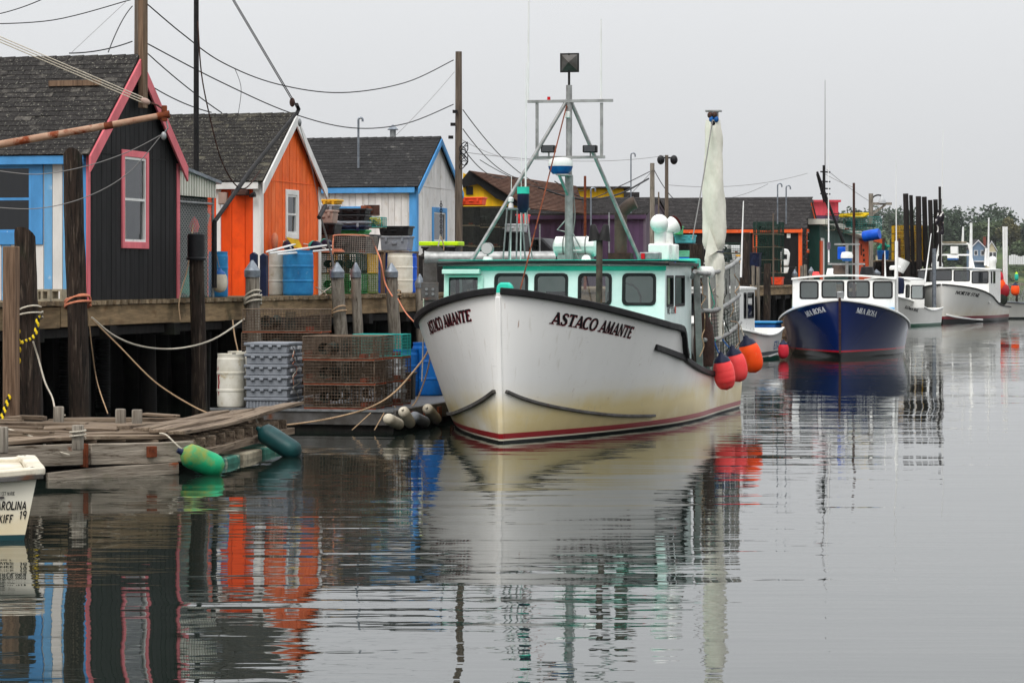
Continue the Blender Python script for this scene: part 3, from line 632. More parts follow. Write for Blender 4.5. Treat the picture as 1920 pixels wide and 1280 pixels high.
# ---- buildings further along, seen above the boat
def block(name, label, fr, W, depth, zb, eave, rise, gm, sm_, trim, roofm, bw=.3, vis=4.0, courses=True, **k):
    """plainer shed: gable boards, side boards, roof with raised courses"""
    root = thing(name, label, 'building'); root.location = fr.loc; root.rotation_euler = (0, 0, fr.ang)
    fg = lambda s, z, d: V(s, -d, z); fs = lambda s, z, d: V(-d, s, z); ap = eave + rise; tg = lambda s: eave + rise * (1 - abs(s - W / 2) / (W / 2)); hg = k.get('holes_g', ()); hs = k.get('holes_s', ())
    mb = MB(); panel(mb, fg, 0, W, zb, eave, hg, .09); mb.prism([(0, eave), (W, eave), (W / 2, ap)], fg, -.09, 0); mb.ob('gable_wall', gm, root)
    panel(MB(), fs, .09, depth, zb, eave, hs, .09).ob('side_wall', sm_, root)
    mb = MB(); mb.b2((W - .09, .09, zb), (W, depth, eave)); mb.b2((.09, depth - .09, zb), (W - .09, depth, eave)); mb.prism([(0, eave), (W, eave), (W / 2, ap)], lambda s, z, d: V(s, depth - d, z), 0, .09); mb.ob('back_wall', sm_, root)
    boards(root, fg, 0, W, zb, (lambda s: tg(s) - .03), hg, k.get('bwg', bw), [gm]); boards(root, fs, .02, min(vis, depth), zb, (lambda s: eave - .02), hs, bw, [sm_])
    th = math.atan2(rise, W / 2); ov = .16
    for sg in (0, 1):
        q = lambda x: (W - x) if sg else x
        mb = MB(); mb.prism([(q(-ov), eave - ov * math.tan(th) + .01), (q(W / 2), ap + .01), (q(W / 2), ap + .08), (q(-ov), eave - ov * math.tan(th) + .08)], lambda s, z, d: V(s, d, z), -.14, depth + .1); mb.ob('roof_slope', roofm, root)
        MB().prism([(q(-ov - .02), eave - ov * math.tan(th) + .06), (q(-ov - .02), eave - ov * math.tan(th) - .12), (q(W / 2), ap - .12), (q(W / 2), ap + .06)], fg, .03, .07).ob('rake_board', trim, root)
    if courses:
        mb = MB(); sl = (W / 2 + ov) / math.cos(th); d = 0
        while d < sl - .1:
            x0, x1 = -ov + d * math.cos(th), -ov + (d + .2) * math.cos(th); z0, z1 = eave + x0 * math.tan(th) + .08, eave + x1 * math.tan(th) + .08; y = -.15 + random.uniform(-.2, 0)
            while y < min(depth, vis + 3):
                l = .32; j = random.uniform(0, .012)
                mb.hexa([(x0, y, z0), (x1, y, z1), (x1, y + l - .012, z1), (x0, y + l - .012, z0), (x0 - .01, y, z0 + .03 + j), (x1, y, z1 + .008), (x1, y + l - .012, z1 + .008), (x0 - .01, y + l - .012, z0 + .03 + j)]); y += l
            d += .18
        mb.ob('shingle_courses', roofm, root, kind='stuff')
    MB().b2((-ov - .04, -.1, eave - ov * math.tan(th) - .16), (-ov - .0, depth, eave - ov * math.tan(th) + .02)).ob('fascia_board', k.get('fas', trim), root)
    if k.get('corner', True):
        c = k.get('cw', .12)
        MB().b2((-.045, -.045, zb), (c, -.022, eave - .04)).ob('corner_board', trim, root); MB().b2((W - c, -.045, zb), (W + .045, -.022, eave - .04)).ob('corner_board', trim, root); MB().b2((-.0455, -.02, zb), (-.022, c, eave - .04)).ob('corner_board', trim, root)
    return root, fg, fs
# purple building
np_ = 5.0; t0, t1 = tloc(1209, np_), tloc(1250, np_); fr = sub(WF, (t0, np_, 0)); g = lambda u, v: fr.aty(u, v, 0)
MBp = block('purple_building', 'low purple boarded building with dark shallow roof', fr, t1 - t0, 9, DECK, g(1209, 402).z, g(1250, 376).z - g(1209, 402).z, 'grey_purple', 'purple_board', 'grey_purple', 'roof_far', bw=.24, vis=8, fas='purple_board', cw=.06)
# brown-roofed yellow building behind it
Yb = 118; fr = Frame((at(985, 520, Yb).x, Yb, 0), R(170)); zz = lambda v: zat(v, Yb)
yb = thing('yellow_building', 'yellow building with big brown shingle roof behind purple building', 'building', (at(1000, 520, Yb).x, Yb, DECK - .2)); X = lambda u: (u - 1000) * Yb / F; z_ = lambda v: zat(v, Yb) - DECK + .2
mb = MB(); mb.prism([(X(868), 0), (X(985), 0), (X(985), z_(386)), (X(880), z_(322)), (X(868), z_(330))], lambda s, z, d: V(s, d, z), 0, .2); mb.ob('front_wall', 'yellow_board', yb)
boards(yb, lambda s, z, d: V(s, -d, z), X(868), X(975), 0, lambda s: z_(386) + (z_(326) - z_(386)) * (X(985) - s) / (X(985) - X(872)), [], .3, ['yellow_board'])
MB().prism([(X(868), z_(352)), (X(866), z_(338)), (X(880), z_(320)), (X(990), z_(382)), (X(988), z_(394)), (X(930), z_(372)), (X(896), z_(345))], lambda s, z, d: V(s, d, z), -.3, -.06).ob('gable_fascia', 'black_board', yb)
MB().b2((X(866), -2.5, 0), (X(984), -.35, z_(392))).ob('lower_annex', 'black_board', yb); MB().b2((X(874), -.08, z_(365)), (X(887), -.03, z_(350))).ob('shuttered_window', 'black_plastic', yb)
mb = MB(); nr = 22
for i in range(nr):
    a, b = i / nr, (i + 1) / nr + .01; yy = -.4 + 8 * 0
    P0, P1 = V(X(880), -.5, z_(321)), V(X(992), -.5, z_(392)); Q0, Q1 = V(X(1084), 3.5, z_(344)), V(X(1100), 1, z_(400))
    A, B, C, D = P0.lerp(P1, a), Q0.lerp(Q1, a), Q0.lerp(Q1, b), P0.lerp(P1, b); up = V(0, -.03, .04)
    mb.hexa([A, B, C, D, A + up * .3, B + up * .3, C + up * 1.4, D + up * 1.4])
mb.ob('roof_slope', 'roof_brown', yb)
mb = MB(); mb.b2((X(1062), 9.2, z_(420)), (X(1186), 14, z_(340))); mb.ob('rear_wall', 'yellow_board', yb)
boards(yb, lambda s, z, d: V(s, 9.18 - d, z), X(1062), X(1186), z_(420), lambda s: z_(341), [], .42, ['yellow_board'])
MB().b2((X(1050), 8.8, z_(340)), (X(1200), 14.2, z_(337))).ob('flat_roof', 'roof_far', yb)
MB().b2((X(1186), 8.4, z_(420)), (X(1216), 12, z_(349))).ob('porch', 'roof_far', yb); MB().b2((X(1198), 8.3, z_(376)), (X(1206), 8.38, z_(356))).ob('window', 'glass_dark', yb)
# long black shed with orange trim
nb = 1.6; t0, t1 = tloc(1502, nb), tloc(1532, nb); fr = sub(WF, (t0, nb, 0)); g = lambda u, v: fr.aty(u, v, 0); gs = lambda u, v: fr.atx(u, v, 0)
hg = [(g(1512, 450).x, g(1520, 450).x, g(1516, 470).z, g(1516, 434).z)]
lb, fg, fs = block('long_black_shed', 'long black shed with orange trim and dark shingle roof', fr, t1 - t0, 8.5, DECK, g(1502, 428).z, g(1517, 372).z - g(1502, 428).z, 'black_board', 'black_board', 'orange_trim', 'roof_far', bw=.3, vis=7, holes_g=hg, fas='orange_trim', cw=.14)
window(lb, fg, hg[0][0] - .12, hg[0][1] + .12, hg[0][2] - .12, hg[0][3] + .12, .16, 'orange_trim', 'white_trim', 'glass_dark')
for u in (1416,): p = gs(u, 450); MB().b2((-.06, p.y - .12, DECK), (-.0225, p.y + .12, gs(u, 432).z)).ob('door_post', 'orange_trim', lb)
p = gs(1479, 442); MB().b2((-.06, p.y - .1, p.z - .12), (-.0225, p.y + .1, p.z + .12)).ob('notice', 'white_plastic', lb)
for k in range(6):
    p = g(1505.5, 440 + 9 * k); MB().tube([(p.x, -.06, p.z), (p.x + .25, -.16, p.z - .05), (p.x + .45, -.1, p.z + .12)], [.05, .04, .01], 6).ob('hanging_hook', 'rust_dark', lb, smooth=40)
# green shed with white roof and orange end
ng = 1.0; t0, t1 = tloc(1536, ng), tloc(1632, ng); fr = sub(WF, (t0, ng, 0)); g = lambda u, v: fr.aty(u, v, 0)
gsd = thing('green_shed', 'dark green shed with pale lean roof and orange end wall', 'building'); gsd.location = fr.loc; gsd.rotation_euler = (0, 0, fr.ang); Wg = t1 - t0
zl, zr = g(1536, 420).z, g(1632, 452).z; fnn = lambda s, z, d: V(s, -d, z)
xm = g(1610, 480).x; xo = Wg
mb = MB(); mb.prism([(0, DECK), (xm, DECK), (xm, zl + (zr - zl) * xm / Wg), (0, zl)], fnn, -4, 0); mb.ob('front_wall', 'green_board', gsd)
boards(gsd, fnn, 0, g(1597, 480).x, DECK, lambda s: zl + (zr - zl) * s / Wg - .05, [], .5, ['green_board'])
boards(gsd, fnn, g(1597, 480).x, xm, DECK, lambda s: zl + (zr - zl) * s / Wg - .05, [], .5, ['white_board'])
MB().b2((xm, -.02, DECK - .3), (xo, 4, zr - .04)).ob('end_room', 'door_orange', gsd); MB().b2((xm + .9, -.06, g(1632, 480).z), (xm + 1.4, -.021, g(1632, 460).z)).ob('window', 'rust', gsd)
for k in range(4): p = g(1634, 470 + 9 * k); MB().b2((xm + 2.0 + .15 * k, -.07, p.z - .1), (xm + 2.6 + .15 * k, -.021, p.z + .06)).ob('sign_letter', 'black_board', gsd)
MB().prism([(-.3, zl - .02), (Wg + 1.0, zr - .1), (Wg + 1.0, zr + .14), (-.3, zl + .28)], fnn, -4.3, .6).ob('roof', 'corr_white', gsd)
MB().prism([(xm - .2, zr + .02), (Wg + 1.0, zr - .16), (Wg + 1.0, zr + .12), (xm - .2, zr + .4)], fnn, .605, .66).ob('fascia_board', 'orange_trim', gsd)
MB().b2((.1, -.08, DECK), (1.0, -.022, g(1545, 452).z)).ob('door', 'door_orange', gsd); MB().b2((1.0, -.1, DECK), (1.5, -.022, g(1545, 447).z)).ob('door_frame', 'white_trim', gsd); MB().b2((.02, -.1, g(1545, 452).z), (1.5, -.0815, g(1545, 447).z)).ob('door_head', 'white_trim', gsd)
# red building behind
Yr = 165; X = lambda u: (u - 1545) * Yr / F
rb = thing('red_building', 'red boxy building above the green shed', 'building', (at(1545, 520, Yr).x, Yr, DECK)); z_ = lambda v: zat(v, Yr) - DECK
MB().b2((X(1521), 0, 0), (X(1572), 6, z_(404))).ob('lower_wall', 'purple_board', rb); MB().b2((X(1521), -.01, z_(404)), (X(1572), 6, z_(378))).ob('upper_wall', 'red_board', rb)
boards(rb, lambda s, z, d: V(s, -.01 - d, z), X(1521), X(1572), z_(404), lambda s: z_(378), [], .25, ['red_board']); MB().b2((X(1519), -.3, z_(379)), (X(1576), 6.2, z_(375))).ob('roof', 'red_board', rb)
# ================================================================ boats
def zoned(name, zones, stain=None, rough=.28, streak=None):
    """paint in bands over the height z (metres above the waterline): [(z, colour), ...] from below; stain = (colour, z0, z1) fades upward, broken by noise"""
    m = bpy.data.materials.new(name); m.use_nodes = True; _mats[name] = m; t = m.node_tree; N = t.nodes; Lk = t.links.new; b = N['Principled BSDF']
    tc_ = N.new('ShaderNodeTexCoord'); sp_ = N.new('ShaderNodeSeparateXYZ'); Lk(tc_.outputs['Object'], sp_.inputs[0])
    def mp(x, a, b_, c=0., d=1.):
        r = N.new('ShaderNodeMapRange'); r.inputs['From Min'].default_value = a; r.inputs['From Max'].default_value = b_; r.inputs['To Min'].default_value = c; r.inputs['To Max'].default_value = d; Lk(x, r.inputs['Value']); return r.outputs[0]
    def mix(f, a, b_):
        x = N.new('ShaderNodeMixRGB'); Lk(f, x.inputs[0])
        for i, q in ((1, a), (2, b_)):
            if isinstance(q, tuple): x.inputs[i].default_value = q
            else: Lk(q, x.inputs[i])
        return x.outputs[0]
    def nz(s, st=(1, 1, 1), d=6):
        g_ = N.new('ShaderNodeMapping'); g_.inputs['Scale'].default_value = st; Lk(tc_.outputs['Object'], g_.inputs['Vector']); n = N.new('ShaderNodeTexNoise'); n.inputs['Scale'].default_value = s; n.inputs['Detail'].default_value = d; Lk(g_.outputs[0], n.inputs['Vector']); return n.outputs['Fac']
    def mul(a, b_):
        x = N.new('ShaderNodeMath'); x.operation = 'MULTIPLY'; x.use_clamp = True; Lk(a, x.inputs[0]); Lk(b_, x.inputs[1]); return x.outputs[0]
    col = lin(zones[-1][1]); first = True
    top = N.new('ShaderNodeRGB'); top.outputs[0].default_value = col; col = top.outputs[0]
    col = mix(mp(nz(1.2, (1, 1, .4)), .45, .8, 0, .35), col, lin(tuple(int(c * .88) for c in zones[-1][1])))
    if stain:
        for sc_, z0, z1, amt in stain: 
            col = mix(mul(mp(sp_.outputs['Z'], z0, z1, amt, 0), mul(mp(nz(.7, (.6, .6, 1.4)), .3, .62), mp(nz(4.5, (1, 1, .3), 8), .28, .62, .7, 1))), col, lin(sc_))
    if streak:
        col = mix(mp(nz(5, (2.5, 2.5, .18)), .62, .76, 0, .4), col, lin(streak)); col = mix(mp(nz(14, (.5, .5, 3)), .67, .73, 0, .25), col, lin((150, 146, 140))); col = mix(mp(nz(9, (1.6, 1.6, .22), 8), .70, .76, 0, .7), col, lin((150, 98, 60)))
    for i in range(len(zones) - 2, -1, -1):
        z = zones[i + 1][0]; c = zones[i][1]
        col = mix(mp(sp_.outputs['Z'], z - .002, z + .002, 1, 0), col, lin(c))
    Lk(col, b.inputs['Base Color']); b.inputs['Roughness'].default_value = rough
    bp = N.new('ShaderNodeBump'); bp.inputs['Strength'].default_value = .05; bp.inputs['Distance'].default_value = .05; Lk(nz(1.3, d=2), bp.inputs['Height']); Lk(bp.outputs[0], b.inputs['Normal'])
class Hull:
    def __init__(s, fr, L, Bm, af, Bw, aw, sheer, rk, stern=1.0, e=1.15):
        s.fr, s.L, s.Bm, s.af, s.Bw, s.aw, s.rk, s.st, s.e = fr, L, Bm, af, Bw, aw, rk, stern, e; s.sx, s.sy = zip(*sheer); s.zb = s.sy[0]
    def sh(s, a): return itp(s.sx, s.sy, a)
    def tap(s, a): return 1 - (1 - s.st) * max(0, (a / s.L - .5) * 2) ** 2
    def pr(s, a): return s.Bm * (1 - max(0, 1 - a / s.af) ** 2.2) ** .75 * s.tap(a)
    def pw(s, a): return s.Bw * (1 - max(0, 1 - a / s.aw) ** 1.9) * s.tap(a)
    def ast(s, z): return -s.rk * z / s.zb if z > 0 else -.5 * z
    def half(s, ae, z):
        h = s.sh(ae); 
        if z <= 0: return .035 + max(0, s.pw(ae) * (1 + z * 1.1))
        return .035 + s.pw(ae) + (s.pr(ae) - s.pw(ae)) * min(1.1, z / h) ** (s.e + .3 * max(0, 1 - ae / 4))
    def pos(s, ae, z, side, off=0.):
        az_ = s.ast(z); a = az_ + (s.L - az_) * ae / s.L
        p = V(a, -side * s.half(ae, z), z)
        if off:
            q = .02; d1 = s.pos(min(ae + q, s.L), z, side) - p; d2 = s.pos(ae, z + q, side) - p
            n = d1.cross(d2); n = n.normalized() if n.length > 1e-9 else V(0, -side, 0)
            if n.y * side > 0: n = -n
            p = p + n * off
        return p
    def find(s, u, v, side, amax=None):
        best = None
        a0, a1, z0, z1 = 0, amax or s.L, .0, s.zb
        for it in range(4):
            best = None
            for i in range(25):
                for j in range(25):
                    a, z = a0 + (a1 - a0) * i / 24, z0 + (z1 - z0) * j / 24
                    if a < 0 or a > (amax or s.L): continue
                    w = s.fr.m @ s.pos(a, z, side); du, dv = CX + F * w.x / w.y - u, VH + F * (H - w.z) / w.y - v; e = du * du + dv * dv
                    if best is None or e < best[0]: best = (e, a, z)
            ra, rz = (a1 - a0) / 10, (z1 - z0) / 10; a0, a1, z0, z1 = best[1] - ra, best[1] + ra, best[2] - rz, best[2] + rz
        return best[1], best[2]
    def build(s, root, mat, ns=46, nz=16, deckmat='white_gel', inner='white_gel', floor=.3, deck_to=None):
        mb = MB(); av = [s.L * (i / ns) ** 1.45 for i in range(ns + 1)]; zl = -.35
        for side in (1, -1):
            o = len(mb.v)
            for a in av:
                h = s.sh(a)
                for j in range(nz + 1): mb.v.append(tuple(s.pos(a, zl + (h - zl) * j / nz, side)))
            for i in range(ns):
                for j in range(nz):
                    q = (o + i * (nz + 1) + j, o + (i + 1) * (nz + 1) + j, o + (i + 1) * (nz + 1) + j + 1, o + i * (nz + 1) + j + 1); mb.f.append(q if side > 0 else q[::-1])
        st = (ns + 1) * (nz + 1)
        for j in range(nz):                              # stem face and transom
            mb.f.append((j, j + 1, st + j + 1, st + j)); k = ns * (nz + 1); mb.f.append((k + j, st + k + j, st + k + j + 1, k + j + 1))
        hull = mb.ob('hull', mat, root, smooth=60)
        dt = deck_to or s.L * .38
        dk = MB(); prev = None
        for i in range(31):
            a = .15 + (dt - .15) * i / 30; z = s.sh(a) - .05; l, r_ = s.pos(a, z, 1), s.pos(a, z, -1); l.y += .03; r_.y -= .03
            dk.v += [tuple(l), tuple((l + r_) / 2 + V(0, 0, .05)), tuple(r_)]
            if i: k = 3 * i; dk.f += [(k - 3, k, k + 1, k - 2), (k - 2, k + 1, k + 2, k - 1)]
        dk.ob('foredeck', deckmat, root, smooth=50)
        wb = MB()                                        # washboards and inside of the bulwarks
        for side in (1, -1):
            o = len(wb.v); n = 24
            for i in range(n + 1):
                a = dt + (s.L - dt) * i / n; z = s.sh(a) - .03; p = s.pos(a, z, side); p.y += side * .025; q = V(p.x, p.y + side * .28, z); wb.v += [tuple(p), tuple(q), (q.x, -side * min(abs(q.y), s.half(a, floor) - .06), floor)]
            for i in range(n): k = o + 3 * i; wb.f += [(k, k + 3, k + 4, k + 1), (k + 1, k + 4, k + 5, k + 2)]
        p, q = s.pos(s.L, s.sh(s.L) - .03, 1), s.pos(s.L, s.sh(s.L) - .03, -1)
        wb.b2((s.L - .3, p.y + .12, floor + .2), (s.L - .02, q.y - .12, s.sh(s.L) - .031)); wb.ob('washboard', deckmat, root)
        fl = MB(); b0_, b_ = s.half(dt - .2, floor) - .07, s.half(s.L - .1, floor) - .07; fl.add([(dt - .2, -b0_, floor + .002), (s.L - .1, -b_, floor + .002), (s.L - .1, b_, floor + .002), (dt - .2, b0_, floor + .002)], [(0, 1, 2, 3)]); fl.ob('cockpit_sole', inner, root)
        return hull
    def rail(s, root, name, mat, a0, a1, w=.1, h=.11, dz=0., sides=(1, -1), off=.02):
        for side in sides:
            pts = [s.pos(a0 + (a1 - a0) * (i / 40) ** 1.3, s.sh(a0 + (a1 - a0) * (i / 40) ** 1.3) + dz, side, off) for i in range(41)]
            MB().sweep(pts, w, h).ob(name, mat, root, bevel=.015)
    def batten(s, root, name, mat, pts, side, w=.05, h=.06, off=.02):
        az = [s.find(u, v, side) for u, v in pts]; pp = smoothpath([s.pos(a, z, side, off) for a, z in az], 5)
        MB().sweep(pp, w, h).ob(name, mat, root, bevel=.01)
    def text(s, root, txt, p0, p1, side, mat, cap, name='name_lettering', shadow=None, **k):
        am_ = s.L * .27 if side < 0 else None; (a0, z0), (a1, z1) = s.find(*p0, side, am_), s.find(*p1, side, am_); _, w = lettering(txt, lambda x, y, d: V(x, y, d), 1, **k); sx = (a1 - a0); 
        def mk(dx, dy, off):
            def fn(x, y, d):
                f = (x + dx) / w; a = a0 + sx * f; z = z0 + (z1 - z0) * f + (y + dy) * cap; return s.pos(max(.0, a), z, side, off + d)
            return fn
        if shadow: lettering(txt, mk(*shadow[1:], .004), 1, **{**k, 'tk': k.get('tk', .2) + .04, 'tn': k.get('tn', .08) + .05})[0].ob(name + '_shadow', shadow[0], root)
        lettering(txt, mk(0, 0, .009), 1, **k)[0].ob(name, mat, root)
def pane_set(root, wall, fn, holes, r=.07, gm='black_rub', gl='glass', gw=.035):
    for (a, b, c, d) in holes:
        f = ring(MB(), rrect(a - gw * .5, b + gw * .5, c - gw * .5, d + gw * .5, r), rrect(a + gw, b - gw, c + gw, d - gw, max(.01, r - gw * .8)), fn, -.05, .012).ob('window', gm, root, smooth=40)
        n = rrect(a, b, c, d, r * .7); MB().add([fn(x, z, -.02) for x, z in n], [tuple(range(len(n)))]).ob('pane', gl, f)
def cabin(root, a0, a1, hw, z0, z1, front, side_h, mats, rake=.15, roof_over=(.18, .3, .08), gl='glass', camber=.1, roof_t=.07, tumble=.0, back=True, gasket='black_rub', edge='black_rub', zside=None):
    """wheelhouse: front wall at a0 (local x), to a1; windows as real openings"""
    ff = lambda s_, z, d: V(a0 + rake * (z - z0) / (z1 - z0) - d, s_ * (1 - tumble * (z - z0) / (z1 - z0)), z)
    panel(MB(), ff, -hw, hw, z0, z1, front, .05).ob('front_wall', mats[0], root, bevel=0)
    for side in (1, -1):                                  # 1 port, -1 starboard
        fsd = lambda s_, z, d: V(s_, -side * (hw * (1 - tumble * (z - z0) / (z1 - z0)) + d), z)
        sh_ = [h for h in side_h]
        mb = panel(MB(), fsd, a0 + .06 + rake, a1, z0 if zside is None else zside, z1, sh_, .05); mb.prism([(a0 + .06, z0), (a0 + .06 + rake, z0), (a0 + .06 + rake, z1)], fsd, -.05, 0); mb.ob('side_wall', mats[0], root)
        pane_set(root, None, fsd, sh_, .05, gasket, gl, .03)
    pane_set(root, None, ff, front, .09, gasket, gl)
    fo, ao, so_ = roof_over; rf = MB(); n = 12; hr = hw + so_
    sec = [(-hr + 2 * hr * i / n, z1 + camber * (1 - (2 * i / n - 1) ** 2)) for i in range(n + 1)]
    rf.prism([(y, z) for y, z in sec] + [(y, z + roof_t) for y, z in sec[::-1]], lambda s_, z, d: V(d, s_, z), a0 + rake - fo, a1 + ao); rf.ob('roof', mats[1], root)
    if edge:
        eg = MB(); x0, x1 = a0 + rake - fo, a1 + ao; pts = [V(x0 - .012, y, z + roof_t * .5) for y, z in sec]; eg.sweep(pts, .025, roof_t * .9)
        for sg in (1, -1): eg.bar((x0, sg * (hr + .012), z1 + roof_t * .5), (x1, sg * (hr + .012), z1 + roof_t * .5), .025, roof_t * .9)
        eg.ob('roof_edge', edge, root)
    if back: 
        bk = MB(); bk.b2((a1 - .05, -hw + .05, z0), (a1, -.35, z1)); bk.b2((a1 - .05, .35, z0), (a1, hw - .05, z1)); bk.ob('rear_bulkhead', mats[0], root)
    return ff
def buoy(name, label, mat, c, r, l, tilt=(0, 0), cat='buoy', group=None, bands=True, cap='navy_plastic', fr=None):
    m = Matrix.Rotation(tilt[0], 4, 'X') @ Matrix.Rotation(tilt[1], 4, 'Y')
    root = thing(name, label, cat, tuple(c), 0, group); root.rotation_euler = m.to_euler()
    prof = [(0, -l)]
    for i in range(1, 16):
        z = -l + 1.75 * l * i / 16; t = (z + .12 * l) / (.9 * l); rr = r * max(.0, 1 - abs(t) ** 2.6) ** .5 if abs(t) < 1 else 0
        if bands and i in (4, 7, 10): prof.append((rr * .975, z - .004)); 
        prof.append((max(rr, r * .25), z))
    prof = [p_ for p_ in prof]; prof.sort(key=lambda q: q[1]); prof[0] = (0, -l)
    MB().lathe(prof + [(0, prof[-1][1])], n=20).ob('body', mat, root, smooth=50)
    MB().lathe([(r * .80, l * .52), (r * .62, l * .72), (r * .3, l * .84), (r * .2, l * 1.0), (0, l * 1.0)], n=16).ob('cap', cap, root, smooth=50)
    e = MB(); e.tube([(0, r * .12 * math.cos(t), l * 1.02 + r * .12 * math.sin(t)) for t in [k * math.pi / 5 for k in range(11)]], r * .05, 5); e.ob('eye', cap, root, smooth=40)
    return root
# ---------------------------------------------------------------- the white boat in front
zoned('hull_main', [(-9, (14, 15, 16)), (.035, (222, 214, 190)), (.062, (142, 18, 26)), (.148, (240, 238, 234))], stain=[((226, 210, 160), .2, 1.0, .9), ((222, 202, 148), .4, .78, 1.6), ((150, 128, 88), .05, .42, .8)], rough=.34, streak=(186, 178, 160))
BF = Frame((-.17, 41.9, 0), math.atan2(.980, .199))
boat = thing('lobster_boat', 'large white lobster boat with teal trim, tall mast and pink buoys', 'boat', (0, 0, 0), fr=BF)
hm = Hull(BF, 12.1, 2.2, 4.9, 2.16, 8.0, [(0, 2.36), (1.0, 2.17), (2.3, 1.94), (3.6, 1.77), (4.55, 1.69), (4.72, 1.62), (4.95, 1.28), (5.15, 1.19), (7.8, .88), (12, .62)], .25, 1.08, .8)
hm.build(boat, 'hull_main', ns=60, nz=20, deckmat='teal', deck_to=4.5)
hm.rail(boat, 'bulwark_rail', 'black_rub', 0, 4.62, .09, .11, .03)
hm.rail(boat, 'side_rail', 'black_rub', 5.0, 11.9, .08, .1, -.02)
for side in (1, -1):
    MB().sweep([hm.pos(a, hm.sh(a) + .02, side, .03) for a in (4.6, 4.75, 4.9, 5.05)], .09, .09).ob('rail_drop', 'black_rub', boat)
hm.batten(boat, 'rub_rail', 'black_rub', [(1228, 650), (1256, 660), (1287, 672)], 1, .06, .1)
hm.batten(boat, 'spray_rail', 'float_steel', [(948, 733), (985, 748), (1040, 762), (1110, 773), (1170, 778), (1225, 778)], 1, .07, .05)
pts = [hm.find(u, v, 1) for u, v in [(948, 733), (985, 748), (1040, 762), (1110, 773), (1170, 778), (1225, 778)]]
MB().sweep(smoothpath([hm.pos(a, z, -1, .02) for a, z in pts], 5), .07, .05).ob('spray_rail', 'float_steel', boat)
stp = [hm.pos(0, z, 1) for z in (-.3, 0, .3, .8, 1.3, 1.8, 2.3)]
MB().sweep([V(p.x - .012, 0, p.z) for p in stp], .085, .04, up=(1, 0, 0)).ob('stem_band', 'hull_main', boat, bevel=.015)
kw = dict(tk=.24, tn=.1, slant=.12, gap=.08)
hm.text(boat, 'ASTACO AMANTE', (1032, 606), (1182, 634), 1, 'letter_black', .19, shadow=('letter_red', .05, -.05), **kw)
hm.text(boat, 'ASTACO AMANTE', (808, 626), (885, 601), -1, 'letter_black', .19, shadow=('letter_red', .05, -.05), **kw)
# wheelhouse
A0 = 4.4; HW = 1.95
yy = lambda u: BF.atx(u, 540, A0 + .05).y
zt_, zb_ = 2.655, 2.13
front = sorted([(yy(b), yy(a), zb_, zt_) for a, b in ((1003, 1063), (1085, 1145), (1168, 1228), (928, 988))] + [(yy(900), yy(838), 2.16, 2.6)])
aa = lambda u: BF.aty(u, 540, -HW).x
side_h = [(aa(1250), aa(1262), 2.1, 2.62), (aa(1266), aa(1283), 2.1, 2.62)]
M('cabin_mint_bounce', (220, 232, 228), (206, 222, 218), 3, .4, .03, spots=[((190, 210, 204), 2, .6, .8)])  # white walls tinted mint: light bounced off the teal trim, put into the colour
ff = cabin(boat, A0, 7.9, HW, 1.55, 2.80, front, side_h, ('cabin_mint_bounce', 'white_gel'), rake=.1, roof_over=(.16, .35, .07), camber=.03, roof_t=.06, zside=1.1)
MB().prism([(-HW - .02, 2.72), (HW + .02, 2.72), (HW + .02, 2.795), (-HW - .02, 2.795)], ff, .006, .03).ob('header_bounce_band', 'teal', boat)  # teal strip under the roof edge, painting in the trim's bounced glow
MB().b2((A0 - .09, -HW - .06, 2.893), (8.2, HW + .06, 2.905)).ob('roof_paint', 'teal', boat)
MB().prism([(yy(902), 2.66), (yy(832), 2.66), (yy(832), 2.74), (yy(902), 2.74)], ff, .03, .2).ob('window_visor', 'pale_mint', boat, bevel=.01)
ring(MB(), [(yy(833), 2.64), (yy(906), 2.64), (yy(906), 2.1), (yy(833), 2.1)], [(yy(842), 2.6), (yy(896), 2.6), (yy(896), 2.14), (yy(842), 2.14)], ff, .014, .05).ob('hinged_window_frame', 'pale_mint', boat, bevel=.01)
p0, p1 = BF.aty(1258, 588, -HW), BF.aty(1258, 576, -HW)
lettering('ME 1234', lambda x, y, d: V(aa(1251) + x, -HW - .006 - d, p0.z + y), .11, tk=.18, tn=.14, serif=False, sx=1.7)[0].ob('registration_number', 'letter_black', boat)
MB().b2((aa(1264.5), -HW - .008, p0.z), (aa(1267), -HW - .001, p0.z + .12)).ob('registration_sticker', 'red_lens', boat)
# inside the wheelhouse
MB().b2((5.0, -1.5, 1.3), (5.5, 1.5, 2.05)).ob('console', 'cabin_mint_bounce', boat); MB().b2((5.1, -.2, 2.06), (5.35, .25, 2.35)).ob('chart_screen', 'black_plastic', boat)
MB().b2((5.0, .9, 2.06), (5.4, 1.6, 2.4)).ob('locker', 'grey_tote_light', boat)
MB().tube([(5.35, -1.1 + .3 * math.cos(k * .42), 2.2 + .3 * math.sin(k * .42)) for k in range(16)], .02, 6).ob('steering_wheel', 'alu', boat, smooth=40)
# bow post
pb = BF.atx(940, 527, .55); MB().prism([(-.14, 0), (.14, 0), (.12, .2), (.06, .25), (-.06, .25), (-.12, .2)], lambda a, b, d: V(.75 + d, pb.y + a, 2.25 + b + .02), 0, .2).ob('bow_bitt', 'teal', boat, bevel=.03)
# dry exhaust on the foredeck, with its double cap
E = lambda u, v, a: BF.atx(u, v, a)
b0, b1 = E(1123, 572, 3.6), E(1124, 448, 3.6)
ex = MB().tube([(3.6, b0.y, 1.75), (3.6, b1.y, b1.z)], .055, 12).ob('exhaust_pipe', 'exhaust', boat, smooth=40)
for sg in (-1, 1): MB().lathe([(.12, 0), (.05, .26), (.03, .28), (0, .28)], n=12, m=Matrix.Translation((3.6, b1.y + sg * .075, b1.z - .03)) @ Matrix.Rotation(R(-8 * sg), 4, 'X')).ob('exhaust_cap', 'black_steel', ex, smooth=50)
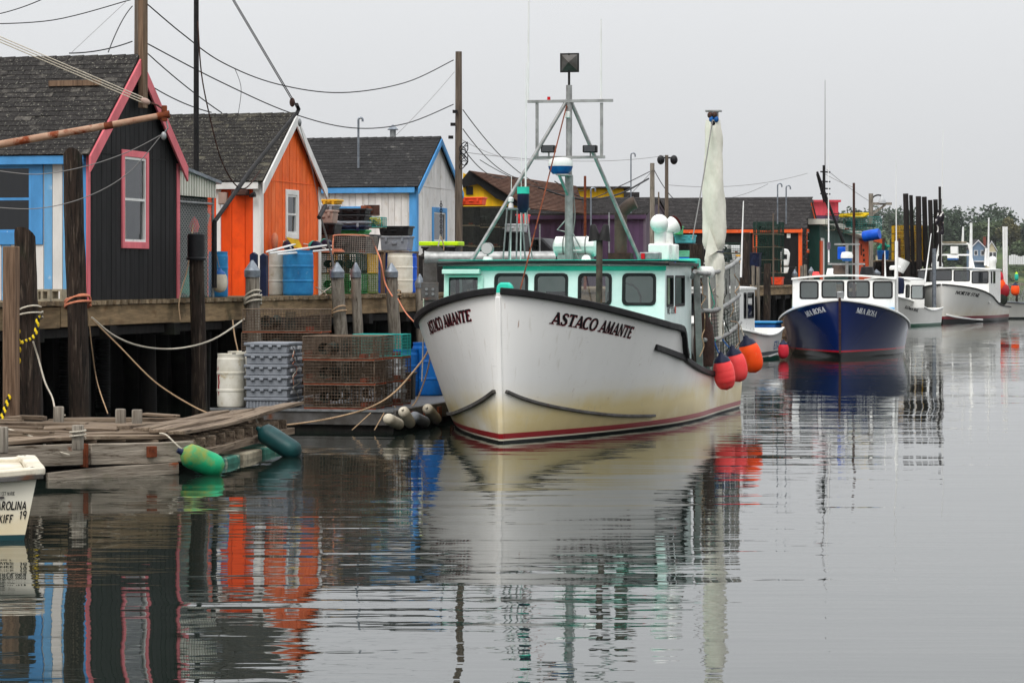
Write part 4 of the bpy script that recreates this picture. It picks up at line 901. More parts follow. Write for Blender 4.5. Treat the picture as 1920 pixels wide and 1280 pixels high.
# ---- mast and rig over the roof
am = 5.6; RZ = 2.9
P_ = lambda u, v, a=am: E(u, v, a)
top = P_(1067, 165); y0 = top.y
mast = MB().tube([(am, y0, RZ), (am, y0, P_(1067, 330).z)], .075, 12).ob('mast', 'alu', boat, smooth=40)
MB().tube([(am, y0, P_(1067, 330).z), (am, y0, P_(1067, 160).z)], .055, 12).ob('upper_mast', 'alu', mast, smooth=40)
MB().tube([(am, y0, P_(1067, 162).z), (am, y0, P_(1067, 100).z)], .022, 8).ob('topmast', 'black_steel', mast, smooth=40)
c = P_(1068, 118); rr = MB(); s_ = .16                    # radar reflector, a pyramid-faced box
for dx in (-1, 1):
    rr.add([(am, c.y - s_, c.z - s_), (am, c.y + s_, c.z - s_), (am, c.y + s_, c.z + s_), (am, c.y - s_, c.z + s_), (am + dx * .12, c.y, c.z)], [(0, 1, 4), (1, 2, 4), (2, 3, 4), (3, 0, 4)])
rr = rr.ob('radar_reflector', 'float_steel', mast); ring(MB(), [(c.y - s_ - .01, c.z + s_ + .01), (c.y + s_ + .01, c.z + s_ + .01), (c.y + s_ + .01, c.z - s_ - .01), (c.y - s_ - .01, c.z - s_ - .01)], [(c.y - s_ + .015, c.z + s_ - .015), (c.y + s_ - .015, c.z + s_ - .015), (c.y + s_ - .015, c.z - s_ + .015), (c.y - s_ + .015, c.z - s_ + .015)], lambda a, b, d: V(am + d, a, b), -.012, .012).ob('reflector_rim', 'black_steel', mast)
for u0, a in ((885, 5.0), (1200, 6.6)):
    q = P_(u0, 486, a); MB().tube([(a, q.y, RZ), (am, y0, P_(1067, 182).z)], .035, 10).ob('mast_stay_leg', 'alu', boat, smooth=40)
for v, ua, ub in ((191, 990, 1150), (296, 1003, 1135)):
    a_, b_ = P_(ua, v), P_(ub, v); MB().bar((am - .03, a_.y, a_.z), (am - .03, b_.y, a_.z), .05, .05).ob('cross_bar', 'alu', boat)
for u in (1007, 1128): a_, b_ = P_(u, 193), P_(u, 294); MB().bar(a_, b_, .05, .05).ob('spreader_post', 'alu', boat)
for u in (1030, 1108):
    c = P_(u, 282); fl_ = MB().box((am - .08, c.y, c.z + .02), (.16, .25, .13)).ob('flood_light', 'black_steel', boat, bevel=.015); MB().b2((am - .165, c.y - .1, c.z - .03), (am - .161, c.y + .1, c.z + .07)).ob('lamp_glass', 'glass', fl_); MB().tube([(am - .05, c.y, c.z - .13), (am - .05, c.y, c.z - .04)], .015, 6).ob('bracket', 'alu', fl_)
c = P_(1029, 186); MB().tube([(am, c.y, c.z - .06), (am, c.y, c.z + .04)], .03, 10).ob('mast_lamp', 'red_lens', boat, smooth=40)
c = P_(1066, 216); MB().box((am - .09, c.y, c.z), (.1, .09, .11)).ob('anchor_lamp', 'white_plastic', boat, bevel=.01)
for u, v0, v1, a, w in ((990, 190, -60, am, .02), (1127, 190, 36, am, .022), (985, 420, 118, 5.2, .018), (976, 490, 278, 5.3, .012), (957, 490, 330, 5.6, .012)):
    a_, b_ = P_(u, v0, a), P_(u - (0 if u > 1000 else -2), v1, a); MB().tube([a_, b_], [w, w * .5], 6).ob('whip_antenna', 'white_plastic', boat, smooth=40)
c = P_(1052, 316, 5.3)                                   # radar dome on its bracket
rd = MB().lathe([(.0, -.02), (.2, -.02), (.215, .02), (.22, .1), (.2, .16), (.12, .185), (0, .19)], (5.25, c.y, c.z), 24).ob('radar_dome', 'white_gel', boat, smooth=40)
MB().lathe([(.0, -.1), (.14, -.1), (.2, -.03), (.219, .03), (.222, .035), (.2, .0), (0, 0)], (5.25, c.y, c.z), 24).ob('dome_base', 'radar_blue', rd, smooth=40)
MB().b2((5.05, c.y - .16, c.z - .13), (am, c.y + .05, c.z - .105)).ob('dome_bracket', 'alu', rd); MB().bar((am, y0, c.z - .5), (5.1, c.y, c.z - .12), .04, .04).ob('bracket_strut', 'alu', rd)
for v0, v1, du in ((405, 436, -22), (424, 470, 24)):      # mast steps
    a_, b_ = P_(1067, v0), P_(1067, v1); d_ = P_(1067 + du, v0 + (0 if du > 0 else 26)); MB().tube([a_, (am, d_.y, d_.z), (am, b_.y, b_.z)] if du < 0 else [b_, P_(1067 + du, v1), P_(1067 + du - 4, v1 - 8), a_], .014, 6).ob('mast_step', 'alu', boat, smooth=40)
# six-legged stand with strobe and hung buoy
for k, (u0, u1) in enumerate(((943, 951), (954, 959), (968, 970), (985, 978), (998, 987))):
    a_, b_ = P_(u0, 492, 4.9 + .1 * (k % 2)), P_(u1, 392, 4.9 + .05 * (k % 2)); MB().bar((a_.x, a_.y, RZ), b_, .05, .02).ob('stand_leg', 'galv', boat)
a_, b_ = P_(950, 392, 4.9), P_(990, 392, 4.9); MB().b2((4.8, b_.y, a_.z - .01), (5.1, a_.y, a_.z + .02)).ob('stand_plate', 'galv', boat)
c = P_(958, 380, 4.95); MB().lathe([(.05, 0), (.04, .08), (.015, .1), (.05, .12), (.05, .18), (.02, .2), (0, .2)], (4.95, c.y, c.z - .1), 12).ob('strobe', 'white_plastic', boat, smooth=40)
c = P_(981, 372, 4.85); hb = MB().lathe([(0, -.26), (.06, -.25), (.105, -.17), (.105, .08), (0, .08)], (4.85, c.y, c.z), 16).ob('pole_buoy', 'navy_plastic', boat, smooth=40); MB().lathe([(.11, .081), (.11, .2), (0, .2)], (4.85, c.y, c.z), 16).ob('buoy_top', 'teal', hb, smooth=40)
# search light, life raft, vents, nav lamp
c = P_(915, 466, 4.6); slt = MB().tube([(4.5, c.y, c.z), (4.62, c.y, c.z)], .105, 20).ob('search_light', 'alu', boat, smooth=40); MB().lathe([(0, .005), (.095, .005), (.09, -.01), (0, -.03)], n=20, m=Matrix.Translation((4.495, c.y, c.z)) @ Matrix.Rotation(R(-90), 4, 'Y')).ob('lens', 'mirror_lamp', slt, smooth=40); MB().tube([(4.58, c.y, RZ), (4.58, c.y, c.z - .1)], .02, 8).ob('stalk', 'alu', slt); MB().lathe([(.09, 0), (.08, .05), (.03, .08), (0, .08)], (4.58, c.y, RZ), 14).ob('foot', 'white_gel', slt, smooth=40)
a_, b_ = P_(1036, 462, 5.9), P_(1119, 462, 5.9); lr = MB(); n = 16; r = .18
lr.tube([(6.0, a_.y, a_.z), (6.0, a_.y - .05, a_.z), (6.0, (a_.y + b_.y) / 2, a_.z), (6.0, b_.y + .05, a_.z), (6.0, b_.y, a_.z)], [.08, r, r, r, .08], 18); lr = lr.ob('life_raft_canister', 'white_gel', boat, smooth=50)
MB().b2((5.81, b_.y + .03, a_.z - .012), (6.19, a_.y - .03, a_.z + .012)).ob('canister_seam', 'white_plastic', lr)
for f in (.25, .75): yv = a_.y + (b_.y - a_.y) * f; MB().tube([(6.0 + (r + .006) * math.cos(k * .393), yv, a_.z + (r + .006) * math.sin(k * .393)) for k in range(17)], .012, 5).ob('canister_strap', 'wire_grey', lr)
MB().b2((5.8, b_.y + .1, RZ), (6.2, a_.y - .1, a_.z - .15)).ob('cradle', 'alu', lr)
for k, (u, a) in enumerate(((1238, 6.2), (1251, 6.9))):   # cowl vents
    c = P_(u, 440, a); r = .15; z0_ = RZ
    bx_ = MB().b2((a - .2, c.y - .19, z0_), (a + .2, c.y + .19, z0_ + .3)).ob('vent_box', 'white_gel', boat, bevel=.03)
    yd = (-1 if k else 1)
    pth = smoothpath([(a, c.y, z0_ + .3), (a, c.y, z0_ + .5), (a, c.y - (.02 if k else 0), z0_ + .58), (a + (.08 if k else -.12), c.y - (.12 if k else 0), z0_ + .66)], 5)
    MB().tube(pth, [.11] * 6 + [.11 + .055 * i / (len(pth) - 7) for i in range(len(pth) - 6)], 18, False).ob('vent_cowl', 'white_gel', bx_, smooth=60)
    if k: MB().lathe([(0, -.02), (.1, 0), (.158, .05), (.15, .055), (.0, .012)], n=18, m=Matrix.Translation(pth[-1]) @ (pth[-1] - pth[-2]).to_track_quat('Z', 'Y').to_matrix().to_4x4()).ob('cowl_mouth', 'maroon', bx_, smooth=50)
    else: MB().sph(pth[-1], .165, 18, 12).ob('vent_cap', 'white_gel', bx_, smooth=60)
c = P_(1207, 488, 5.2); MB().b2((5.0, c.y - .3, RZ), (5.35, c.y + .05, RZ + .14)).ob('lamp_board', 'galv', boat, bevel=.02); MB().tube([(4.97, c.y - .02, RZ + .02), (4.97, c.y - .02, RZ + .12)], .035, 10).ob('port_lamp', 'red_lens', boat, smooth=40)
# tall dark stack with elbow, behind
c = P_(1164, 490, 6.6); d_ = P_(1164, 398, 6.6); st = MB().tube(smoothpath([(6.6, c.y, RZ), (6.6, c.y, d_.z - .1), (6.6, c.y - .02, d_.z), (6.6, c.y - .16, d_.z + .13), (6.6, c.y - .27, d_.z + .18)], 5), .115, 16).ob('smoke_stack', 'exhaust', boat, smooth=45); MB().b2((6.4, c.y - .2, RZ), (6.8, c.y + .2, RZ + .14)).ob('stack_base', 'rust_dark', st)
MB().lathe([(.09, 0), (.07, .06), (.03, .09), (0, .09)], (5.0, P_(1099, 488, 5.0).y, RZ), 14).ob('dome_lamp', 'white_gel', boat, smooth=40)
a_, b_ = E(975, 545, .9), P_(1063, 196); MB().tube([a_, b_], .012, 5).ob('forestay', 'rust', boat)
MB().tube(smoothpath([P_(1072, 340), P_(1078, 400), P_(1074, 450), P_(1085, 489)]), .012, 5).ob('mast_cable', 'wire_grey', boat); MB().tube(smoothpath([P_(1069, 345), P_(1073, 410), P_(1070, 488)]), .014, 5).ob('mast_cable', 'white_plastic', boat)
# ---- stern rack of pipes and slats
rk = thing('stern_rack', 'curved grey rack of pipes and upright slats at white boat stern', 'rack', (0, 0, 0), fr=BF)
RY = -2.42
rows = ([(1303, 509), (1320, 513), (1350, 508), (1374, 496), (1386, 485)], [(1316, 582), (1335, 582), (1352, 577), (1372, 565), (1386, 553)], [(1318, 637), (1337, 637), (1354, 631), (1374, 618), (1388, 604)])
mid = lambda u: 1.0 if u < 1345 else 1.0
def rp(u, v): return BF.atx(u, v, 7.0 + (u - 1303) / 85 * 4.7)
for r_ in rows: MB().tube(smoothpath([rp(*q) for q in r_], 5), .042, 10).ob('rail_pipe', 'slat_grey', rk, smooth=40)
for u, w, lean in ((1312, .12, 7), (1328, .09, 5), (1342, .11, 5), (1356, .10, 4), (1368, .10, 3), (1379, .09, 2), (1388, .08, 2)):
    vt = itp([q[0] for q in rows[0]], [q[1] for q in rows[0]], u) - 4; t_ = rp(u, vt); b_ = rp(u + lean, 690 - (u - 1312) * .12); b_ = V(b_.x, b_.y, hm.sh(min(b_.x, 11.8)) - .04)
    MB().bar(t_ + V(0, .06, 0), b_ + V(0, .06, 0), .04, w, up=(0, 1, 0)).ob('slat', 'slat_grey', rk, bevel=.008)
for k in range(5):                                       # twine and netting snarled in the rack
    u0 = 1318 + 15 * k; MB().tube(smoothpath([rp(u0 + random.uniform(-7, 7), 520 + 13 * i + random.uniform(-6, 6)) + V(-.06, random.uniform(-.05, .05), 0) for i in range(12)], 4), .011, 4).ob('snarled_twine', ('rope_tan', 'rope_green', 'rope_white', 'netting', 'rope_tan')[k], rk)
nt_ = MB()
for i in range(13):
    nt_.tube([rp(1322 + 5 * i, 585) + V(.12, 0, 0), rp(1326 + 5 * i, 675) + V(.12, 0, 0)], .007, 3, False); nt_.tube([rp(1320, 588 + 7 * i) + V(.12, 0, 0), rp(1352, 584 + 7 * i) + V(.12, 0, 0), rp(1384, 570 + 7 * i) + V(.12, 0, 0)], .007, 3, False)
nt_.ob('rack_netting', 'netting', rk)
MB().tube([rp(1303, 509), V(7.6, -2.0, 2.6)], .04, 8).ob('rack_stay', 'galv', rk)
# canvas-wrapped steadying-sail mast
ca = 9.6; bt = BF.atx(1342, 640, ca); tp = BF.atx(1339, 210, ca)
sm = thing('wrapped_mast', 'tall mast wrapped in pale canvas sail at the stern', 'mast', (0, 0, 0), fr=BF)
MB().tube([(ca, bt.y, .32), (ca, tp.y, tp.z)], .085, 12).ob('mast', 'alu', sm, smooth=40); MB().b2((ca - .1, tp.y - .14, tp.z), (ca + .1, tp.y + .16, tp.z + .03)).ob('mast_head', 'alu', sm)
mb = MB(); prof = [(225, .10), (250, .125), (300, .13), (340, .15), (380, .165), (420, .17), (450, .165), (462, .15), (472, .10), (480, .13), (500, .135), (520, .125), (560, .11), (600, .1), (640, .09)]
nn_ = 22; o = 0
rows_ = []
vv = [225 + (640 - 225) * i / 60 for i in range(61)]
for v in vv:
    r = 1.32 * itp([q[0] for q in prof], [q[1] for q in prof], v); cz = BF.atx(1340, v, ca).z; cy = bt.y + (tp.y - bt.y) * (640 - v) / 430 + (.02 if v < 470 else 0)
    for j in range(nn_):
        t = 2 * math.pi * j / nn_; wr = 1 + .07 * math.sin(3 * t + v * .045) + (.09 * math.sin(7 * t + v * .16) if v > 455 else .035 * math.sin(5 * t - v * .11)); mb.v.append((ca + r * wr * math.cos(t), cy + r * wr * math.sin(t), cz))
for i in range(60):
    for j in range(nn_): j2 = (j + 1) % nn_; mb.f.append((i * nn_ + j, i * nn_ + j2, (i + 1) * nn_ + j2, (i + 1) * nn_ + j))
mb.ob('canvas', 'canvas', sm, smooth=70)
a_, b_, c_ = BF.atx(1330, 428, ca - .25), BF.atx(1346, 470, ca - .25), BF.atx(1321, 486, ca - .3); mb = MB(); 
mb.add([a_, b_, c_, a_ + V(.02, 0, 0), b_ + V(.02, 0, 0), c_ + V(.02, 0, 0)], [(0, 2, 1), (3, 4, 5), (0, 1, 4, 3), (1, 2, 5, 4), (2, 0, 3, 5)]); mb.ob('loose_flap', 'canvas', sm)
MB().tube([(ca + .165 * math.cos(k * .45), bt.y + .02 + .165 * math.sin(k * .45), BF.atx(1340, 472, ca).z) for k in range(15)], .014, 5).ob('lashing', 'navy_plastic', sm)
for k in range(5): q = BF.atx(1331 + 3 * k, 216 + 8 * (k % 3), ca - .12); MB().sph(q, (.05, .05, .06), 8, 6).ob('halyard_block', ('rust_dark', 'radar_blue', 'black_steel')[k % 3], sm, smooth=50)
MB().tube(sag(BF.atx(1336, 225, ca - .15), BF.atx(1298, 450, 8.2), .05), .012, 5).ob('backstay', 'wire_grey', sm)
# buoys hanging over the port quarter
buoy('hanging_buoy', 'dusty pink ribbed buoy hanging nearest of three at boat stern', 'buoy_pink', BF.m @ BF.atx(1357, 696, 8.6), .2, .36, (R(6), R(-10)))
buoy('hanging_buoy', 'plain pink buoy between the ribbed pink and the orange one', 'buoy_pink', BF.m @ BF.atx(1380, 682, 9.9), .2, .36, (R(6), R(-14)), bands=False)
buoy('hanging_buoy', 'bright orange buoy hanging at far corner of white boat stern', 'buoy_orange', BF.m @ BF.atx(1407, 664, 11.2), .215, .38, (R(4), R(-16)), bands=False)
for (u0, v0, u1, v1, a, l, cl) in ((1338, 636, 1349, 664, 8.6, 'blue rope holding the nearest pink buoy', 'radar_blue'), (1352, 632, 1372, 655, 9.9, 'blue rope holding the middle pink buoy', 'radar_blue'), (1388, 610, 1398, 636, 11.2, 'pale rope holding the orange buoy', 'rope_white')):
    MB().tube([BF.m @ q for q in sag(BF.atx(u0, v0, a), BF.atx(u1, v1, a), .02, 6)], .014, 5).ob('buoy_rope', cl, fr=WORLD, label=l, cat='rope')
# odds and ends in the cockpit
c = BF.atx(1322, 590, 9.0); mbn = MB(); mbn.prism([(-.12, -.25), (.1, -.25), (.04, .25), (-.03, .28)], lambda a, b, d: V(c.x + d, c.y + a, c.z + b), 0, .03); mbn.ob('signal_flag', 'buoy_orange', fr=BF, label='small orange flag standing in the white boat cockpit', cat='flag')
c = BF.atx(1306, 640, 7.95); mb = MB(); prof = [(.16, 1.0), (.2, 1.2), (.2, 1.5), (.16, 1.75), (.08, 1.95), (.03, 2.0), (0, 2.0)]; mb.lathe(prof, (8.25, c.y - .1, -.05), 12); mb.ob('oilskin', 'brown_tarp', fr=BF, smooth=60, label='brown oilskin hung behind the wheelhouse of white boat', cat='oilskin')
MB().tube([(8.05, -2.02, 1.05), (8.05, -2.0, 2.85)], .035, 8).ob('roof_post', 'rust_dark', boat, smooth=40)
c = BF.atx(1290, 498, 8.3); MB().b2((8.05, c.y - .2, 2.78), (8.6, c.y + .2, 2.95)).ob('bait_tray', 'teal', boat, bevel=.03)
c = BF.atx(1320, 510, 8.6); MB().lathe([(.0, 0), (.16, .0), (.2, .05), (.2, .14), (.16, .2), (0, .21)], (8.6, c.y, 2.6), 20).ob('second_radome', 'white_gel', boat, smooth=40); MB().tube([(8.6, c.y, .9), (8.6, c.y, 2.62)], .04, 8).ob('radome_post', 'galv', boat)

# ---------------------------------------------------------------- other boats
def lob(name, label, fr, L, Bm, sheer, hullm, zones, rk, cab, text=None, stain=None, rail='white_gel', **k):
    zoned(hullm, zones, stain, k.get('rough', .3))
    root = thing(name, label, 'boat', (0, 0, 0), fr=fr); h = Hull(fr, L, Bm, L * .42, Bm * .93, L * .68, sheer, rk, .95)
    h.build(root, hullm, ns=36, nz=12, deckmat='white_gel', deck_to=cab[0] + .2); h.rail(root, 'gunwale_rail', rail, 0, L, .07, .07, .0)
    a0, a1, hw, z0, z1 = cab[:5]; ycv = lambda u: fr.atx(u, 540, a0 + .04).y
    holes = sorted([(ycv(b), ycv(a), zat(v1, fr.atx(a, 540, a0).length * 0 + (fr.m @ fr.atx(a, 540, a0)).y), zat(v0, (fr.m @ fr.atx(a, 540, a0)).y)) for a, b, v0, v1 in cab[5]])
    acv = lambda u: fr.aty(u, 540, -hw).x
    sh_ = [(acv(a), acv(b), holes[0][2], holes[0][3]) for a, b in cab[6]]
    cabin(root, a0, a1, hw, z0, z1, holes, sh_, ('white_gel', 'white_gel'), rake=.12, roof_over=(.1, .2, .04), camber=.12, roof_t=.06, edge=None, gl=k.get('gl', 'glass'), zside=z0 - .3, gasket='black_rub')
    MB().b2((a0 + .5, -hw + .2, z0), (a0 + .9, hw - .2, holes[0][2] - .05)).ob('console', 'white_plastic', root)
    return root, h
# blue boat
MF = Frame((at(1575, 520, 85.8).x, 85.8, 0), math.atan2(1, .155))
mia, hh_ = lob('blue_boat', 'navy blue hulled lobster boat with white wheelhouse, bow on', MF, 10.5, 2.12, [(0, 1.88), (1.5, 1.6), (4, 1.12), (7, .86), (10.5, .8)], 'hull_blue', [(-9, (12, 14, 16)), (.19, (186, 20, 40)), (.245, (4, 30, 88))], .3,
    (3.6, 7, 1.70, 1.0, 2.52, [(1500, 1534, 528, 560), (1541, 1582, 527, 558), (1589, 1630, 527, 558), (1637, 1673, 528, 559)], []), rail='white_gel', rough=.16, gl='glass_pale')
for (p0, p1, sd_) in (((1605, 586), (1641, 594), 1), ((1514, 594), (1549, 584), -1)): hh_.text(mia, 'MIA ROSA', p0, p1, sd_, 'letter_white', .17, tk=.26, tn=.1, gap=.08)
MB().sweep([hh_.pos(0, z, 1) * 1 + V(-.03, hh_.pos(0, z, 1).y * -1, 0) for z in (.15, .6, 1.2, 1.95)], .07, .05, up=(1, 0, 0)).ob('stem_band', 'rust_dark', mia)
MB().box((.35, 0, 2.0), (.25, .22, .3)).ob('bow_bitt', 'galv', mia, bevel=.03)
for sg in (1, -1): MB().b2((3.2, sg * 1.5 - .2, 1.15), (3.6, sg * 1.5 + .2, 1.6)).ob('cuddy_side', 'blue_stripe', mia, bevel=.02)
q = lambda u, v, a=4.4: MF.atx(u, v, a)
m_ = MB().tube([(4.4, q(1588, 520).y, 2.6), (4.4, q(1588, 520).y, q(1588, 458).z)], .05, 10).ob('mast', 'alu', mia, smooth=40)
for v, ua, ub in ((458, 1564, 1612), (495, 1552, 1622)): MB().bar(q(ua, v), q(ub, v), .06, .06).ob('cross_bar', 'alu', m_)
c = q(1588, 484, 4.2); rd = MB().lathe([(.0, 0), (.2, 0), (.205, .1), (.17, .2), (0, .22)], (4.1, c.y, c.z), 20).ob('radar_dome', 'white_gel', mia, smooth=40); MB().lathe([(0, -.1), (.15, -.1), (.19, 0), (.2, .03), (0, .02)], (4.1, c.y, c.z), 20).ob('dome_base', 'radar_blue', rd, smooth=40)
c = q(1578, 474, 4.6); MB().b2((4.6, c.y - .14, c.z - .22), (4.75, c.y + .14, c.z + .2)).ob('blue_locker', 'royal_barrel', mia, bevel=.03)
for u, v0, v1 in ((1554, 492, 290), (1681, 560, 300), (1660, 520, 470)): MB().tube([q(u, v0, 5), q(u - 1, v1, 5)], [.03, .01], 6).ob('whip_antenna', 'white_plastic', mia)
c = q(1554, 461, 5); MB().tube([(5, c.y, c.z - .12), (5, c.y, c.z + .12)], .06, 10).ob('antenna_float', 'grey_purple', mia, smooth=40)
ex_ = MB().tube([q(1681, 595, 5), q(1681, 452, 5)], .055, 8).ob('antenna_mast', 'white_plastic', mia, smooth=40)
c = q(1686, 535, 5.6); MB().lathe([(0, -.3), (.16, -.28), (.19, 0), (.16, .25), (0, .28)], (5.6, c.y, c.z), 14).ob('purple_fender', 'navy_plastic', mia, smooth=50)
for u, nm, mt_, sx in ((1530, 'rolled_flag', 'buoy_pink', .13), (1561, 'deck_speaker', 'white_plastic', .22), (1574, 'exhaust_flap', 'exhaust', .3), (1626, 'black_bin', 'black_plastic', .26)):
    c = q(u, 512, 5.2); MB().lathe([(sx * .7, 0), (sx, sx * .4), (sx * .8, sx * 1.3), (0, sx * 1.35)], (5.2, c.y, 2.62), 14).ob(nm, mt_, mia, smooth=45)
# white boat with green boot top beyond the blue one
KF = Frame((18.8, 138.7, 0), R(66)) 
kia, hk = lob('green_striped_boat', 'small white boat with green waterline stripe beyond blue boat', KF, 8.6, 1.45, [(0, 1.75), (1.5, 1.55), (3.5, 1.2), (6, .85), (8.6, .95)], 'hull_kia', [(-9, (20, 92, 66)), (.14, (230, 230, 226)), (.18, (216, 214, 208))], .25,
    (2.5, 5.2, 1.2, 1.0, 2.45, [(1698, 1705, 534, 558), (1708, 1733, 535, 560)], []), rail='white_gel')
hk.text(kia, 'KIARA MAE', (1696, 578), (1721, 585), 1, 'letter_black', .16, tk=.24, tn=.12, slant=.1)
c = KF.atx(1690, 520, 3.2); MB().lathe([(0, 0), (.3, 0), (.32, .12), (.25, .22), (0, .24)], (3.4, -.2, 3.0), 18).ob('radar_dome', 'white_gel', kia, smooth=40); MB().tube([(3.4, -.2, 2.5), (3.4, -.2, 3.0)], .05, 8).ob('radar_post', 'white_gel', kia)
MB().tube([KF.aty(1734, 530, 0), KF.aty(1746, 438, 0)], [.05, .02], 6).ob('whip_antenna', 'white_plastic', kia)
MB().tube([KF.aty(1751.5, 586, 0), KF.aty(1751.5, 466, 0)], .12, 10).ob('grey_post', 'zinc', kia, smooth=40)
# white boat at the far end
NF = Frame((at(1767, 520, 153).x, 153, 0), math.atan2(1, .36))
nst, hn = lob('far_white_boat', 'far white lobster boat with dark red waterline stripe at right', NF, 11.5, 2.1, [(0, 2.2), (2, 1.95), (4.5, 1.5), (7, 1.0), (11.5, .8)], 'hull_north', [(-9, (18, 16, 18)), (.2, (120, 24, 36)), (.36, (230, 228, 222))], .3,
    (3.9, 8, 2.0, 1.4, 3.02, [(1720, 1749, 507, 528), (1754, 1784, 506, 526), (1788, 1818, 507, 527), (1822, 1853, 509, 531)], [(1858, 1860), (1862, 1866)]), rail='black_rub', stain=[((196, 178, 140), .2, 1.3, .7)], gl='glass_dark')
hn.text(nst, 'NORTH STAR', (1791, 551), (1834, 557), 1, 'letter_black', .19, tk=.26, tn=.14, slant=.12)
hn.batten(nst, 'spray_rail', 'white_gel', [(1774, 590), (1800, 595), (1842, 599)], 1, .06, .1)
n_ = lambda u, v, a=6.0: NF.atx(u, v, a)
rt = 3.15
fra = MB()
for u0, u1 in ((1752, 1762), (1826, 1816)): fra.tube([(6, n_(u0, 500).y, rt), (6, n_(u1, 457).y, n_(u1, 457).z)], .06, 8)
fra.tube([n_(1762, 457), n_(1816, 457)], .06, 8); fra.tube([n_(1757, 478), n_(1822, 478)], .05, 8); fra.ob('roof_frame', 'white_gel', nst, smooth=40); MB().bar(n_(1768, 454), n_(1812, 454), .5, .06).ob('frame_board', 'runner_wood', nst)
MB().b2((5.8, n_(1796, 470).y, n_(1790, 476).z), (6.2, n_(1783, 470).y, n_(1790, 462).z)).ob('radio_box', 'white_plastic', nst, bevel=.03); c = n_(1788, 482); rd = MB().b2((5.6, c.y - .32, c.z - .08), (6, c.y + .32, c.z + .1)).ob('radar_scanner', 'white_gel', nst, bevel=.04); MB().b2((5.62, c.y - .3, c.z - .16), (5.98, c.y + .3, c.z - .082)).ob('scanner_base', 'radar_blue', rd)
for u, v0, v1, w in ((1820, 505, 418, .12), (1805, 456, 425, .08), (1853, 500, 408, .07), (1765, 500, 244, .03), (1848, 498, 465, .1)): MB().tube([n_(u, v0), n_(u + (1 if u != 1765 else 3), v1)], [w, w * .6], 8).ob('aerial', 'white_plastic', nst, smooth=40)
c = n_(1757, 492); MB().lathe([(0, 0), (.3, .02), (.36, .18), (.3, .36), (0, .4)], (6, c.y, rt), 16).ob('white_fender', 'white_plastic', nst, smooth=45)
c = n_(1861, 505, 7); MB().lathe([(.2, 0), (.2, .35), (.26, .5), (.24, .7), (.1, .8), (0, .82)], (7, c.y, rt - .1), 14).ob('vent_cowl', 'white_gel', nst, smooth=50)
mp_ = MB().tube([n_(1763, 500, 5.5), n_(1762, 350, 5.5)], .08, 8).ob('flag_pole', 'pile_black', nst, smooth=40)
fgm = MB(); prev = None
for i in range(13):
    for j in range(5):
        q0 = n_(1756 + j * 3.4 + math.sin(i * .8) * 1.5, 392 + i * 3.6 + j * 1.5, 5.45); fgm.v.append((q0.x + .12 * math.sin(i * .7 + j), q0.y, q0.z))
for i in range(12):
    for j in range(4): fgm.f.append((i * 5 + j, i * 5 + j + 1, i * 5 + j + 6, i * 5 + j + 5))
M('flag_cloth', (34, 30, 36), (26, 22, 28), 3, .9, .1, spots=[((214, 210, 206), 3.2, .55, .58), ((190, 60, 50), 2.4, .62, .65)]); fgm.ob('flag', 'flag_cloth', nst, smooth=80)
for k, (u, v, mt_) in enumerate(((1872, 520, 'buoy_red'), (1876, 535, 'buoy_orange'), (1872, 548, 'buoy_red'), (1884, 545, 'lobster_red'), (1880, 560, 'netting'))):
    c = n_(u, v, 9.5); MB().sph(c, (.25, .3, .42), 12, 8).ob(('net_buoy', 'net_buoy', 'net_buoy', 'rope_heap', 'net_heap')[k], mt_, nst, smooth=60)
for u in (1883, 1887): MB().tube([n_(u, 535, 9.6), n_(u - 1 if u < 1885 else u, 425, 9.6)], .08, 8).ob('outrigger_pole', 'white_plastic', nst, smooth=40)
# skiff at the right edge
SF = Frame((at(1884, 520, 168).x, 168, 0), R(20)); zoned('hull_skiff', [(-9, (40, 46, 44)), (.1, (186, 186, 180))])
sk = thing('far_skiff', 'small pale skiff with black outboard at the far right edge', 'boat', (0, 0, 0), fr=SF); hs2 = Hull(SF, 4.5, .75, 1.6, .66, 2.2, [(0, 1.1), (2, .95), (4.5, .95)], .3); hs2.build(sk, 'hull_skiff', ns=20, nz=8, floor=.3, deck_to=1.0); hs2.rail(sk, 'gunwale_rail', 'zinc', 0, 4.5, .06, .06)
MB().tube([(1.0, 0, .9), (1.3, -.2, 1.9), (2.4, -.2, 1.9), (2.8, 0, .9)], .04, 6).ob('frame_pipe', 'galv', sk); MB().box((3.6, 0, 1.25), (.5, .45, .6)).ob('outboard_motor', 'white_plastic', sk, bevel=.08)
buoy('hanging_buoy', 'big orange buoy hanging at the far right edge over skiff', 'buoy_orange', at(1903.5, 542, 166), .27, .42, (0, 0), bands=False)
buoy('green_white_buoy', 'small green white and red buoy stick at the right edge', 'teal', at(1906, 518, 178), .13, .3, bands=False, cap='lime')
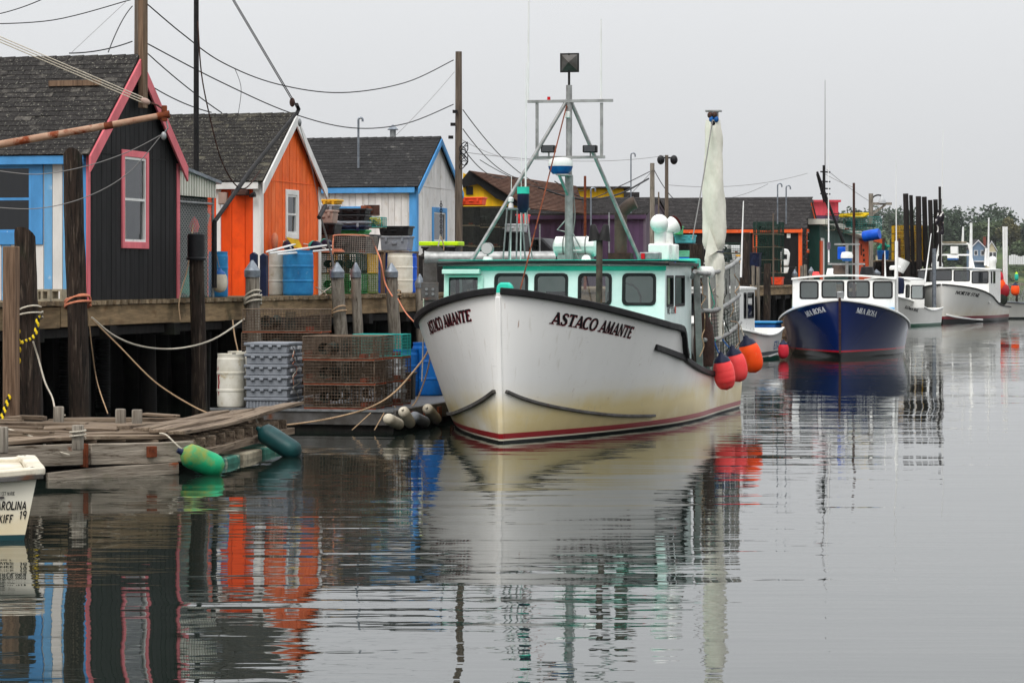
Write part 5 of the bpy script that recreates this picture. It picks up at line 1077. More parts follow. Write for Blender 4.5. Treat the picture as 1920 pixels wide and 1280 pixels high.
# little white cabin boat behind the big one
CFf = Frame((5.72, 80.2, 0), R(72)); zoned('hull_cuddy', [(-9, (16, 80, 62)), (.1, (214, 210, 200)), (.14, (84, 92, 96)), (.26, (218, 216, 210))])
cb = thing('cuddy_boat', 'small white cabin boat with green bottom paint behind orange buoy', 'boat', (0, 0, 0), fr=CFf); hc = Hull(CFf, 6.4, 1.05, 2.4, .95, 4, [(0, 1.25), (1.5, 1.0), (4, .8), (5.4, .82), (6.4, .98)], .25); hc.build(cb, 'hull_cuddy', ns=26, nz=10, floor=.3, deck_to=1.8); hc.rail(cb, 'gunwale_rail', 'white_gel', 0, 6.4, .09, .06)
ccl = CFf
a_ = CFf.aty(1391, 560, -.85).x; b_ = CFf.aty(1415, 560, -.85).x
cabin(cb, max(1.2, a_ - 1.1), b_, .85, .75, 2.22, [(-.7, -.1, 1.45, 2.1), (.1, .7, 1.45, 2.1)], [(a_ + .25, a_ + .6, 1.35, 2.12), (a_ + .75, b_ - .12, 1.35, 2.12)], ('white_gel', 'white_gel'), rake=.1, roof_over=(.1, .1, .05), camber=.04, edge=None, gl='glass_dark')
hc.text(cb, 'ETA', (1450, 655), (1459, 653), 1, 'letter_blue', .26, tk=.22, tn=.14)
hc.batten(cb, 'rub_strip', 'white_gel', [(1440, 668), (1458, 662)], 1, .03, .05)
p = CFf.aty(1434, 612, -.2); bn = MB(); bn.hexa([(p.x - .42, p.y - .4, .32), (p.x + .42, p.y - .4, .32), (p.x + .42, p.y + .4, .32), (p.x - .42, p.y + .4, .32), (p.x - .5, p.y - .47, 1.08), (p.x + .5, p.y - .47, 1.08), (p.x + .5, p.y + .47, 1.08), (p.x - .5, p.y + .47, 1.08)])
bt_ = thing('bait_bin', 'blue lidded bait bin standing in the small cabin boat', 'bin', (0, 0, 0), fr=CFf); bn.ob('bin_body', 'blue_barrel2', bt_, bevel=.05); MB().b2((p.x - .54, p.y - .5, 1.085), (p.x + .54, p.y + .5, 1.17)).ob('lid', 'blue_barrel', bt_, bevel=.03)
buoy('mooring_buoy', 'round red buoy floating between cabin boat and blue boat', 'buoy_red', at(1469, 655, 84) , .17, .3, bands=False)
# ---------------------------------------------------------------- skiff at the lower left
zoned('hull_car', [(-9, (18, 60, 66)), (.055, (236, 230, 212))], stain=[((214, 186, 120), .05, .4, 1.1)], rough=.35)
XF = Frame((at(38, 520, 27.3).x, 27.3, 0), R(181 + 12)); 
car = thing('skiff', 'blunt-bowed cream skiff with black lettering cut by the left edge', 'boat', (0, 0, 0), fr=XF)
# x runs left along the hull from the bow; y>0 is towards the camera
zt2 = .62; Ls = 5.6; bw = .95
def sk_side(x, z, y): return V(x + (.02 + (zt2 - z) * .34 if x <= 0 else 0), y, z)
hb_ = MB(); xs = [0] + [.25 * i for i in range(1, 23)]
top_y = lambda x: bw; 
for sgn in (1, -1):
    o = len(hb_.v)
    for x in [0, .3, 1, 2, 3, 4, Ls]:
        for z in (-.2, .0, .1, .25, .42, zt2): hb_.v.append(tuple(V(x - (.12 if x < .1 else 0) + (zt2 - z) * (.2 if x < .1 else .2 * max(0, 1 - x / 1.2)), sgn * (bw - .07 * (zt2 - z)), z)))
    for i in range(6):
        for j in range(5): q_ = (o + i * 6 + j, o + i * 6 + 6 + j, o + i * 6 + 7 + j, o + i * 6 + j + 1); hb_.f.append(q_[::-1] if sgn > 0 else q_)
for i, e_ in ((0, 0), (6, 1)):
    for j in range(5): a_ = i * 6 + j; hb_.f.append((a_, a_ + 1, 42 + a_ + 1, 42 + a_))
hullc = hb_.ob('hull', 'hull_car', car)
gw = MB(); pts = [(Ls, bw + .02, zt2 - .02), (2, bw + .02, zt2), (.5, bw + .02, zt2 + .03), (-.05, bw - .02, zt2 + .06), (-.12, bw - .12, zt2 + .06), (-.12, 0, zt2 + .06), (-.12, -bw + .12, zt2 + .06), (-.05, -bw + .02, zt2 + .06), (.5, -bw - .02, zt2 + .03), (Ls, -bw - .02, zt2 - .02)]
MB().sweep(smoothpath(pts, 5), .17, .075).ob('gunwale', 'buoy_white', car, bevel=.02); MB().sweep(smoothpath([(x + (-.03 if abs(y) < bw else 0), y * 1.07, z - .05) for x, y, z in pts], 5), .06, .045).ob('rub_rail', 'float_steel', car, bevel=.015)
MB().b2((-.05, -bw + .05, zt2 - .02), (.35, bw - .05, zt2 + .03)).ob('bow_deck', 'buoy_white', car, bevel=.02); MB().b2((.3, -bw + .06, .15), (Ls, bw - .06, .17)).ob('floor', 'white_plastic', car)
MB().sweep([(-.1 + .3, bw + .0, zt2 - .19), (2, bw - .005, zt2 - .2), (Ls, bw - .005, zt2 - .22)], .02, .02).ob('side_crease', 'float_steel', car)
MB().tube([(.62, bw - .02, zt2 + .06), (.62, bw - .02, zt2 + .1), (.95, bw - .02, zt2 + .1), (.95, bw - .02, zt2 + .06)], .018, 6).ob('cleat', 'galv', car, smooth=40)
fnc = lambda x1, zb: (lambda x, y, d: V(x1 - x, bw - .07 * (zt2 - zb - y) + .006 + d, zb + y))
def ctext(t, u1, v1, h, **k):
    p = XF.aty(u1, v1, bw); _, w = lettering(t, lambda x, y, d: V(x, y, d), h, **k)
    lettering(t, fnc(p.x + w, p.z), h, **k)[0].ob('side_lettering', 'letter_black', car)
kk = dict(tk=.19, tn=.17, serif=False, slant=.14, gap=.14)
ctext('CAROLINA', 50, 955, .083, sx=.62, **kk); ctext('SKIFF', 25, 980, .083, sx=.62, **kk); ctext('19', 50, 973, .083, sx=.62, **kk)
ctext('SWEET MARIE', 28, 928, .035, tk=.14, tn=.1, serif=True, sx=.55)
MB().tube(smoothpath([(.78, bw - .02, zt2 + .11), (.7, bw + .06, zt2 + .05), (.95, bw - .1, zt2 + .05), (.75, bw - .15, zt2 + .04)]), .016, 6).ob('cleat_rope', 'rope_white', car)
MB().prism([(.9, zt2), (1.5, zt2), (1.6, zt2 + .2), (1.1, zt2 + .17)], lambda a, b, d: V(a, d, b), -.5, .3).ob('console', 'white_plastic', car, bevel=.03)
# ================================================================ things on the wharf and the floats
def pile(name, label, u0, v0, u1, v1, n, w, mat, cap=None, zbot=-.6, group=None, jag=0, slant=0):
    """timber pile from its top pixel to a lower pixel, in the plane n of the wharf"""
    a, b = WF.aty(u0, v0, n), WF.aty(u1, v1, n); d = (b - a) / (b.z - a.z); bot = a + d * (zbot - a.z); Y = (WF.m @ a).y; r = w * Y / F / 2
    root = thing(name, label, 'pile', tuple(bot), fr=WF, group=group); m = MB(); N = 14; rings = 12; a = a - bot
    for i in range(rings + 1):
        c = a * (i / rings)
        for j in range(N):
            t = 2 * math.pi * j / N; rr = r * (1.12 - .12 * i / rings) * (1 + .05 * math.sin(3 * t + i * .9) + .03 * math.sin(7 * t + i * 2.1))
            dz = (jag * math.sin(t * 2 + 1) + slant * math.cos(t)) if i == rings else 0
            m.v.append((c.x + rr * math.cos(t), c.y + rr * math.sin(t), c.z + dz))
    for i in range(rings):
        for j in range(N): j2 = (j + 1) % N; m.f.append((i * N + j, i * N + j2, (i + 1) * N + j2, (i + 1) * N + j))
    m.f.append(tuple(rings * N + j for j in range(N))); m.ob('timber', mat, root, smooth=50)
    if cap == 'cone': MB().lathe([(r * 1.14, -.1), (r * 1.16, .02), (r * 1.17, .03), (.02, .24), (0, .24)], tuple(a), 16).ob('pile_cap', 'zinc', root, smooth=35)
    if cap == 'sleeve': MB().lathe([(r * 1.35, -.42), (r * 1.4, -.38), (r * 1.22, -.36), (r * 1.22, .06), (r * 1.1, .08), (0, .08)], tuple(a), 16).ob('sleeve', 'black_plastic', root, smooth=35)
    return root
gp = 'grey piles with pointed metal caps'
pile('mooring_pile', 'thick dark pile with slanted top at the far left', 46, 440, 60, 790, -.9, 40, 'pile_dark', slant=-.12)
pile('mooring_pile', 'tall split dark pile in front of the striped wall', 136, 284, 150, 790, -.55, 36, 'pile_dark', jag=.06)
pile('mooring_pile', 'leaning pile with black plastic sleeve on its head', 368, 446, 374, 740, -.35, 27, 'pile_dark', cap='sleeve')
pile('capped_pile', 'capped grey pile in front of the orange side wall', 473, 510, 476, 640, -.3, 26, 'pile_grey', 'cone', group=gp)
pile('capped_pile', 'capped grey pile before the green traps, thin pole lashed to it', 632, 512, 640, 640, -.3, 24, 'pile_grey', 'cone', group=gp)
pile('capped_pile', 'slim capped grey pile before the yellow trap', 667, 512, 672, 640, -.3, 18, 'pile_grey', 'cone', group=gp)
pile('capped_pile', 'capped grey pile before blue and white drums, rope round it', 734, 512, 741, 650, -.3, 22, 'pile_grey', 'cone', group=gp)
pile('capped_pile', 'small capped pile by the steel davit post', 787, 532, 789, 640, -.2, 16, 'pile_grey', 'cone', group=gp)
p = WF.aty(21, 700, -1.3); MB().b2((p.x - .09, p.y - .1, -.5), (p.x + .09, p.y + .1, WF.aty(21, 462, -1.3).z)).ob('plank_post', 'post_grey', fr=WF, bevel=.01, label='squared weathered post beside the slant-topped dark pile', cat='post')
def rope(name, label, pts, r, mat, cat='rope', n=6):
    return MB().tube(smoothpath(pts, n), r * .78, 6).ob(name, mat, fr=WORLD, smooth=60, label=label, cat=cat)
W_ = lambda u, v, n: WF.m @ WF.aty(u, v, n)
def wraps(name, label, c, r, mat, k=3, rr=.02, tilt=.12):
    m = MB()
    m.tube([V(c.x + r * math.cos(t), c.y + r * math.sin(t), c.z + .045 * t / 6.28 * 1.0 + tilt * math.cos(t + 1) * (1 if int(t / 6.28) % 2 else .5)) for t in [i * .35 for i in range(int(k * 18))]], rr, 6); return m.ob(name, mat, fr=WORLD, smooth=60, label=label, cat='rope')
wraps('rope_turns', 'turns of pink and tan rope round the split dark pile', W_(146, 575, -.55), .21, 'rope_pink', 3, .02)
wraps('rope_turns', 'pale rope turns on pile before orange shed', W_(474, 571, -.3), .17, 'rope_white', 4, .02)
wraps('rope_turns', 'tan rope turns round pile before green traps', W_(635, 590, -.3), .17, 'rope_tan', 2, .016)
wraps('rope_turns', 'tan rope turns round pile before the drums', W_(738, 560, -.3), .17, 'rope_tan', 3, .02)
wraps('rope_turns', 'thin grey rope round the slant-topped pile', W_(52, 597, -.9), .23, 'rope_white', 2, .014)
def twisted(pts, r):
    path = smoothpath(pts, 40); A, B = MB(), MB(); L = 0; a, b = [], []
    for i, p in enumerate(path):
        if i: L += (p - path[i - 1]).length
        t = L * 38; d = V(math.cos(t) * r * .55, 0, 0) + V(0, math.sin(t) * r * .55, 0); a.append(p + d); b.append(p - d)
    return A.tube(a, r * .62, 6), B.tube(b, r * .62, 6)
yr = thing('striped_rope', 'yellow and black twisted rope hanging from slant-topped pile', 'rope', (0, 0, 0))
for pts in ([W_(72, 592, -1.2), W_(64, 630, -1.25), W_(38, 645, -1.3), W_(34, 680, -1.3), W_(20, 735, -1.3), W_(0, 792, -1.4)], [W_(32, 600, -1.3), W_(34, 625, -1.3), W_(36, 650, -1.3)]):
    A, B = twisted(pts, .032); A.ob('yellow_strand', 'rope_yellow', yr, smooth=60); B.ob('black_strand', 'rope_black', yr, smooth=60)
rope('mooring_line', 'long pale rope sagging from split pile to traps', [W_(172, 595, -.6), W_(215, 630, -.8), W_(270, 650, -1), W_(335, 653, -1), W_(400, 636, -.9), W_(458, 598, -.5)], .022, 'rope_white')
rope('mooring_line', 'tan rope running down from split pile to grey float', [W_(172, 598, -.6), W_(220, 645, -1), W_(290, 715, -1.6), W_(360, 760, -2.2), W_(410, 782, -2.8)], .018, 'rope_tan')
rope('hanging_line', 'thin brown rope hanging from split pile down to old float', [W_(166, 590, -.7), W_(172, 650, -.7), W_(182, 715, -.7), W_(202, 775, -1.2)], .014, 'rope_tan')
rope('hanging_line', 'knotted grey rope from slant-topped pile to old float stub', [W_(62, 640, -1.15), W_(72, 672, -1.2), W_(84, 715, -1.4), W_(98, 745, -1.8), W_(106, 775, -2.2), W_(122, 778, -2.3)], .018, 'rope_white')
rope('hanging_line', 'pale rope running down beside the sleeved pile', [W_(362, 420, -.1), W_(352, 500, -.1), W_(336, 562, -.12), W_(338, 600, -.2)], .016, 'rope_tan')
rope('mooring_line', 'pink rope from drum pile down to white boat bow', [W_(746, 560, -.5), W_(760, 585, -1.0), W_(778, 605, -1.8), W_(800, 625, -3.0)], .02, 'rope_pink')
# ---- drums
def barrel(name, label, mat, fr, c, r, h, group=None, lid=None):
    root = thing(name, label, 'barrel', tuple(c), fr=fr, group=group)
    prof = [(r * .9, 0), (r * .97, .02), (r, .06)]
    for f in (.33, .66): prof += [(r * 1.0, h * f - .03), (r * 1.025, h * f - .012), (r * 1.025, h * f + .012), (r, h * f + .03)]
    prof += [(r, h - .07), (r * .96, h - .04), (r * .96, h)]
    MB().lathe(prof, n=32).ob('drum', mat, root, smooth=14); MB().lathe([(r * .9, h + .001), (r * .97, h + .001), (r * .98, h + .025), (r * .93, h + .025), (r * .9, h - .0), (0, h)], n=28).ob('rim', lid or mat, root, smooth=40)
    MB().lathe([(.035, h + .002), (.035, h + .03), (0, h + .03)], (r * .55, 0, 0), 8).ob('bung', 'black_plastic', root); return root
def onwharf(u, n, z=DECK): p = WF.aty(u, 540, n); return V(p.x, p.y, z)
barrel('drum', 'scuffed blue drum on wharf in front of orange gable', 'blue_barrel', WF, onwharf(559, .45), .335, .97)
barrel('drum', 'white drum between navy posts on the wharf', 'white_barrel', WF, onwharf(507, 1.15), .33, .97)
barrel('drum', 'blue drum behind the chain-link cage by orange door', 'blue_barrel', WF, onwharf(409, .7), .2, .9)
barrel('drum', 'royal blue drum just right of the yellow trap', 'royal_barrel', WF, onwharf(733, 1.0), .33, .98)
barrel('drum', 'white drum standing between two royal blue drums', 'white_barrel', WF, onwharf(750, .55), .32, .98)
barrel('drum', 'royal blue drum at the right end by white shed corner', 'royal_barrel', WF, onwharf(757, .95), .34, .98)
for u, v, n, l in ((495, 475, .55, 'navy post left of the white drum'), (476, 473, 1.0, 'short navy post behind capped pile by orange wall')):
    q = onwharf(u, n); m = MB(); h = WF.aty(u, v, n).z - DECK; m.prism([(-.07, 0), (.07, 0), (.07, h - .05), (0, h), (-.07, h - .05)], lambda a, b, d: V(q.x + d, q.y + a, DECK + b), -.07, .07); m.ob('navy_post', 'navy_plastic', fr=WF, label=l + ' on the wharf', cat='post')
buoy('round_fender', 'pale round fender with blue top hanging by orange wall', 'buoy_white', W_(412, 526, .2), .155, .24, bands=False, cap='radar_blue')
rope('fender_line', 'thin line holding the pale round fender', [W_(412, 505, .2), W_(405, 470, .25), W_(402, 440, .3)], .01, 'rope_tan')
# ---- traps
_tm = {}
def trap(name, label, fr, loc, rz, col, dims=(.55, 1.15, .38), runner='runner_wood', group=None, pitch=.055, tilt=0, wr=.0045):
    """wire lobster trap: dims along x, y, z"""
    root = thing(name, label, 'trap', tuple(loc), rz, fr=fr, group=group); key = (col, dims, pitch)
    if tilt: root.rotation_euler = (tilt, 0, fr.ang + rz)
    if key not in _tm:
        X, Y, Z = dims; w = wr; m = MB(); 
        def wire(p, q): m.tube([p, q], w, 3, False)
        nx, ny, nz = [max(2, round(d / pitch)) for d in dims]; z0 = .03
        for i in range(nx + 1):
            x = -X / 2 + X * i / nx
            for y in (-Y / 2, Y / 2): wire((x, y, z0), (x, y, Z))
            for z in (z0, Z): wire((x, -Y / 2, z), (x, Y / 2, z))
        for j in range(ny + 1):
            y = -Y / 2 + Y * j / ny
            for x in (-X / 2, X / 2): wire((x, y, z0), (x, y, Z))
            for z in (z0, Z): wire((-X / 2, y, z), (X / 2, y, z))
        for k in range(nz + 1):
            z = z0 + (Z - z0) * k / nz
            for x in (-X / 2, X / 2): wire((x, -Y / 2, z), (x, Y / 2, z))
            for y in (-Y / 2, Y / 2): wire((-X / 2, y, z), (X / 2, y, z))
        for x in (-X / 2, X / 2):
            for y in (-Y / 2, Y / 2): m.tube([(x, y, z0), (x, y, Z)], .009, 4)
            for z in (z0, Z): m.tube([(x, -Y / 2, z), (x, Y / 2, z)], .009, 4)
        for y in (-Y / 2, Y / 2):
            for z in (z0, Z): m.tube([(-X / 2, y, z), (X / 2, y, z)], .009, 4)
        cage = m.mesh('wire_cage', 'trap_' + col)
        h = MB()                                         # netting funnels and inner divider
        for sg in (-1, 1):
            for a in range(10):
                t0, t1 = a * .628, (a + 1) * .628; h.add([(sg * X * .48, Y * .2 + .11 * math.cos(t0), Z * .5 + .10 * math.sin(t0)), (sg * X * .48, Y * .2 + .11 * math.cos(t1), Z * .5 + .10 * math.sin(t1)), (sg * X * .1, Y * .2 + .06 * math.cos(t1), Z * .5 + .06 * math.sin(t1)), (sg * X * .1, Y * .2 + .06 * math.cos(t0), Z * .5 + .06 * math.sin(t0))], [(0, 1, 2, 3)])
        for a in range(8): h.tube([(-X * .47, -.05 * Y, .05 + (Z - .08) * a / 8), (X * .47, -.05 * Y, .05 + (Z - .08) * a / 8)], .006, 3, False); h.tube([(-X * .47 + X * .94 * a / 8, -.05 * Y, .05), (-X * .47 + X * .94 * a / 8, -.05 * Y, Z - .03)], .006, 3, False)
        rn = MB().b2((-.02, -Y / 2 - .01, 0), (.02, Y / 2 + .01, .028)); br = MB().b2((-.1, -.05, .035), (.1, .05, .1))
        _tm[key] = (cage, h.mesh('net_funnel', 'netting'), rn, br.mesh('ballast_brick', 'brick_in'))
    cage, hd, rn, br = _tm[key]; X, Y, Z = dims
    if (key, runner) not in _tm: _tm[(key, runner)] = rn.mesh('runner', runner)
    share(cage, 'wire_cage', root); share(hd, 'net_funnel', root); share(br, 'ballast_brick', root, (0, -Y * .3, 0))
    for sg in (-1, 1): share(_tm[(key, runner)], 'runner', root, (sg * (X / 2 - .03), 0, 0))
    return root
# stack on the wharf
q = WF.aty(630, 540, .75); gw = 'traps stacked on the wharf before the white shed'
t_ = WF.aty(668, 540, .3).x
D1 = (.85, 1.0, .47)
trap('lobster_trap', 'green wire trap, lowest on wharf beside scuffed blue drum', WF, (t_ + .43, .8, DECK), 0, 'green', D1, 'runner_wood', gw, wr=.0075)
trap('lobster_trap', 'dark green wire trap, upper one beside scuffed blue drum', WF, (t_ + .43, .8, DECK + .48), 0, 'dkgreen', D1, 'runner_wood', gw, wr=.0075)
trap('lobster_trap', 'olive green wire trap under the yellow one', WF, (t_ + 1.32, .8, DECK), 0, 'olive', D1, 'runner_wood', gw, wr=.0075)
trap('lobster_trap', 'yellow wire trap between green traps and royal blue drum', WF, (t_ + 1.32, .8, DECK + .48), 0, 'yellow', D1, 'runner_wood', gw, wr=.0075)
trap('lobster_trap', 'plain grey wire trap lying on top of yellow trap', WF, (t_ + .95, .8, DECK + .96), 0, 'grey', (.9, 1.15, .42), 'runner_wood', gw, tilt=R(2), wr=.0065)
for sdx in (.1, .65):
    q = WF.m @ V(t_ + sdx + .3, 1.25, DECK + .03)
rope('coiled_rope', 'coil of tan rope lying on the dark green trap', [WF.m @ V(t_ + .1 + .24 * math.cos(k * .6) * (1 - k * .006), .95 + .34 * math.sin(k * .6) * (1 - k * .006), DECK + .99 + .0016 * k) for k in range(44)], .017, 'rope_pink', n=2)
rope('trap_rope', 'pinkish rope draped over grey trap and down to drum pile', [W_(624, 476, .25), W_(625, 448, .25), W_(632, 441, .25), W_(690, 443, .25), W_(702, 460, .25), W_(714, 490, -.1), W_(722, 530, -.2), W_(736, 556, -.5)], .024, 'rope_pink')
rope('trap_rope', 'pale rope loops hanging on lowest green trap', [W_(592, 538, .25), W_(612, 552, .22), W_(596, 556, .22), W_(620, 538, .2), W_(630, 536, -.1)], .014, 'rope_white')
# totes
def tote(name, label, mat, fr, c, dims, rim=True, group=None, rz=0, holes=False, ribs=0):
    root = thing(name, label, 'tote', tuple(c), rz, fr=fr, group=group); X, Y, Z = dims; tp = .92; m = MB()
    lo = [(-X / 2 * tp, -Y / 2 * tp, 0), (X / 2 * tp, -Y / 2 * tp, 0), (X / 2 * tp, Y / 2 * tp, 0), (-X / 2 * tp, Y / 2 * tp, 0)]; hi = [(x / tp, y / tp, Z) for x, y, z in lo]; m.hexa(lo + hi); m.ob('tub', mat, root, bevel=.02)
    if rim: MB().b2((-X / 2 - .02, -Y / 2 - .02, Z - .045), (X / 2 + .02, Y / 2 + .02, Z + .006)).ob('rim', mat, root, bevel=.012)
    for sg in (-.28, .28): MB().b2((-X / 2 - .03, sg * Y - .03, Z - .14), (-X / 2 - .0, sg * Y + .03, Z - .046)).ob('latch', mat, root, bevel=.006)
    MB().b2((-X / 2 - .025, -Y * .09, Z * .45), (-X / 2 + .03, Y * .09, Z * .62)).ob('handle', mat, root, bevel=.008)
    return root
def tote_px(name, label, mat, u0, u1, v0, v1, n, depth=.5, **k):
    x = WF.aty((u0 + u1) / 2, 500, n).x; fr = sub(WF, (x, 0, 0)); a, b = fr.atx(u0, v1, 0), fr.atx(u1, v0, 0); return tote(name, label, mat, WF, V(x + depth / 2, (a.y + b.y) / 2, a.z), (depth, abs(a.y - b.y), b.z - a.z), **k)
sh_t = thing('work_table', 'rough plank shelf behind the traps carrying totes', 'shelf', (0, 0, 0), fr=WF)
xa = WF.aty(700, 500, 1.3).x; ztab = WF.aty(740, 471, 1.3).z
for k in range(4): MB().b2((xa - .6, .85 + .28 * k, ztab - .05), (xa + 2.6, 1.1 + .28 * k, ztab)).ob('shelf_plank', 'old_plank', sh_t, bevel=.006)
for dx in (-.5, 2.5):
    for y in (.9, 1.85): MB().b2((xa + dx - .05, y - .05, DECK), (xa + dx + .05, y + .05, ztab - .052)).ob('leg', 'post_grey', sh_t)
tote_px('fish_tote', 'grey fish tote on the plank shelf by white corner', 'grey_tote', 712, 766, 443, 470, 1.2)
tote_px('fish_tote', 'black fish tote on top of the grey one by white corner', 'black_plastic', 710, 766, 424, 442, 1.2)
xb = WF.aty(600, 500, 2.0).x
tote_px('fish_crate', 'black open crate, topmost of stack by orange corner', 'black_plastic', 627, 686, 391, 402, 1.6)
tote_px('fish_crate', 'black crate second from top of stack by orange corner', 'black_plastic', 627, 684, 403, 414, 1.6)
tote_px('fish_crate', 'grey crate under the two black crates', 'grey_tote', 625, 684, 415, 422, 1.6)
tote_px('fish_crate', 'dark crate under the grey crate in stack', 'navy_plastic', 625, 684, 423, 430, 1.6)
tote_px('fish_crate', 'green crate near the bottom of the black stack', 'green_tote', 635, 684, 431, 439, 1.6)
tote_px('fish_tote', 'big black tub under the green crate against orange wall', 'black_plastic', 562, 700, 440, 476, 1.7, depth=.6)
tote_px('fish_tote', 'large black tub against the orange gable', 'black_plastic', 560, 628, 419, 440, 1.35, depth=.6)
tote_px('cooler_box', 'beige box leaning by orange corner above black tub', 'beige', 586, 625, 394, 419, 1.3, depth=.4)
tote_px('fish_crate', 'small grey crate on the beige box', 'grey_tote', 600, 626, 384, 393, 1.3)
tote_px('fish_crate', 'orange yellow crate topmost beside the orange corner', 'yellow_tote', 602, 631, 374, 383, 1.3)
x = WF.aty(702, 500, 1.5); trap('wire_basket', 'teal wire basket of ropes beside the black crates', WF, (x.x, 1.5, WF.aty(702, 428, 1.5).z), 0, 'teal', (.45, .5, .27))
rope('rope_tangle', 'tangled coloured twine in the teal basket', [WF.m @ V(x.x + random.uniform(-.18, .18), 1.5 + random.uniform(-.22, .22), WF.aty(702, 422, 1.5).z + random.uniform(0, .2)) for _ in range(40)], .016, 'rope_yellow', n=4)
# buoys and poles lying on the drums
for k, (u, v, l) in enumerate(((541, 461, 'left'), (612, 458, 'right'), (592, 462, 'middle'))):
    p = WF.aty(u, v, .75); rt = thing('stick_buoy', f'navy and teal stick buoy, {l} one on the drums', 'buoy', tuple(p), R(100 + 14 * k), fr=WF); rt.rotation_euler = (R(80), 0, WANG + R(120 + 20 * k))
    MB().lathe([(0, -.2), (.09, -.18), (.12, -.05), (.12, .06), (.0, .06)], n=14).ob('body', 'navy_plastic', rt, smooth=45); MB().lathe([(.121, .061), (.12, .1), (.07, .17), (0, .18)], n=14).ob('band', 'teal', rt, smooth=45); MB().tube([(0, 0, -.3), (0, 0, .6)], .016, 8).ob('stick', 'white_plastic', rt, smooth=40)
for k, (u0, v0, u1, v1) in enumerate(((500, 472, 560, 456), (505, 475, 612, 460), (520, 477, 622, 468))):
    MB().tube([W_(u0, v0, .3), W_(u1, v1, .55)], .022, 8).ob('buoy_pole', 'white_plastic', fr=WORLD, smooth=40, label=('upper', 'middle', 'lower')[k] + ' white pole lying across the drums before orange gable', cat='pole', group='white poles on the drums')
a = [WF.aty(u, v, .5) for u, v in ((537, 444), (560, 450), (568, 466), (552, 464))]; MB().add(a + [p + V(.02, .02, 0) for p in a], [(0, 1, 2, 3), (7, 6, 5, 4), (0, 4, 5, 1), (1, 5, 6, 2), (2, 6, 7, 3), (3, 7, 4, 0)]).ob('yellow_flag', 'lime' if False else 'yellow_board', fr=WF, label='bright yellow plastic flag on the navy buoys', cat='flag')
p = WF.aty(515, 452, .95); MB().lathe([(0, -.2), (.06, -.16), (.08, .02), (.07, .12), (.03, .18), (0, .18)], tuple(p), 12).ob('orange_glove', 'rope_pink', fr=WF, smooth=60, label='worn orange buoy against the orange gable boards', cat='buoy')
m = MB().tube([W_(601, 405, -.1), W_(622, 480, -.15), W_(636, 572, -.28)], [.018, .024, .03], 8); m.ob('lashed_pole', 'wire_grey', fr=WORLD, smooth=50, label='thin grey pole leaning from pile up past orange gable', cat='pole')
m = MB().tube([W_(598, 408, -.12), W_(610, 386, -.12)], .05, 8); m.ob('pole_grip', 'black_plastic', fr=WORLD, smooth=40, label='black grip hung near the top of thin grey pole', cat='grip')
# concrete blocks by the striped wall
for k, (u, l) in enumerate(((72, 'left'), (102, 'right'))):
    q = onwharf(u, .25 + .1 * k); rt = thing('concrete_block', f'hollow concrete block, {l} one by the striped wall', 'block', tuple(q), R(12 - 20 * k), fr=WF, group='concrete blocks on the wharf'); m = MB()
    for z in (0, .165): m.b2((-.1, -.21, z), (.1, .21, z + .035))
    for y in (-.21, -.02, .17): m.b2((-.1, y, .036), (.1, y + .04, .164))
    m.ob('block_body', 'concrete', rt)
# traps right of the white shed
gt = 'dark traps stacked right of the white shed'
xw = WF.aty(880, 500, 3.0).x
for lv in range(3):
    for k in range(2):
        trap('lobster_trap', f"black wire trap, {('bottom', 'middle', 'top')[lv]} layer, {('left', 'right')[k]} in stack by white gable", WF, (WF.aty((870, 915)[k], 500, 3.0).x + .3, WF.atx(860 + 48 * k, 500, WF.aty((870, 915)[k], 500, 3.0).x).y, DECK + .62 * lv + .75), 0, 'black', (.7, 1.0, .58), 'runner_wood', gt, wr=.009)
tb_ = thing('trap_bench', 'low plank bench under black traps by white gable', 'bench', (0, 0, 0), fr=WF); xx = WF.aty(870, 500, 3.0).x
for k in range(5): MB().b2((xx - .2, 1.9 + .34 * k, DECK + .68), (xx + 3.6, 2.2 + .34 * k, DECK + .74)).ob('bench_plank', 'old_plank', tb_)
for dx in (0, 3.4):
    for y in (2.0, 3.4): MB().b2((xx + dx - .06, y - .06, DECK), (xx + dx + .06, y + .06, DECK + .678)).ob('leg', 'post_grey', tb_)
zt3 = DECK + .75 + 1.86
trap('lobster_trap', 'grey wire trap topmost by the white gable window', WF, (xx + .2, WF.atx(846, 400, xx).y, zt3), 0, 'grey', (.5, .55, .36))
p = WF.atx(887, 392, xx + .6); tote('orange_basket', 'orange slotted basket on top of black traps', 'orange_tote', WF, (p.x, p.y, zt3 + .02), (.5, .75, .24))
p = WF.aty(828, 470, 1.0); tote('bait_tote', 'black tub with lime rim behind the davit', 'black_plastic', WF, (p.x, p.y, WF.aty(828, 478, 1.0).z), (.6, .95, .22)); q = MB().b2((p.x - .34, p.y - .55, WF.aty(828, 461, 1.0).z), (p.x + .34, p.y + .55, WF.aty(828, 453, 1.0).z)).ob('tub_lid', 'lime', fr=WF, bevel=.02, label='lime green lid on the black tub behind the davit', cat='lid')
MB().b2((p.x - .4, p.y - .6, DECK), (p.x + .4, p.y + .6, WF.aty(828, 478.5, 1.0).z)).ob('pallet_box', 'black_steel', fr=WF, label='dark box under the black tub with lime lid', cat='box')
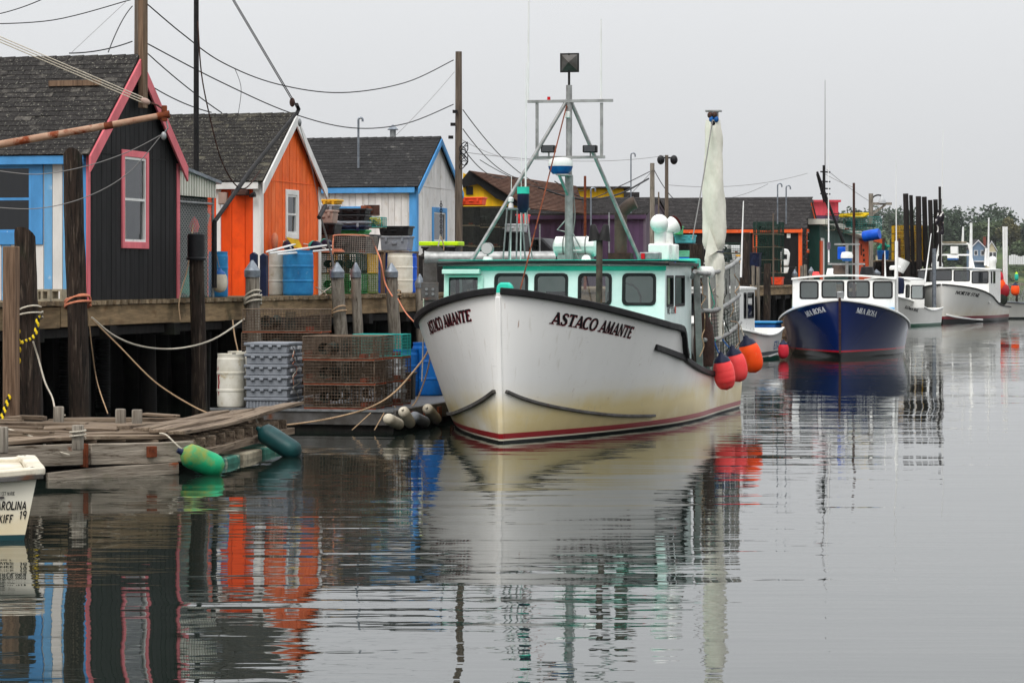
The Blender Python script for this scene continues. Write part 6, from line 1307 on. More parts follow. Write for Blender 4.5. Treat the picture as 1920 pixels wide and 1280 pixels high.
# black pickup parked before the purple building
tk = thing('pickup_truck', 'black pickup parked before the purple building, half hidden', 'truck', (WF.aty(985, 500, 3.2).x, 3.2, DECK), fr=WF)
prof = [(-2.5, .45), (2.6, .45), (2.6, 1.0), (1.6, 1.1), (1.0, 1.72), (-.3, 1.78), (-.65, 1.12), (-2.5, 1.1)]
MB().prism(prof, lambda a, b, d: V(d, -a + .2, b), -.9, .9).ob('body', 'black_plastic', tk, bevel=.06); MB().prism([(.95, 1.2), (.85, 1.66), (-.2, 1.7), (-.45, 1.2)], lambda a, b, d: V(d, -a + .2, b), -.906, .906).ob('side_glass', 'glass_dark', tk)
for a in (-1.6, 1.7):
    for d in (-.82, .82): w_ = MB().tube([(d - .1, -a + .2, .37), (d + .1, -a + .2, .37)], .37, 18).ob('wheel', 'black_rub', tk, smooth=40); MB().tube([(d - .105, -a + .2, .37), (d + .105, -a + .2, .37)], .2, 14).ob('rim', 'galv', w_, smooth=40)
for sx in (-.75, .75): MB().b2((sx - .08, -2.43, .85), (sx + .08, -2.39, 1.05)).ob('tail_light', 'red_lens', tk)
# steel davit beyond the bow
dv = thing('pipe_davit', 'grey steel pipe davit standing at the float behind white bow', 'davit', (0, 0, 0)); Yd = 53.5; A = lambda u, v: at(u, v, Yd)
MB().bar(A(808, 640), A(806, 486), .28, .22, up=(0, 1, 0)).ob('davit_post', 'float_steel', dv, bevel=.02); MB().tube([A(796, 484), A(860, 484), A(1042, 483)], [.15, .13, .13], 18).ob('davit_pipe', 'alu', dv, smooth=40); MB().prism([(-.3, 0), (.3, 0), (.12, .2), (-.05, .22)], lambda a, b, d: A(814, 476) + V(a, d, b - .05), -.05, .05).ob('lug_plate', 'float_steel', dv)
MB().box(A(806, 546), (.34, .3, .36)).ob('splice_plate', 'float_steel', dv, bevel=.01)
for du, dvv in ((-6, -4), (6, -4), (-6, 5), (6, 5)): q = A(806 + du, 546 + dvv); MB().tube([q + V(0, -.155, 0), q + V(0, -.18, 0)], .03, 8).ob('bolt', 'galv', dv)
MB().tube([A(808, 640), V(A(808, 640).x, Yd, -.3)], .1, 10).ob('davit_foot', 'float_steel', dv)
rope('davit_tackle', 'rope tackle hanging over the davit pipe', [A(826, 440), A(822, 460), A(818, 476), A(826, 482), A(842, 476), A(858, 490)], .02, 'rope_white'); rope('davit_tackle', 'second rope strand down from davit to chain', [A(826, 440), A(832, 462), A(830, 480)], .016, 'rope_tan')
for k in range(12): pass
ch = MB()
for k in range(13):
    c = A(827, 380 + k * 5); ch.tube([c + V(.02 * math.cos(t) if k % 2 else 0, 0 if k % 2 else .02 * math.cos(t), .035 * math.sin(t)) for t in [i * .7 for i in range(10)]], .009, 4)
ch.ob('hanging_chain', 'black_steel', fr=WORLD, label='dark chain hanging over davit before white gable window', cat='chain')
# ================================================================ grey float
GF = Frame((-2.0, 45.0, 0), WANG); ZF = .36
gl = GF.atx(402, 768, 0).y
gf = thing('steel_float', 'low grey steel work float carrying traps, crates and drums', 'float', (0, 0, 0), fr=GF)
MB().b2((0, 0, -.12), (9, gl, .10)).ob('pontoon', 'under', gf)
MB().b2((-.06, -.06, .101), (-.002, gl + .05, ZF)).ob('front_channel', 'float_steel', gf, bevel=.012); MB().b2((-.002, -.06, .101), (9, -.002, ZF)).ob('side_channel', 'float_steel', gf, bevel=.012)
MB().b2((-.09, -.02, ZF - .03), (-.061, gl + .05, ZF + .01)).ob('front_lip', 'galv', gf)
for k in range(15): MB().b2((.0 + .6 * k, 0, ZF - .05), (.585 + .6 * k, gl, ZF)).ob('deck_grating', 'grate', gf)
for k in range(6): MB().b2((.7 + .9 * k, -.1, .08), (.9 + .9 * k, -.061, .3)).ob('mooring_bracket', 'rust', gf)
g_ = 'rusty traps stacked on the grey float'
D2 = (.55, 1.2, .405); yr_ = GF.atx(700, 700, .1).y; yl_ = GF.atx(566, 700, .1).y; yc = (yr_ + yl_) / 2; D2 = (.55, abs(yr_ - yl_) - .02, .405)
nm = ('bottom', 'middle', 'top')
for c in range(2):
    for lv in range(3): trap('lobster_trap', f"rusty wire trap, {nm[lv]} of the {('front', 'second')[c]} pile on grey float", GF, (.42 + .62 * c, yc + random.uniform(-.02, .02), ZF + .415 * lv), 0, 'rust', D2, 'runner_rust', g_)
yb_ = (GF.atx(605, 600, 1.8).y + GF.atx(460, 600, 1.8).y) / 2; D3 = (.6, GF.atx(460, 600, 1.8).y - GF.atx(605, 600, 1.8).y, .415)
for lv in range(4): trap('lobster_trap', f"rusty wire trap in the tall rear pile, {('bottom', 'second', 'third', 'top')[lv]} one", GF, (1.95, yb_ + random.uniform(-.02, .02), ZF + .42 * lv), 0, 'rust', D3, 'runner_rust', g_)
yb2 = (GF.atx(735, 690, 1.9).y + GF.atx(650, 690, 1.9).y) / 2
for lv in range(3): trap('lobster_trap', f"wire trap with blue tint behind front pile, {nm[lv]} one", GF, (2.0, yb2 - .2, ZF + .415 * lv), 0, 'teal' if lv == 2 else 'rust', (.55, .9, .405), 'runner_rust', g_)
# grey crates, stacked with lids of four latches
yc0, yc1 = GF.atx(541, 700, .1).y, GF.atx(458, 700, .1).y; cw = yc1 - yc0; ycm = (yc0 + yc1) / 2; hs6 = (WF and 1.13) / 6
for k in range(6):
    rt = thing('stacking_crate', f"grey fish crate, {('lowest', 'second lowest', 'third from bottom', 'third from top', 'second highest', 'topmost')[k]} of the stack on float", 'crate', (.52 + random.uniform(-.012, .012), ycm + random.uniform(-.012, .012), ZF + hs6 * k), fr=GF, group='grey crates stacked on the float')
    h_ = hs6 - .006; lo = .3 * h_; m = MB().b2((-.40, -cw / 2 + .03, 0), (.40, cw / 2 - .03, h_ - .05)); m.ob('tub', 'grey_tote', rt, bevel=.012)
    MB().b2((-.43, -cw / 2, h_ - .052), (.43, cw / 2, h_)).ob('lid', 'grey_tote', rt, bevel=.012)
    if k: 
        for q in range(4): MB().b2((-.445, -cw / 2 + cw * (.2 + .2 * q) - .035, h_ - .085), (-.401, -cw / 2 + cw * (.2 + .2 * q) + .035, h_ - .04)).ob('latch', 'grey_tote', rt, bevel=.01)
    else:
        for q in range(12): MB().b2((-.415, -cw / 2 + .06 + cw * .075 * q, .005), (-.401, -cw / 2 + .085 + cw * .075 * q, h_ - .06)).ob('rib', 'grey_tote', rt)
    for q in range(2): MB().b2((-.25 + .35 * q, -cw / 2 - .012, h_ * .3), (-.05 + .35 * q, -cw / 2 + .031, h_ * .62)).ob('side_handle', 'grey_tote_light', rt, bevel=.006)
rope('crate_twine', 'pale twine loops hanging down the crate stack side', [GF.m @ V(.4 + random.uniform(-.15, .2), yc0 - .03, ZF + .15 + .07 * k) for k in range(13)], .008, 'rope_white'); rope('crate_twine', 'orange twine loops on the crate stack side', [GF.m @ V(.3 + random.uniform(-.12, .15), yc0 - .03, ZF + .4 + .06 * k) for k in range(11)], .007, 'rope_pink'); rope('crate_twine', 'black cord loop high on the crate stack side', [GF.m @ V(.3 + random.uniform(-.1, .1), yc0 - .03, ZF + .75 + .05 * k) for k in range(7)], .008, 'rope_black')
p = GF.atx(431.5, 760, .3); wb = barrel('drum', 'white drum with a red lobster mark on the grey float', 'white_barrel', GF, V(.36, p.y, ZF), .245, .9)
lm = MB()                                              # red mark painted on the drum: a small lobster
def onb(a, z): t = R(172 - a); return (.2475 * math.cos(t), .2475 * math.sin(t), z)
def mark(pts, w):
    n = len(pts); o = len(lm.v)
    for i, (a, z) in enumerate(pts):
        a0, z0 = pts[max(i - 1, 0)]; a1, z1 = pts[min(i + 1, n - 1)]; dx, dz = (a1 - a0) * .0043, z1 - z0; l = math.hypot(dx, dz) or 1; k = w * (1 if 0 < i < n - 1 else .35)
        lm.v += [onb(a - dz / l * k / .0043, z + dx / l * k), onb(a + dz / l * k / .0043, z - dx / l * k)]
    for i in range(n - 1): lm.f.append((o + 2 * i, o + 2 * i + 1, o + 2 * i + 3, o + 2 * i + 2))
mark([(38, .62), (35, .52), (31, .44), (35, .36), (33, .28), (35, .24)], .022); mark([(38, .6), (42, .66), (38, .7), (34, .66)], .014); mark([(33, .52), (26, .56), (24, .62)], .01); mark([(34, .46), (28, .45)], .008); mark([(33, .38), (40, .36)], .008); mark([(34, .26), (30, .22)], .012); mark([(34, .26), (38, .2)], .012)
lm.ob('lobster_mark', 'lobster_red', wb)
p = GF.atx(452, 760, 1.1); barrel('drum', 'white drum behind the lobster drum on float', 'white_barrel', GF, V(1.1, p.y, ZF), .24, .92)
for u, v, r, h, l, mt_ in ((760, 742, .25, .86, 'blue drum on float, left of the two by the bow', 'blue_barrel2'), (803, 741, .3, .98, 'larger blue drum on float right beside the white bow', 'blue_barrel2')):
    p = GF.atz(u, v, ZF); barrel('drum', l, mt_, GF, V(p.x, p.y, ZF), r, h)
p = GF.atz(746, 752, ZF)
for k in range(4): tote('stacking_crate', f"pale small crate by the blue drums, {('lowest', 'second', 'third', 'topmost')[k]} of four", 'grey_tote_light', GF, (p.x, p.y + .05, ZF + .21 * k), (.4, .3, .2), group='pale crates by the blue drums')
p = GF.atz(768, 748, ZF); tote('black_bucket', 'tall black bin in front of the left blue drum', 'black_plastic', GF, (p.x - .1, p.y, ZF), (.24, .24, .5))
def sausage(name, label, mat, a, b, r, cat='fender', ends='same', group=None):
    a, b = V(*a), V(*b); rt = thing(name, label, cat, tuple((a + b) / 2), group=group); q = (b - a).to_track_quat('Z', 'Y').to_matrix().to_4x4(); l = (b - a).length
    MB().lathe([(0, -l / 2), (r * .6, -l / 2 + r * .12), (r * .92, -l / 2 + r * .5), (r, -l / 2 + r), (r, l / 2 - r), (r * .92, l / 2 - r * .5), (r * .5, l / 2 - r * .1), (r * .22, l / 2), (0, l / 2)], n=18, m=q).ob('body', mat, rt, smooth=50)
    MB().lathe([(r * .3, l / 2 - r * .12), (r * .2, l / 2 + r * .4), (0, l / 2 + r * .42)], n=10, m=q).ob('eye_end', 'navy_plastic' if ends == 'navy' else mat, rt, smooth=50); return rt
for k, (u, v, du, dv_, l) in enumerate(((738, 790, 12, 6, 'lying fender leftmost under the float edge'), (763, 782, -8, -14, 'upright fender second under the float edge'), (787, 786, 12, 6, 'grey lying fender third under the float edge'), (810, 776, -10, -12, 'upright fender nearest the white hull'))):
    sausage('small_fender', 'small pale ' + l if k != 2 else 'small ' + l, 'buoy_white' if k != 2 else 'grey_tote', GF.m @ GF.aty(u - du, v - dv_, -.22), GF.m @ GF.aty(u + du, v + dv_, -.22), .095)
rope('mooring_line', 'tan line from float up to the white boat bow', [at(470, 799, 42.8), at(540, 796, 43.4), at(620, 784, 44), at(690, 765, 44.5), at(740, 735, 45), at(790, 678, 45.6), at(804, 654, 46)], .02, 'rope_tan'); rope('mooring_line', 'slack tan line from bow down to float edge', [at(812, 640, 46), at(800, 700, 46.4), at(778, 755, 46.6), at(752, 770, 46.2), at(740, 762, 46)], .018, 'rope_tan'); rope('hanging_line', 'pale rope hanging straight beside the white bow', [at(794, 560, 46), at(793, 650, 46.2), at(791, 715, 46.3)], .016, 'rope_white'); rope('hanging_line', 'short knotted line hanging from wharf edge to white drum', [W_(436, 600, -.1), W_(440, 630, -.3), W_(447, 662, -.6)], .02, 'rope_green' if False else 'rope_tan')
for k, (u0, u1) in enumerate(((695, 660), (720, 702))): rope('float_lashing', ('left', 'right')[k] + ' thin line slanting from float edge into the water', [at(u0, 774, 44.75), at((u0 + u1) / 2, 790, 44.6), at(u1, 806, 44.5)], .012, 'rope_tan')
# ================================================================ old wooden float
of = thing('old_wooden_float', 'broken weathered plank float in the left foreground', 'float', (0, 0, 0)); ZO = .44
A_, B_, C_, D_ = V(-7.2, 33.2, 0), V(-4.35, 35.4, 0), V(-3.42, 41.2, 0), V(-9.0, 41.0, 0)
# main deck planks run left-right, warped and gapped
def edge_x(y):
    if y < 35.4: return A_.x + (B_.x - A_.x) * (y - A_.y) / (B_.y - A_.y)
    return B_.x + (C_.x - B_.x) * (y - B_.y) / (C_.y - B_.y)
def rough_plank(name, a, b, w, th=.05, mat='old_plank', warp=.03, broken=0, parent=None, roll=0):
    """a split and warped board from a to b, ends uneven"""
    a, b = V(*a), V(*b); L_ = (b - a).length; m = MB(); n = 7; ph = random.uniform(0, 6)
    for i in range(n + 1):
        y = -L_ / 2 + L_ * i / n; z = warp * math.sin(i * .8 + ph); ws = w / 2 * (1 + random.uniform(-.07, .03)); e0 = random.uniform(-.04, .04) * (1 if i in (0, n) else 0); e1 = random.uniform(-.04, .04) * (1 if i in (0, n) else 0)
        if broken and i == n: e0 -= random.uniform(.05, .3); e1 += random.uniform(0, .1)
        m.v += [(-ws, y + e0, z - th / 2), (ws, y + e1, z - th / 2), (ws, y + e1, z + th / 2), (-ws, y + e0, z + th / 2)]
    for i in range(n):
        for q in range(4): m.f.append((4 * i + q, 4 * i + (q + 1) % 4, 4 * i + 4 + (q + 1) % 4, 4 * i + 4 + q))
    m.f += [(3, 2, 1, 0), (4 * n, 4 * n + 1, 4 * n + 2, 4 * n + 3)]
    o = m.ob(name, mat, parent, bevel=.006, seg=1, loc=(a + b) / 2); d = b - a; o.rotation_euler = (math.asin(d.z / L_), roll, math.atan2(d.y, d.x) - R(90)); return o
yv = 34.1; k = 0
while yv < 40.7:
    wdt = random.uniform(.19, .28); xe = edge_x(yv) - random.uniform(.2, .6); z = ZO + .035 * math.sin(yv * 1.7) + random.uniform(-.015, .02); cut = random.uniform(-7.6, -6.0)
    for a, b in ((-9.3, cut), (cut + random.uniform(.01, .05), xe)):
        if b - a < .4 or random.random() < .05: continue
        rough_plank('deck_plank', (a, yv + a * .055 + .4, z + random.uniform(-.015, .02)), (b, yv + b * .055 + .4 + random.uniform(-.06, .06), z + random.uniform(-.02, .035)), wdt - random.uniform(.01, .05), parent=of, warp=random.uniform(.004, .025), broken=random.random() < .4, roll=random.uniform(-.06, .06))
    yv += wdt
for i, (a, b) in enumerate(((V(-6.9, 33.65, 0), V(-4.5, 35.75, 0)), (V(-6.95, 33.9, 0), V(-4.75, 35.85, 0)), (B_ + V(-.12, .1, 0), C_ + V(.04, .3, .1)), (B_ + V(-.38, .2, 0), C_ + V(-.3, -.2, .07)), (B_ + V(-.62, .35, 0), C_ + V(-.6, -1.0, .05)), (B_ + V(-.9, .6, 0), C_ + V(-.9, -1.6, .03)))):
    rough_plank('edge_plank', a + V(0, 0, ZO + .055 + .012 * i), b + V(0, 0, ZO + .055 + .012 * i), .23, parent=of, warp=.022, broken=1, roll=random.uniform(-.05, .05))
M('beam_side', (158, 148, 134), (108, 98, 86), 2.2, .9, .6, st=(7, .6, 7), spots=[((132, 62, 24), 2.2, .62, .70), ((70, 58, 46), 4, .58, .68, (5, .8, 5)), ((96, 92, 60), 1.4, .58, .76)], dist=.03)
rough_plank('front_beam', (-8.7, 32.32, .31), (-5.56, 34.58, .31), .12, .27, 'beam_side', .006, parent=of); rough_plank('front_beam', (-5.52, 34.62, .30), (-4.28, 35.55, .285), .13, .27, 'beam_side', .006, parent=of)
rough_plank('sunk_beam', (-6.0, 34.25, .02), (-4.4, 35.3, .09), .09, .15, 'beam_side', .01, parent=of); MB().box((-5.54, 34.53, .3), (.035, .15, .3), R(40)).ob('rust_strap', 'rust', of); MB().box((-4.75, 35.1, .31), (.12, .1, .14), R(38)).ob('rust_bracket', 'rust', of)
rough_plank('lower_beam', (-4.3, 35.6, .235), (-3.42, 41.2, .225), .12, .1, 'old_plank', .012, parent=of)
for k in range(11):
    p = V(-4.3, 35.6, 0).lerp(V(-3.42, 41.2, 0), (k + .3) / 11); MB().box((p.x - .2, p.y, .33), (.45, .09, .19), R(8 + random.uniform(-6, 6))).ob('joist_end', 'old_plank', of, bevel=.008, seg=1)
for k in range(4): MB().bar(V(-8.8, 35.5 + 1.4 * k, .3), V(edge_x(35.8 + 1.4 * k) - .1, 35.8 + 1.4 * k, .3), .14, .2).ob('joist', 'under', of)
MB().b2((-9.1, 35.0, -.2), (-4.9, 41, .12)).ob('hidden_raft', 'under', of)
for k, (f, mt_) in enumerate(((.30, 'teal_fade'), (.52, 'concrete'), (.72, 'teal_fade'))):
    p = V(-4.3, 35.6, 0).lerp(V(-3.42, 41.2, 0), f); MB().box((p.x - .08, p.y, -.03), (.4, 1.0, .26), R(-9)).ob('flotation_drum', mt_, of, bevel=.03)
for k, (u, v, Y, h) in enumerate(((146, 852, 34.2, .27), (226, 800, 39.0, .24), (257, 803, 38.4, .26), (110, 790, 38.5, .3), (4, 855, 33.6, .28))):
    p = at(u, v, Y); m = MB(); m.prism([(.08 * math.cos(R(a)), .08 * math.sin(R(a))) for a in range(22, 382, 45)], lambda a, b, d: V(p.x + a, p.y + b, d), ZO - .05, ZO + h); m.ob('stub_post', 'pile_grey', of, bevel=.015)
for k in range(7):
    p = at(random.uniform(20, 300), random.uniform(800, 845), 0.1); o = MB().box((0, 0, 0), (.16, random.uniform(.5, 1.2), .035)).ob('loose_board', 'old_plank', of, bevel=.006, seg=1, loc=(-8 + 3.2 * (k / 7) + random.uniform(-.3, .3), 36 + random.uniform(-.8, 4), ZO + .075 + .004 * k)); o.rotation_euler = (random.uniform(-.03, .03), random.uniform(-.05, .05), R(random.uniform(50, 120)))
g1 = sausage('float_fender', 'green fender with algae tied to the old wooden float', 'fender_green', at(417, 880, 35.3), at(341, 847, 35.1), .165, ends='navy'); sausage('float_fender', 'long dark teal fender slung at far end of old float', 'fender_dark', at(560, 852, 38.6), at(488, 806, 38.9), .155)
rope('fender_line', 'pale line from old float to the green fender', [at(352, 852, 35.2), at(330, 832, 35.2), at(312, 815, 35.3), at(300, 812, 35.5)], .014, 'rope_white'); rope('fender_line', 'pale rope round old float end at the dark fender', [at(480, 785, 40.2), at(486, 800, 40.1), at(488, 830, 40.1), at(484, 856, 40.2)], .018, 'rope_white'); rope('float_line', 'grey rope lying across the old float planks', [at(0, 800, 36) * 1 + V(0, 0, 0), at(60, 818, 35.6), at(98, 842, 34.6), at(130, 852, 34.1)], .014, 'rope_white')
rope('float_line', 'rope made fast round the stub post of old float', [V(at(146, 852, 34.2).x + .1 * math.cos(t), 34.2 + .1 * math.sin(t), ZO + .1 + .008 * t) for t in [k * .5 for k in range(30)]], .015, 'rope_white', n=2)
# ================================================================ poles, wires, booms
def upole(name, label, u, v0, Y, w, mat='pile_grey', zb=DECK, lean=0):
    a = at(u, v0, Y); r = w * Y / F / 2; rt = thing(name, label, 'pole', (a.x, Y, zb)); MB().tube([(0, 0, 0), (lean, 0, (a.z - zb) * .5), (lean * 2, 0, a.z - zb)], [r * 1.15, r * 1.05, r * .92], 12).ob('shaft', mat, rt, smooth=50); return rt, r
M('pole_wood', (112, 100, 88), (76, 66, 58), 3, .9, .4, st=(8, 8, .4), spots=[((52, 44, 38), 5, .6, .7, (8, 8, .3))])
P1, r1 = upole('utility_pole', 'thick utility pole rising behind the black shed', 264, -60, 56, 25, 'pole_wood')
P2, r2 = upole('utility_pole', 'utility pole with tangled wires right of white shed', 860, 97, 76, 13, 'pole_wood')
for k in range(6): MB().tube([(r2 + .05 + .12 * math.cos(t + k), -.2, at(0, 275 + 7 * k, 76).z - DECK + .12 * math.sin(t * 1.3)) for t in [i * .5 for i in range(14)]], .014, 4).ob('wire_loop', 'cable', P2)
for k in range(3): MB().box((-.1 - .06 * k, -.15, at(0, 210 + 24 * k, 76).z - DECK), (.14, .1, .09)).ob('wire_clamp', 'black_steel', P2)
P3, r3 = upole('utility_pole', 'slim pole with flood lamps right of purple building', 1250, 291, 112, 7, 'pole_wood')
for dx in (-.25, .3): MB().sph((dx, -.1, at(0, 300, 112).z - DECK), (.16, .16, .2), 10, 8).ob('flood_lamp', 'black_plastic', P3, smooth=50)
MB().tube([(-.3, 0, at(0, 296, 112).z - DECK), (.35, 0, at(0, 296, 112).z - DECK)], .04, 6).ob('lamp_arm', 'black_steel', P3)
upole('stub_pole', 'short thick pole stub behind purple building roof', 1223, 306, 116, 9, 'pile_grey')
upole('steel_post', 'rust-red steel post before the purple building', 1097, 330, 88, 5, 'rust'); upole('steel_post', 'maroon thin mast post by the green shed', 1601, 343, 128, 5, 'rust_dark', zb=0)
upole('steel_post', 'tall black steel mast pole left of the orange shed', 368, -40, 54, 10, 'black_steel')
for u, v0, v1, w, Y, l in ((676, 221, 262, 6, 75, 'white'), (1187, 287, 350, 5, 120, 'yellow'), (1462, 344, 372, 5, 125, 'long black'), (1478, 348, 372, 5, 125, 'long black shed again'), (1112, 352, 380, 4, 100, 'purple')):
    a, b = at(u - 4, v1, Y), at(u - 4, v0 + 4, Y); c = (u % 2) * 2 - 1; rr = 4 * Y / F
    MB().tube([a - V(0, 0, 1.2), a, b] + [b + V(rr * (1 - math.cos(t)), 0, rr * math.sin(t)) for t in (.5, 1, 1.57, 2.1, 2.6, 3.1)] + [b + V(2 * rr, 0, -rr * .8)], .035, 6).ob('gooseneck_vent', 'zinc', fr=WORLD, smooth=50, label={'white': 'curved vent pipe above the white shed ridge', 'yellow': 'curved vent pipe above the yellow building', 'long black': 'curved vent pipe left on long black shed ridge', 'long black shed again': 'curved vent pipe right on long black shed ridge', 'purple': 'thin curved pipe above purple building roof'}[l], cat='vent pipe')
def wire(label, a, b, s, r=.014, mat='cable', mid=()):
    r *= .66
    pts = [at(*a)] + [at(*m) for m in mid] + [at(*b)]
    path = sag(pts[0], pts[-1], s, 18) if not mid else smoothpath(pts, 8)
    MB().tube(path, r, 5).ob('overhead_wire', mat, fr=WORLD, label=label, cat='wire')
wire('black cable curving at top left corner to thick pole', (-40, 46, 60), (245, 0, 56), 0, .018, mid=[(100, 38, 58)])
wire('short black cable in the extreme top left corner', (-20, 30, 60), (90, -6, 58), .05, .018)
wire('upper cable from thick pole to the slim second pole', (276, 8, 56), (850, 113, 76), 0, .022, mid=[(345, 66, 58), (418, 118, 60), (520, 158, 64), (640, 174, 68), (760, 155, 73)])
wire('lower cable from thick pole to tangled-wire pole', (276, 82, 56), (850, 196, 76), 0, .022, mid=[(410, 152, 60), (545, 212, 65), (660, 240, 69), (760, 232, 73)])
wire('cable from thick pole down to orange shed ridge', (274, 98, 56), (416, 212, 58), .05, .02); wire('short twisted cable from black gable down to orange roof', (284, 162, 56), (396, 211, 58), .06, .02)
wire('looping drop cable from thick pole to black shed ridge', (248, 12, 55.5), (203, 98, 52), -.1, .018); wire('paired cable from thick pole to left over black ridge', (248, 78, 55.5), (130, 100, 54), .06, .02)
wire('thin guy wire from thick pole down left', (240, 0, 55), (135, 98, 52), 0.001, .008, 'wire_grey')
wire('thin drop wire from upper cable to orange ridge', (440, 128, 61), (447, 212, 62), 0, .01, mid=[(452, 165, 61)])
wire('steep wire from tangled-wire pole to purple roof', (868, 206, 76), (1010, 345, 100), .3, .022); wire('second steep wire from tangled-wire pole to brown roof', (868, 242, 76), (985, 336, 100), .35, .022); wire('wire from tangled-wire pole to brown roof edge', (870, 280, 76), (950, 332, 100), .3, .022)
wire('long level wire from tangled-wire pole to slim lamp pole', (866, 285, 76), (1246, 292, 112), .25, .014, 'wire_grey'); wire('slack wire from slim lamp pole to long black shed', (1254, 347, 112), (1514, 325, 130), .3, .016, 'wire_grey'); wire('thin wire from left second pole down to white ridge', (852, 135, 76), (738, 258, 72), .05, .01, 'wire_grey')
wire('dark cable bundle sagging before the yellow wall', (1010, 352, 100), (1216, 335, 114), 0, .06, mid=[(1060, 368, 102), (1110, 374, 105), (1165, 362, 110)]); wire('second sagging cable before yellow wall', (1040, 340, 100), (1218, 322, 114), 0, .03, mid=[(1100, 372, 104), (1160, 350, 109)])
wire('slanting wire pair right of black crane to distant lamp', (1550, 318, 130), (1690, 404, 170), .3, .02, 'wire_grey'); wire('lower slanting wire right of the black crane', (1545, 325, 130), (1602, 352, 128), .05, .02, 'wire_grey')
wire('thin wire from tangled-wire pole to purple building', (866, 262, 76), (1000, 300, 100), .2, .01, 'wire_grey'); wire('thin wire from slim lamp pole to crane', (1254, 372, 112), (1440, 345, 130), .4, .014); wire('thin cable over brown roof to yellow wall', (900, 300, 78), (1120, 350, 110), .5, .018); wire('steep thin cable from gooseneck to stub pole', (1160, 385, 112), (1225, 318, 116), .05, .016); wire('low cable from stub pole to slim lamp pole', (1226, 318, 116), (1262, 372, 112), .1, .03)
# rusty boom in front of the black shed
bm = thing('rusty_boom', 'rusty pale pipe boom reaching in before the black roof', 'boom', (0, 0, 0)); Yb = 43.0; A = lambda u, v, d=0: at(u, v, Yb + d)
MB().tube([A(-190, 306), A(0, 271), A(205, 235), A(300, 217)], [.065, .062, .056, .05], 14).ob('boom_pipe', 'rust_pipe', bm, smooth=50); MB().tube([A(196, 237), A(212, 234)], .06, 14).ob('boom_collar', 'rust', bm, smooth=50)
MB().box(A(308, 213), (.09, .08, .26), R(10)).ob('boom_head', 'rust', bm, bevel=.015); MB().tube([A(296, 218), A(318, 214)], .062, 12).ob('head_collar', 'rust', bm, smooth=50)
MB().tube([A(-190, 306), V(A(-190, 306).x, Yb, .2)], .12, 12).ob('boom_mast', 'rust_pipe', bm, smooth=50); MB().tube([A(-190, 306), A(-190, -60)], .1, 12).ob('upper_mast', 'rust_pipe', bm, smooth=50)
blk = MB().sph(A(273, 190, -.05), (.085, .04, .05), 14, 8, Matrix.Rotation(R(25), 4, 'Y')).ob('pulley_block', 'beige', bm, smooth=60); MB().tube([A(283, 193), A(296, 198), A(304, 204)], .016, 6).ob('shackle_chain', 'rust_dark', bm)
for k in range(3): MB().tube([A(-190, 20 - 4 * k), A(0, 69 + 5 * k), A(268, 183 + 5 * k)], .009, 5).ob('topping_line', 'rope_white', bm)
lb_ = MB().sph(A(307, 255), (.045, .03, .07), 10, 8).ob('lower_block', 'galv', bm, smooth=60); MB().tube([A(312, 228), A(315, 240), A(308, 250)], .014, 6).ob('lower_chain', 'galv', bm)
for k, (v1) in enumerate((330, 398)): MB().tube(smoothpath([A(304, 252), A(240, 285 + 40 * k), A(160, 312 + 58 * k), A(70, 327 + 64 * k), A(-20, 318 + 70 * k)]), .007, 4).ob('whip_line', 'wire_grey', bm)
# dark spar before the orange shed
sp_ = thing('dark_spar', 'dark slanting spar with tackle across the orange gable', 'spar', (0, 0, 0)); S_ = lambda u, v: WF.m @ WF.aty(u, v, .1)
MB().tube([S_(402, 416), S_(470, 320), S_(556, 212)], [.042, .046, .036], 10).ob('spar', 'black_steel', sp_, smooth=50); MB().tube([S_(556, 214), S_(560, 205), S_(556, 196)], .045, 8).ob('spar_head', 'black_steel', sp_)
for k in range(2): MB().tube([S_(430 + 3 * k, -10), S_(552 + 3 * k, 196)], .011, 5).ob('topping_line', 'cable', sp_)
MB().sph(S_(548, 192), (.06, .06, .1), 10, 8).ob('spar_block', 'rust_dark', sp_, smooth=60); MB().sph(S_(562, 230), (.04, .04, .09), 10, 8).ob('hook_block', 'galv', sp_, smooth=60); MB().tube([S_(563, 238), S_(586, 320), S_(600, 395)], .007, 4).ob('fall_line', 'wire_grey', sp_); MB().tube([S_(402, 416), S_(402, 540)], .05, 8).ob('spar_heel', 'black_steel', sp_)
MB().tube(smoothpath([S_(371, 40), S_(378, 140), S_(396, 230), S_(415, 300), S_(440, 345), S_(462, 352), S_(488, 320)]), .014, 5).ob('slack_chain', 'rust_dark', sp_)
# black crane over the green shed
cr = thing('black_crane', 'black lattice hoist boom before the green shed', 'crane', (0, 0, 0)); K = lambda u, v: at(u, v, 126)
MB().tube([K(1532, 322), K(1556, 388), K(1584, 462)], [.055, .065, .08], 8).ob('boom', 'black_steel', cr, smooth=50); MB().tube([K(1584, 462), K(1596, 540)], .08, 8).ob('post', 'black_steel', cr); MB().tube([K(1545, 372), K(1545, 310)], .07, 8).ob('masthead', 'black_steel', cr); MB().tube([K(1547, 310), K(1547, 150)], [.025, .012], 5).ob('whip_antenna', 'wire_grey', cr); MB().tube([K(1545, 372), K(1558, 394)], .06, 6).ob('masthead_heel', 'black_steel', cr)
for v in (322, 340, 353, 363): MB().tube([K(1538, v), K(1557, v + 1)], .04, 6).ob('rung', 'black_steel', cr)
for k in range(3): MB().tube([K(1531 + 2 * k, 326 + 8 * k), K(1545 + 8 * k, 380 + 12 * k)], .03, 5).ob('hoist_line', 'black_steel', cr)
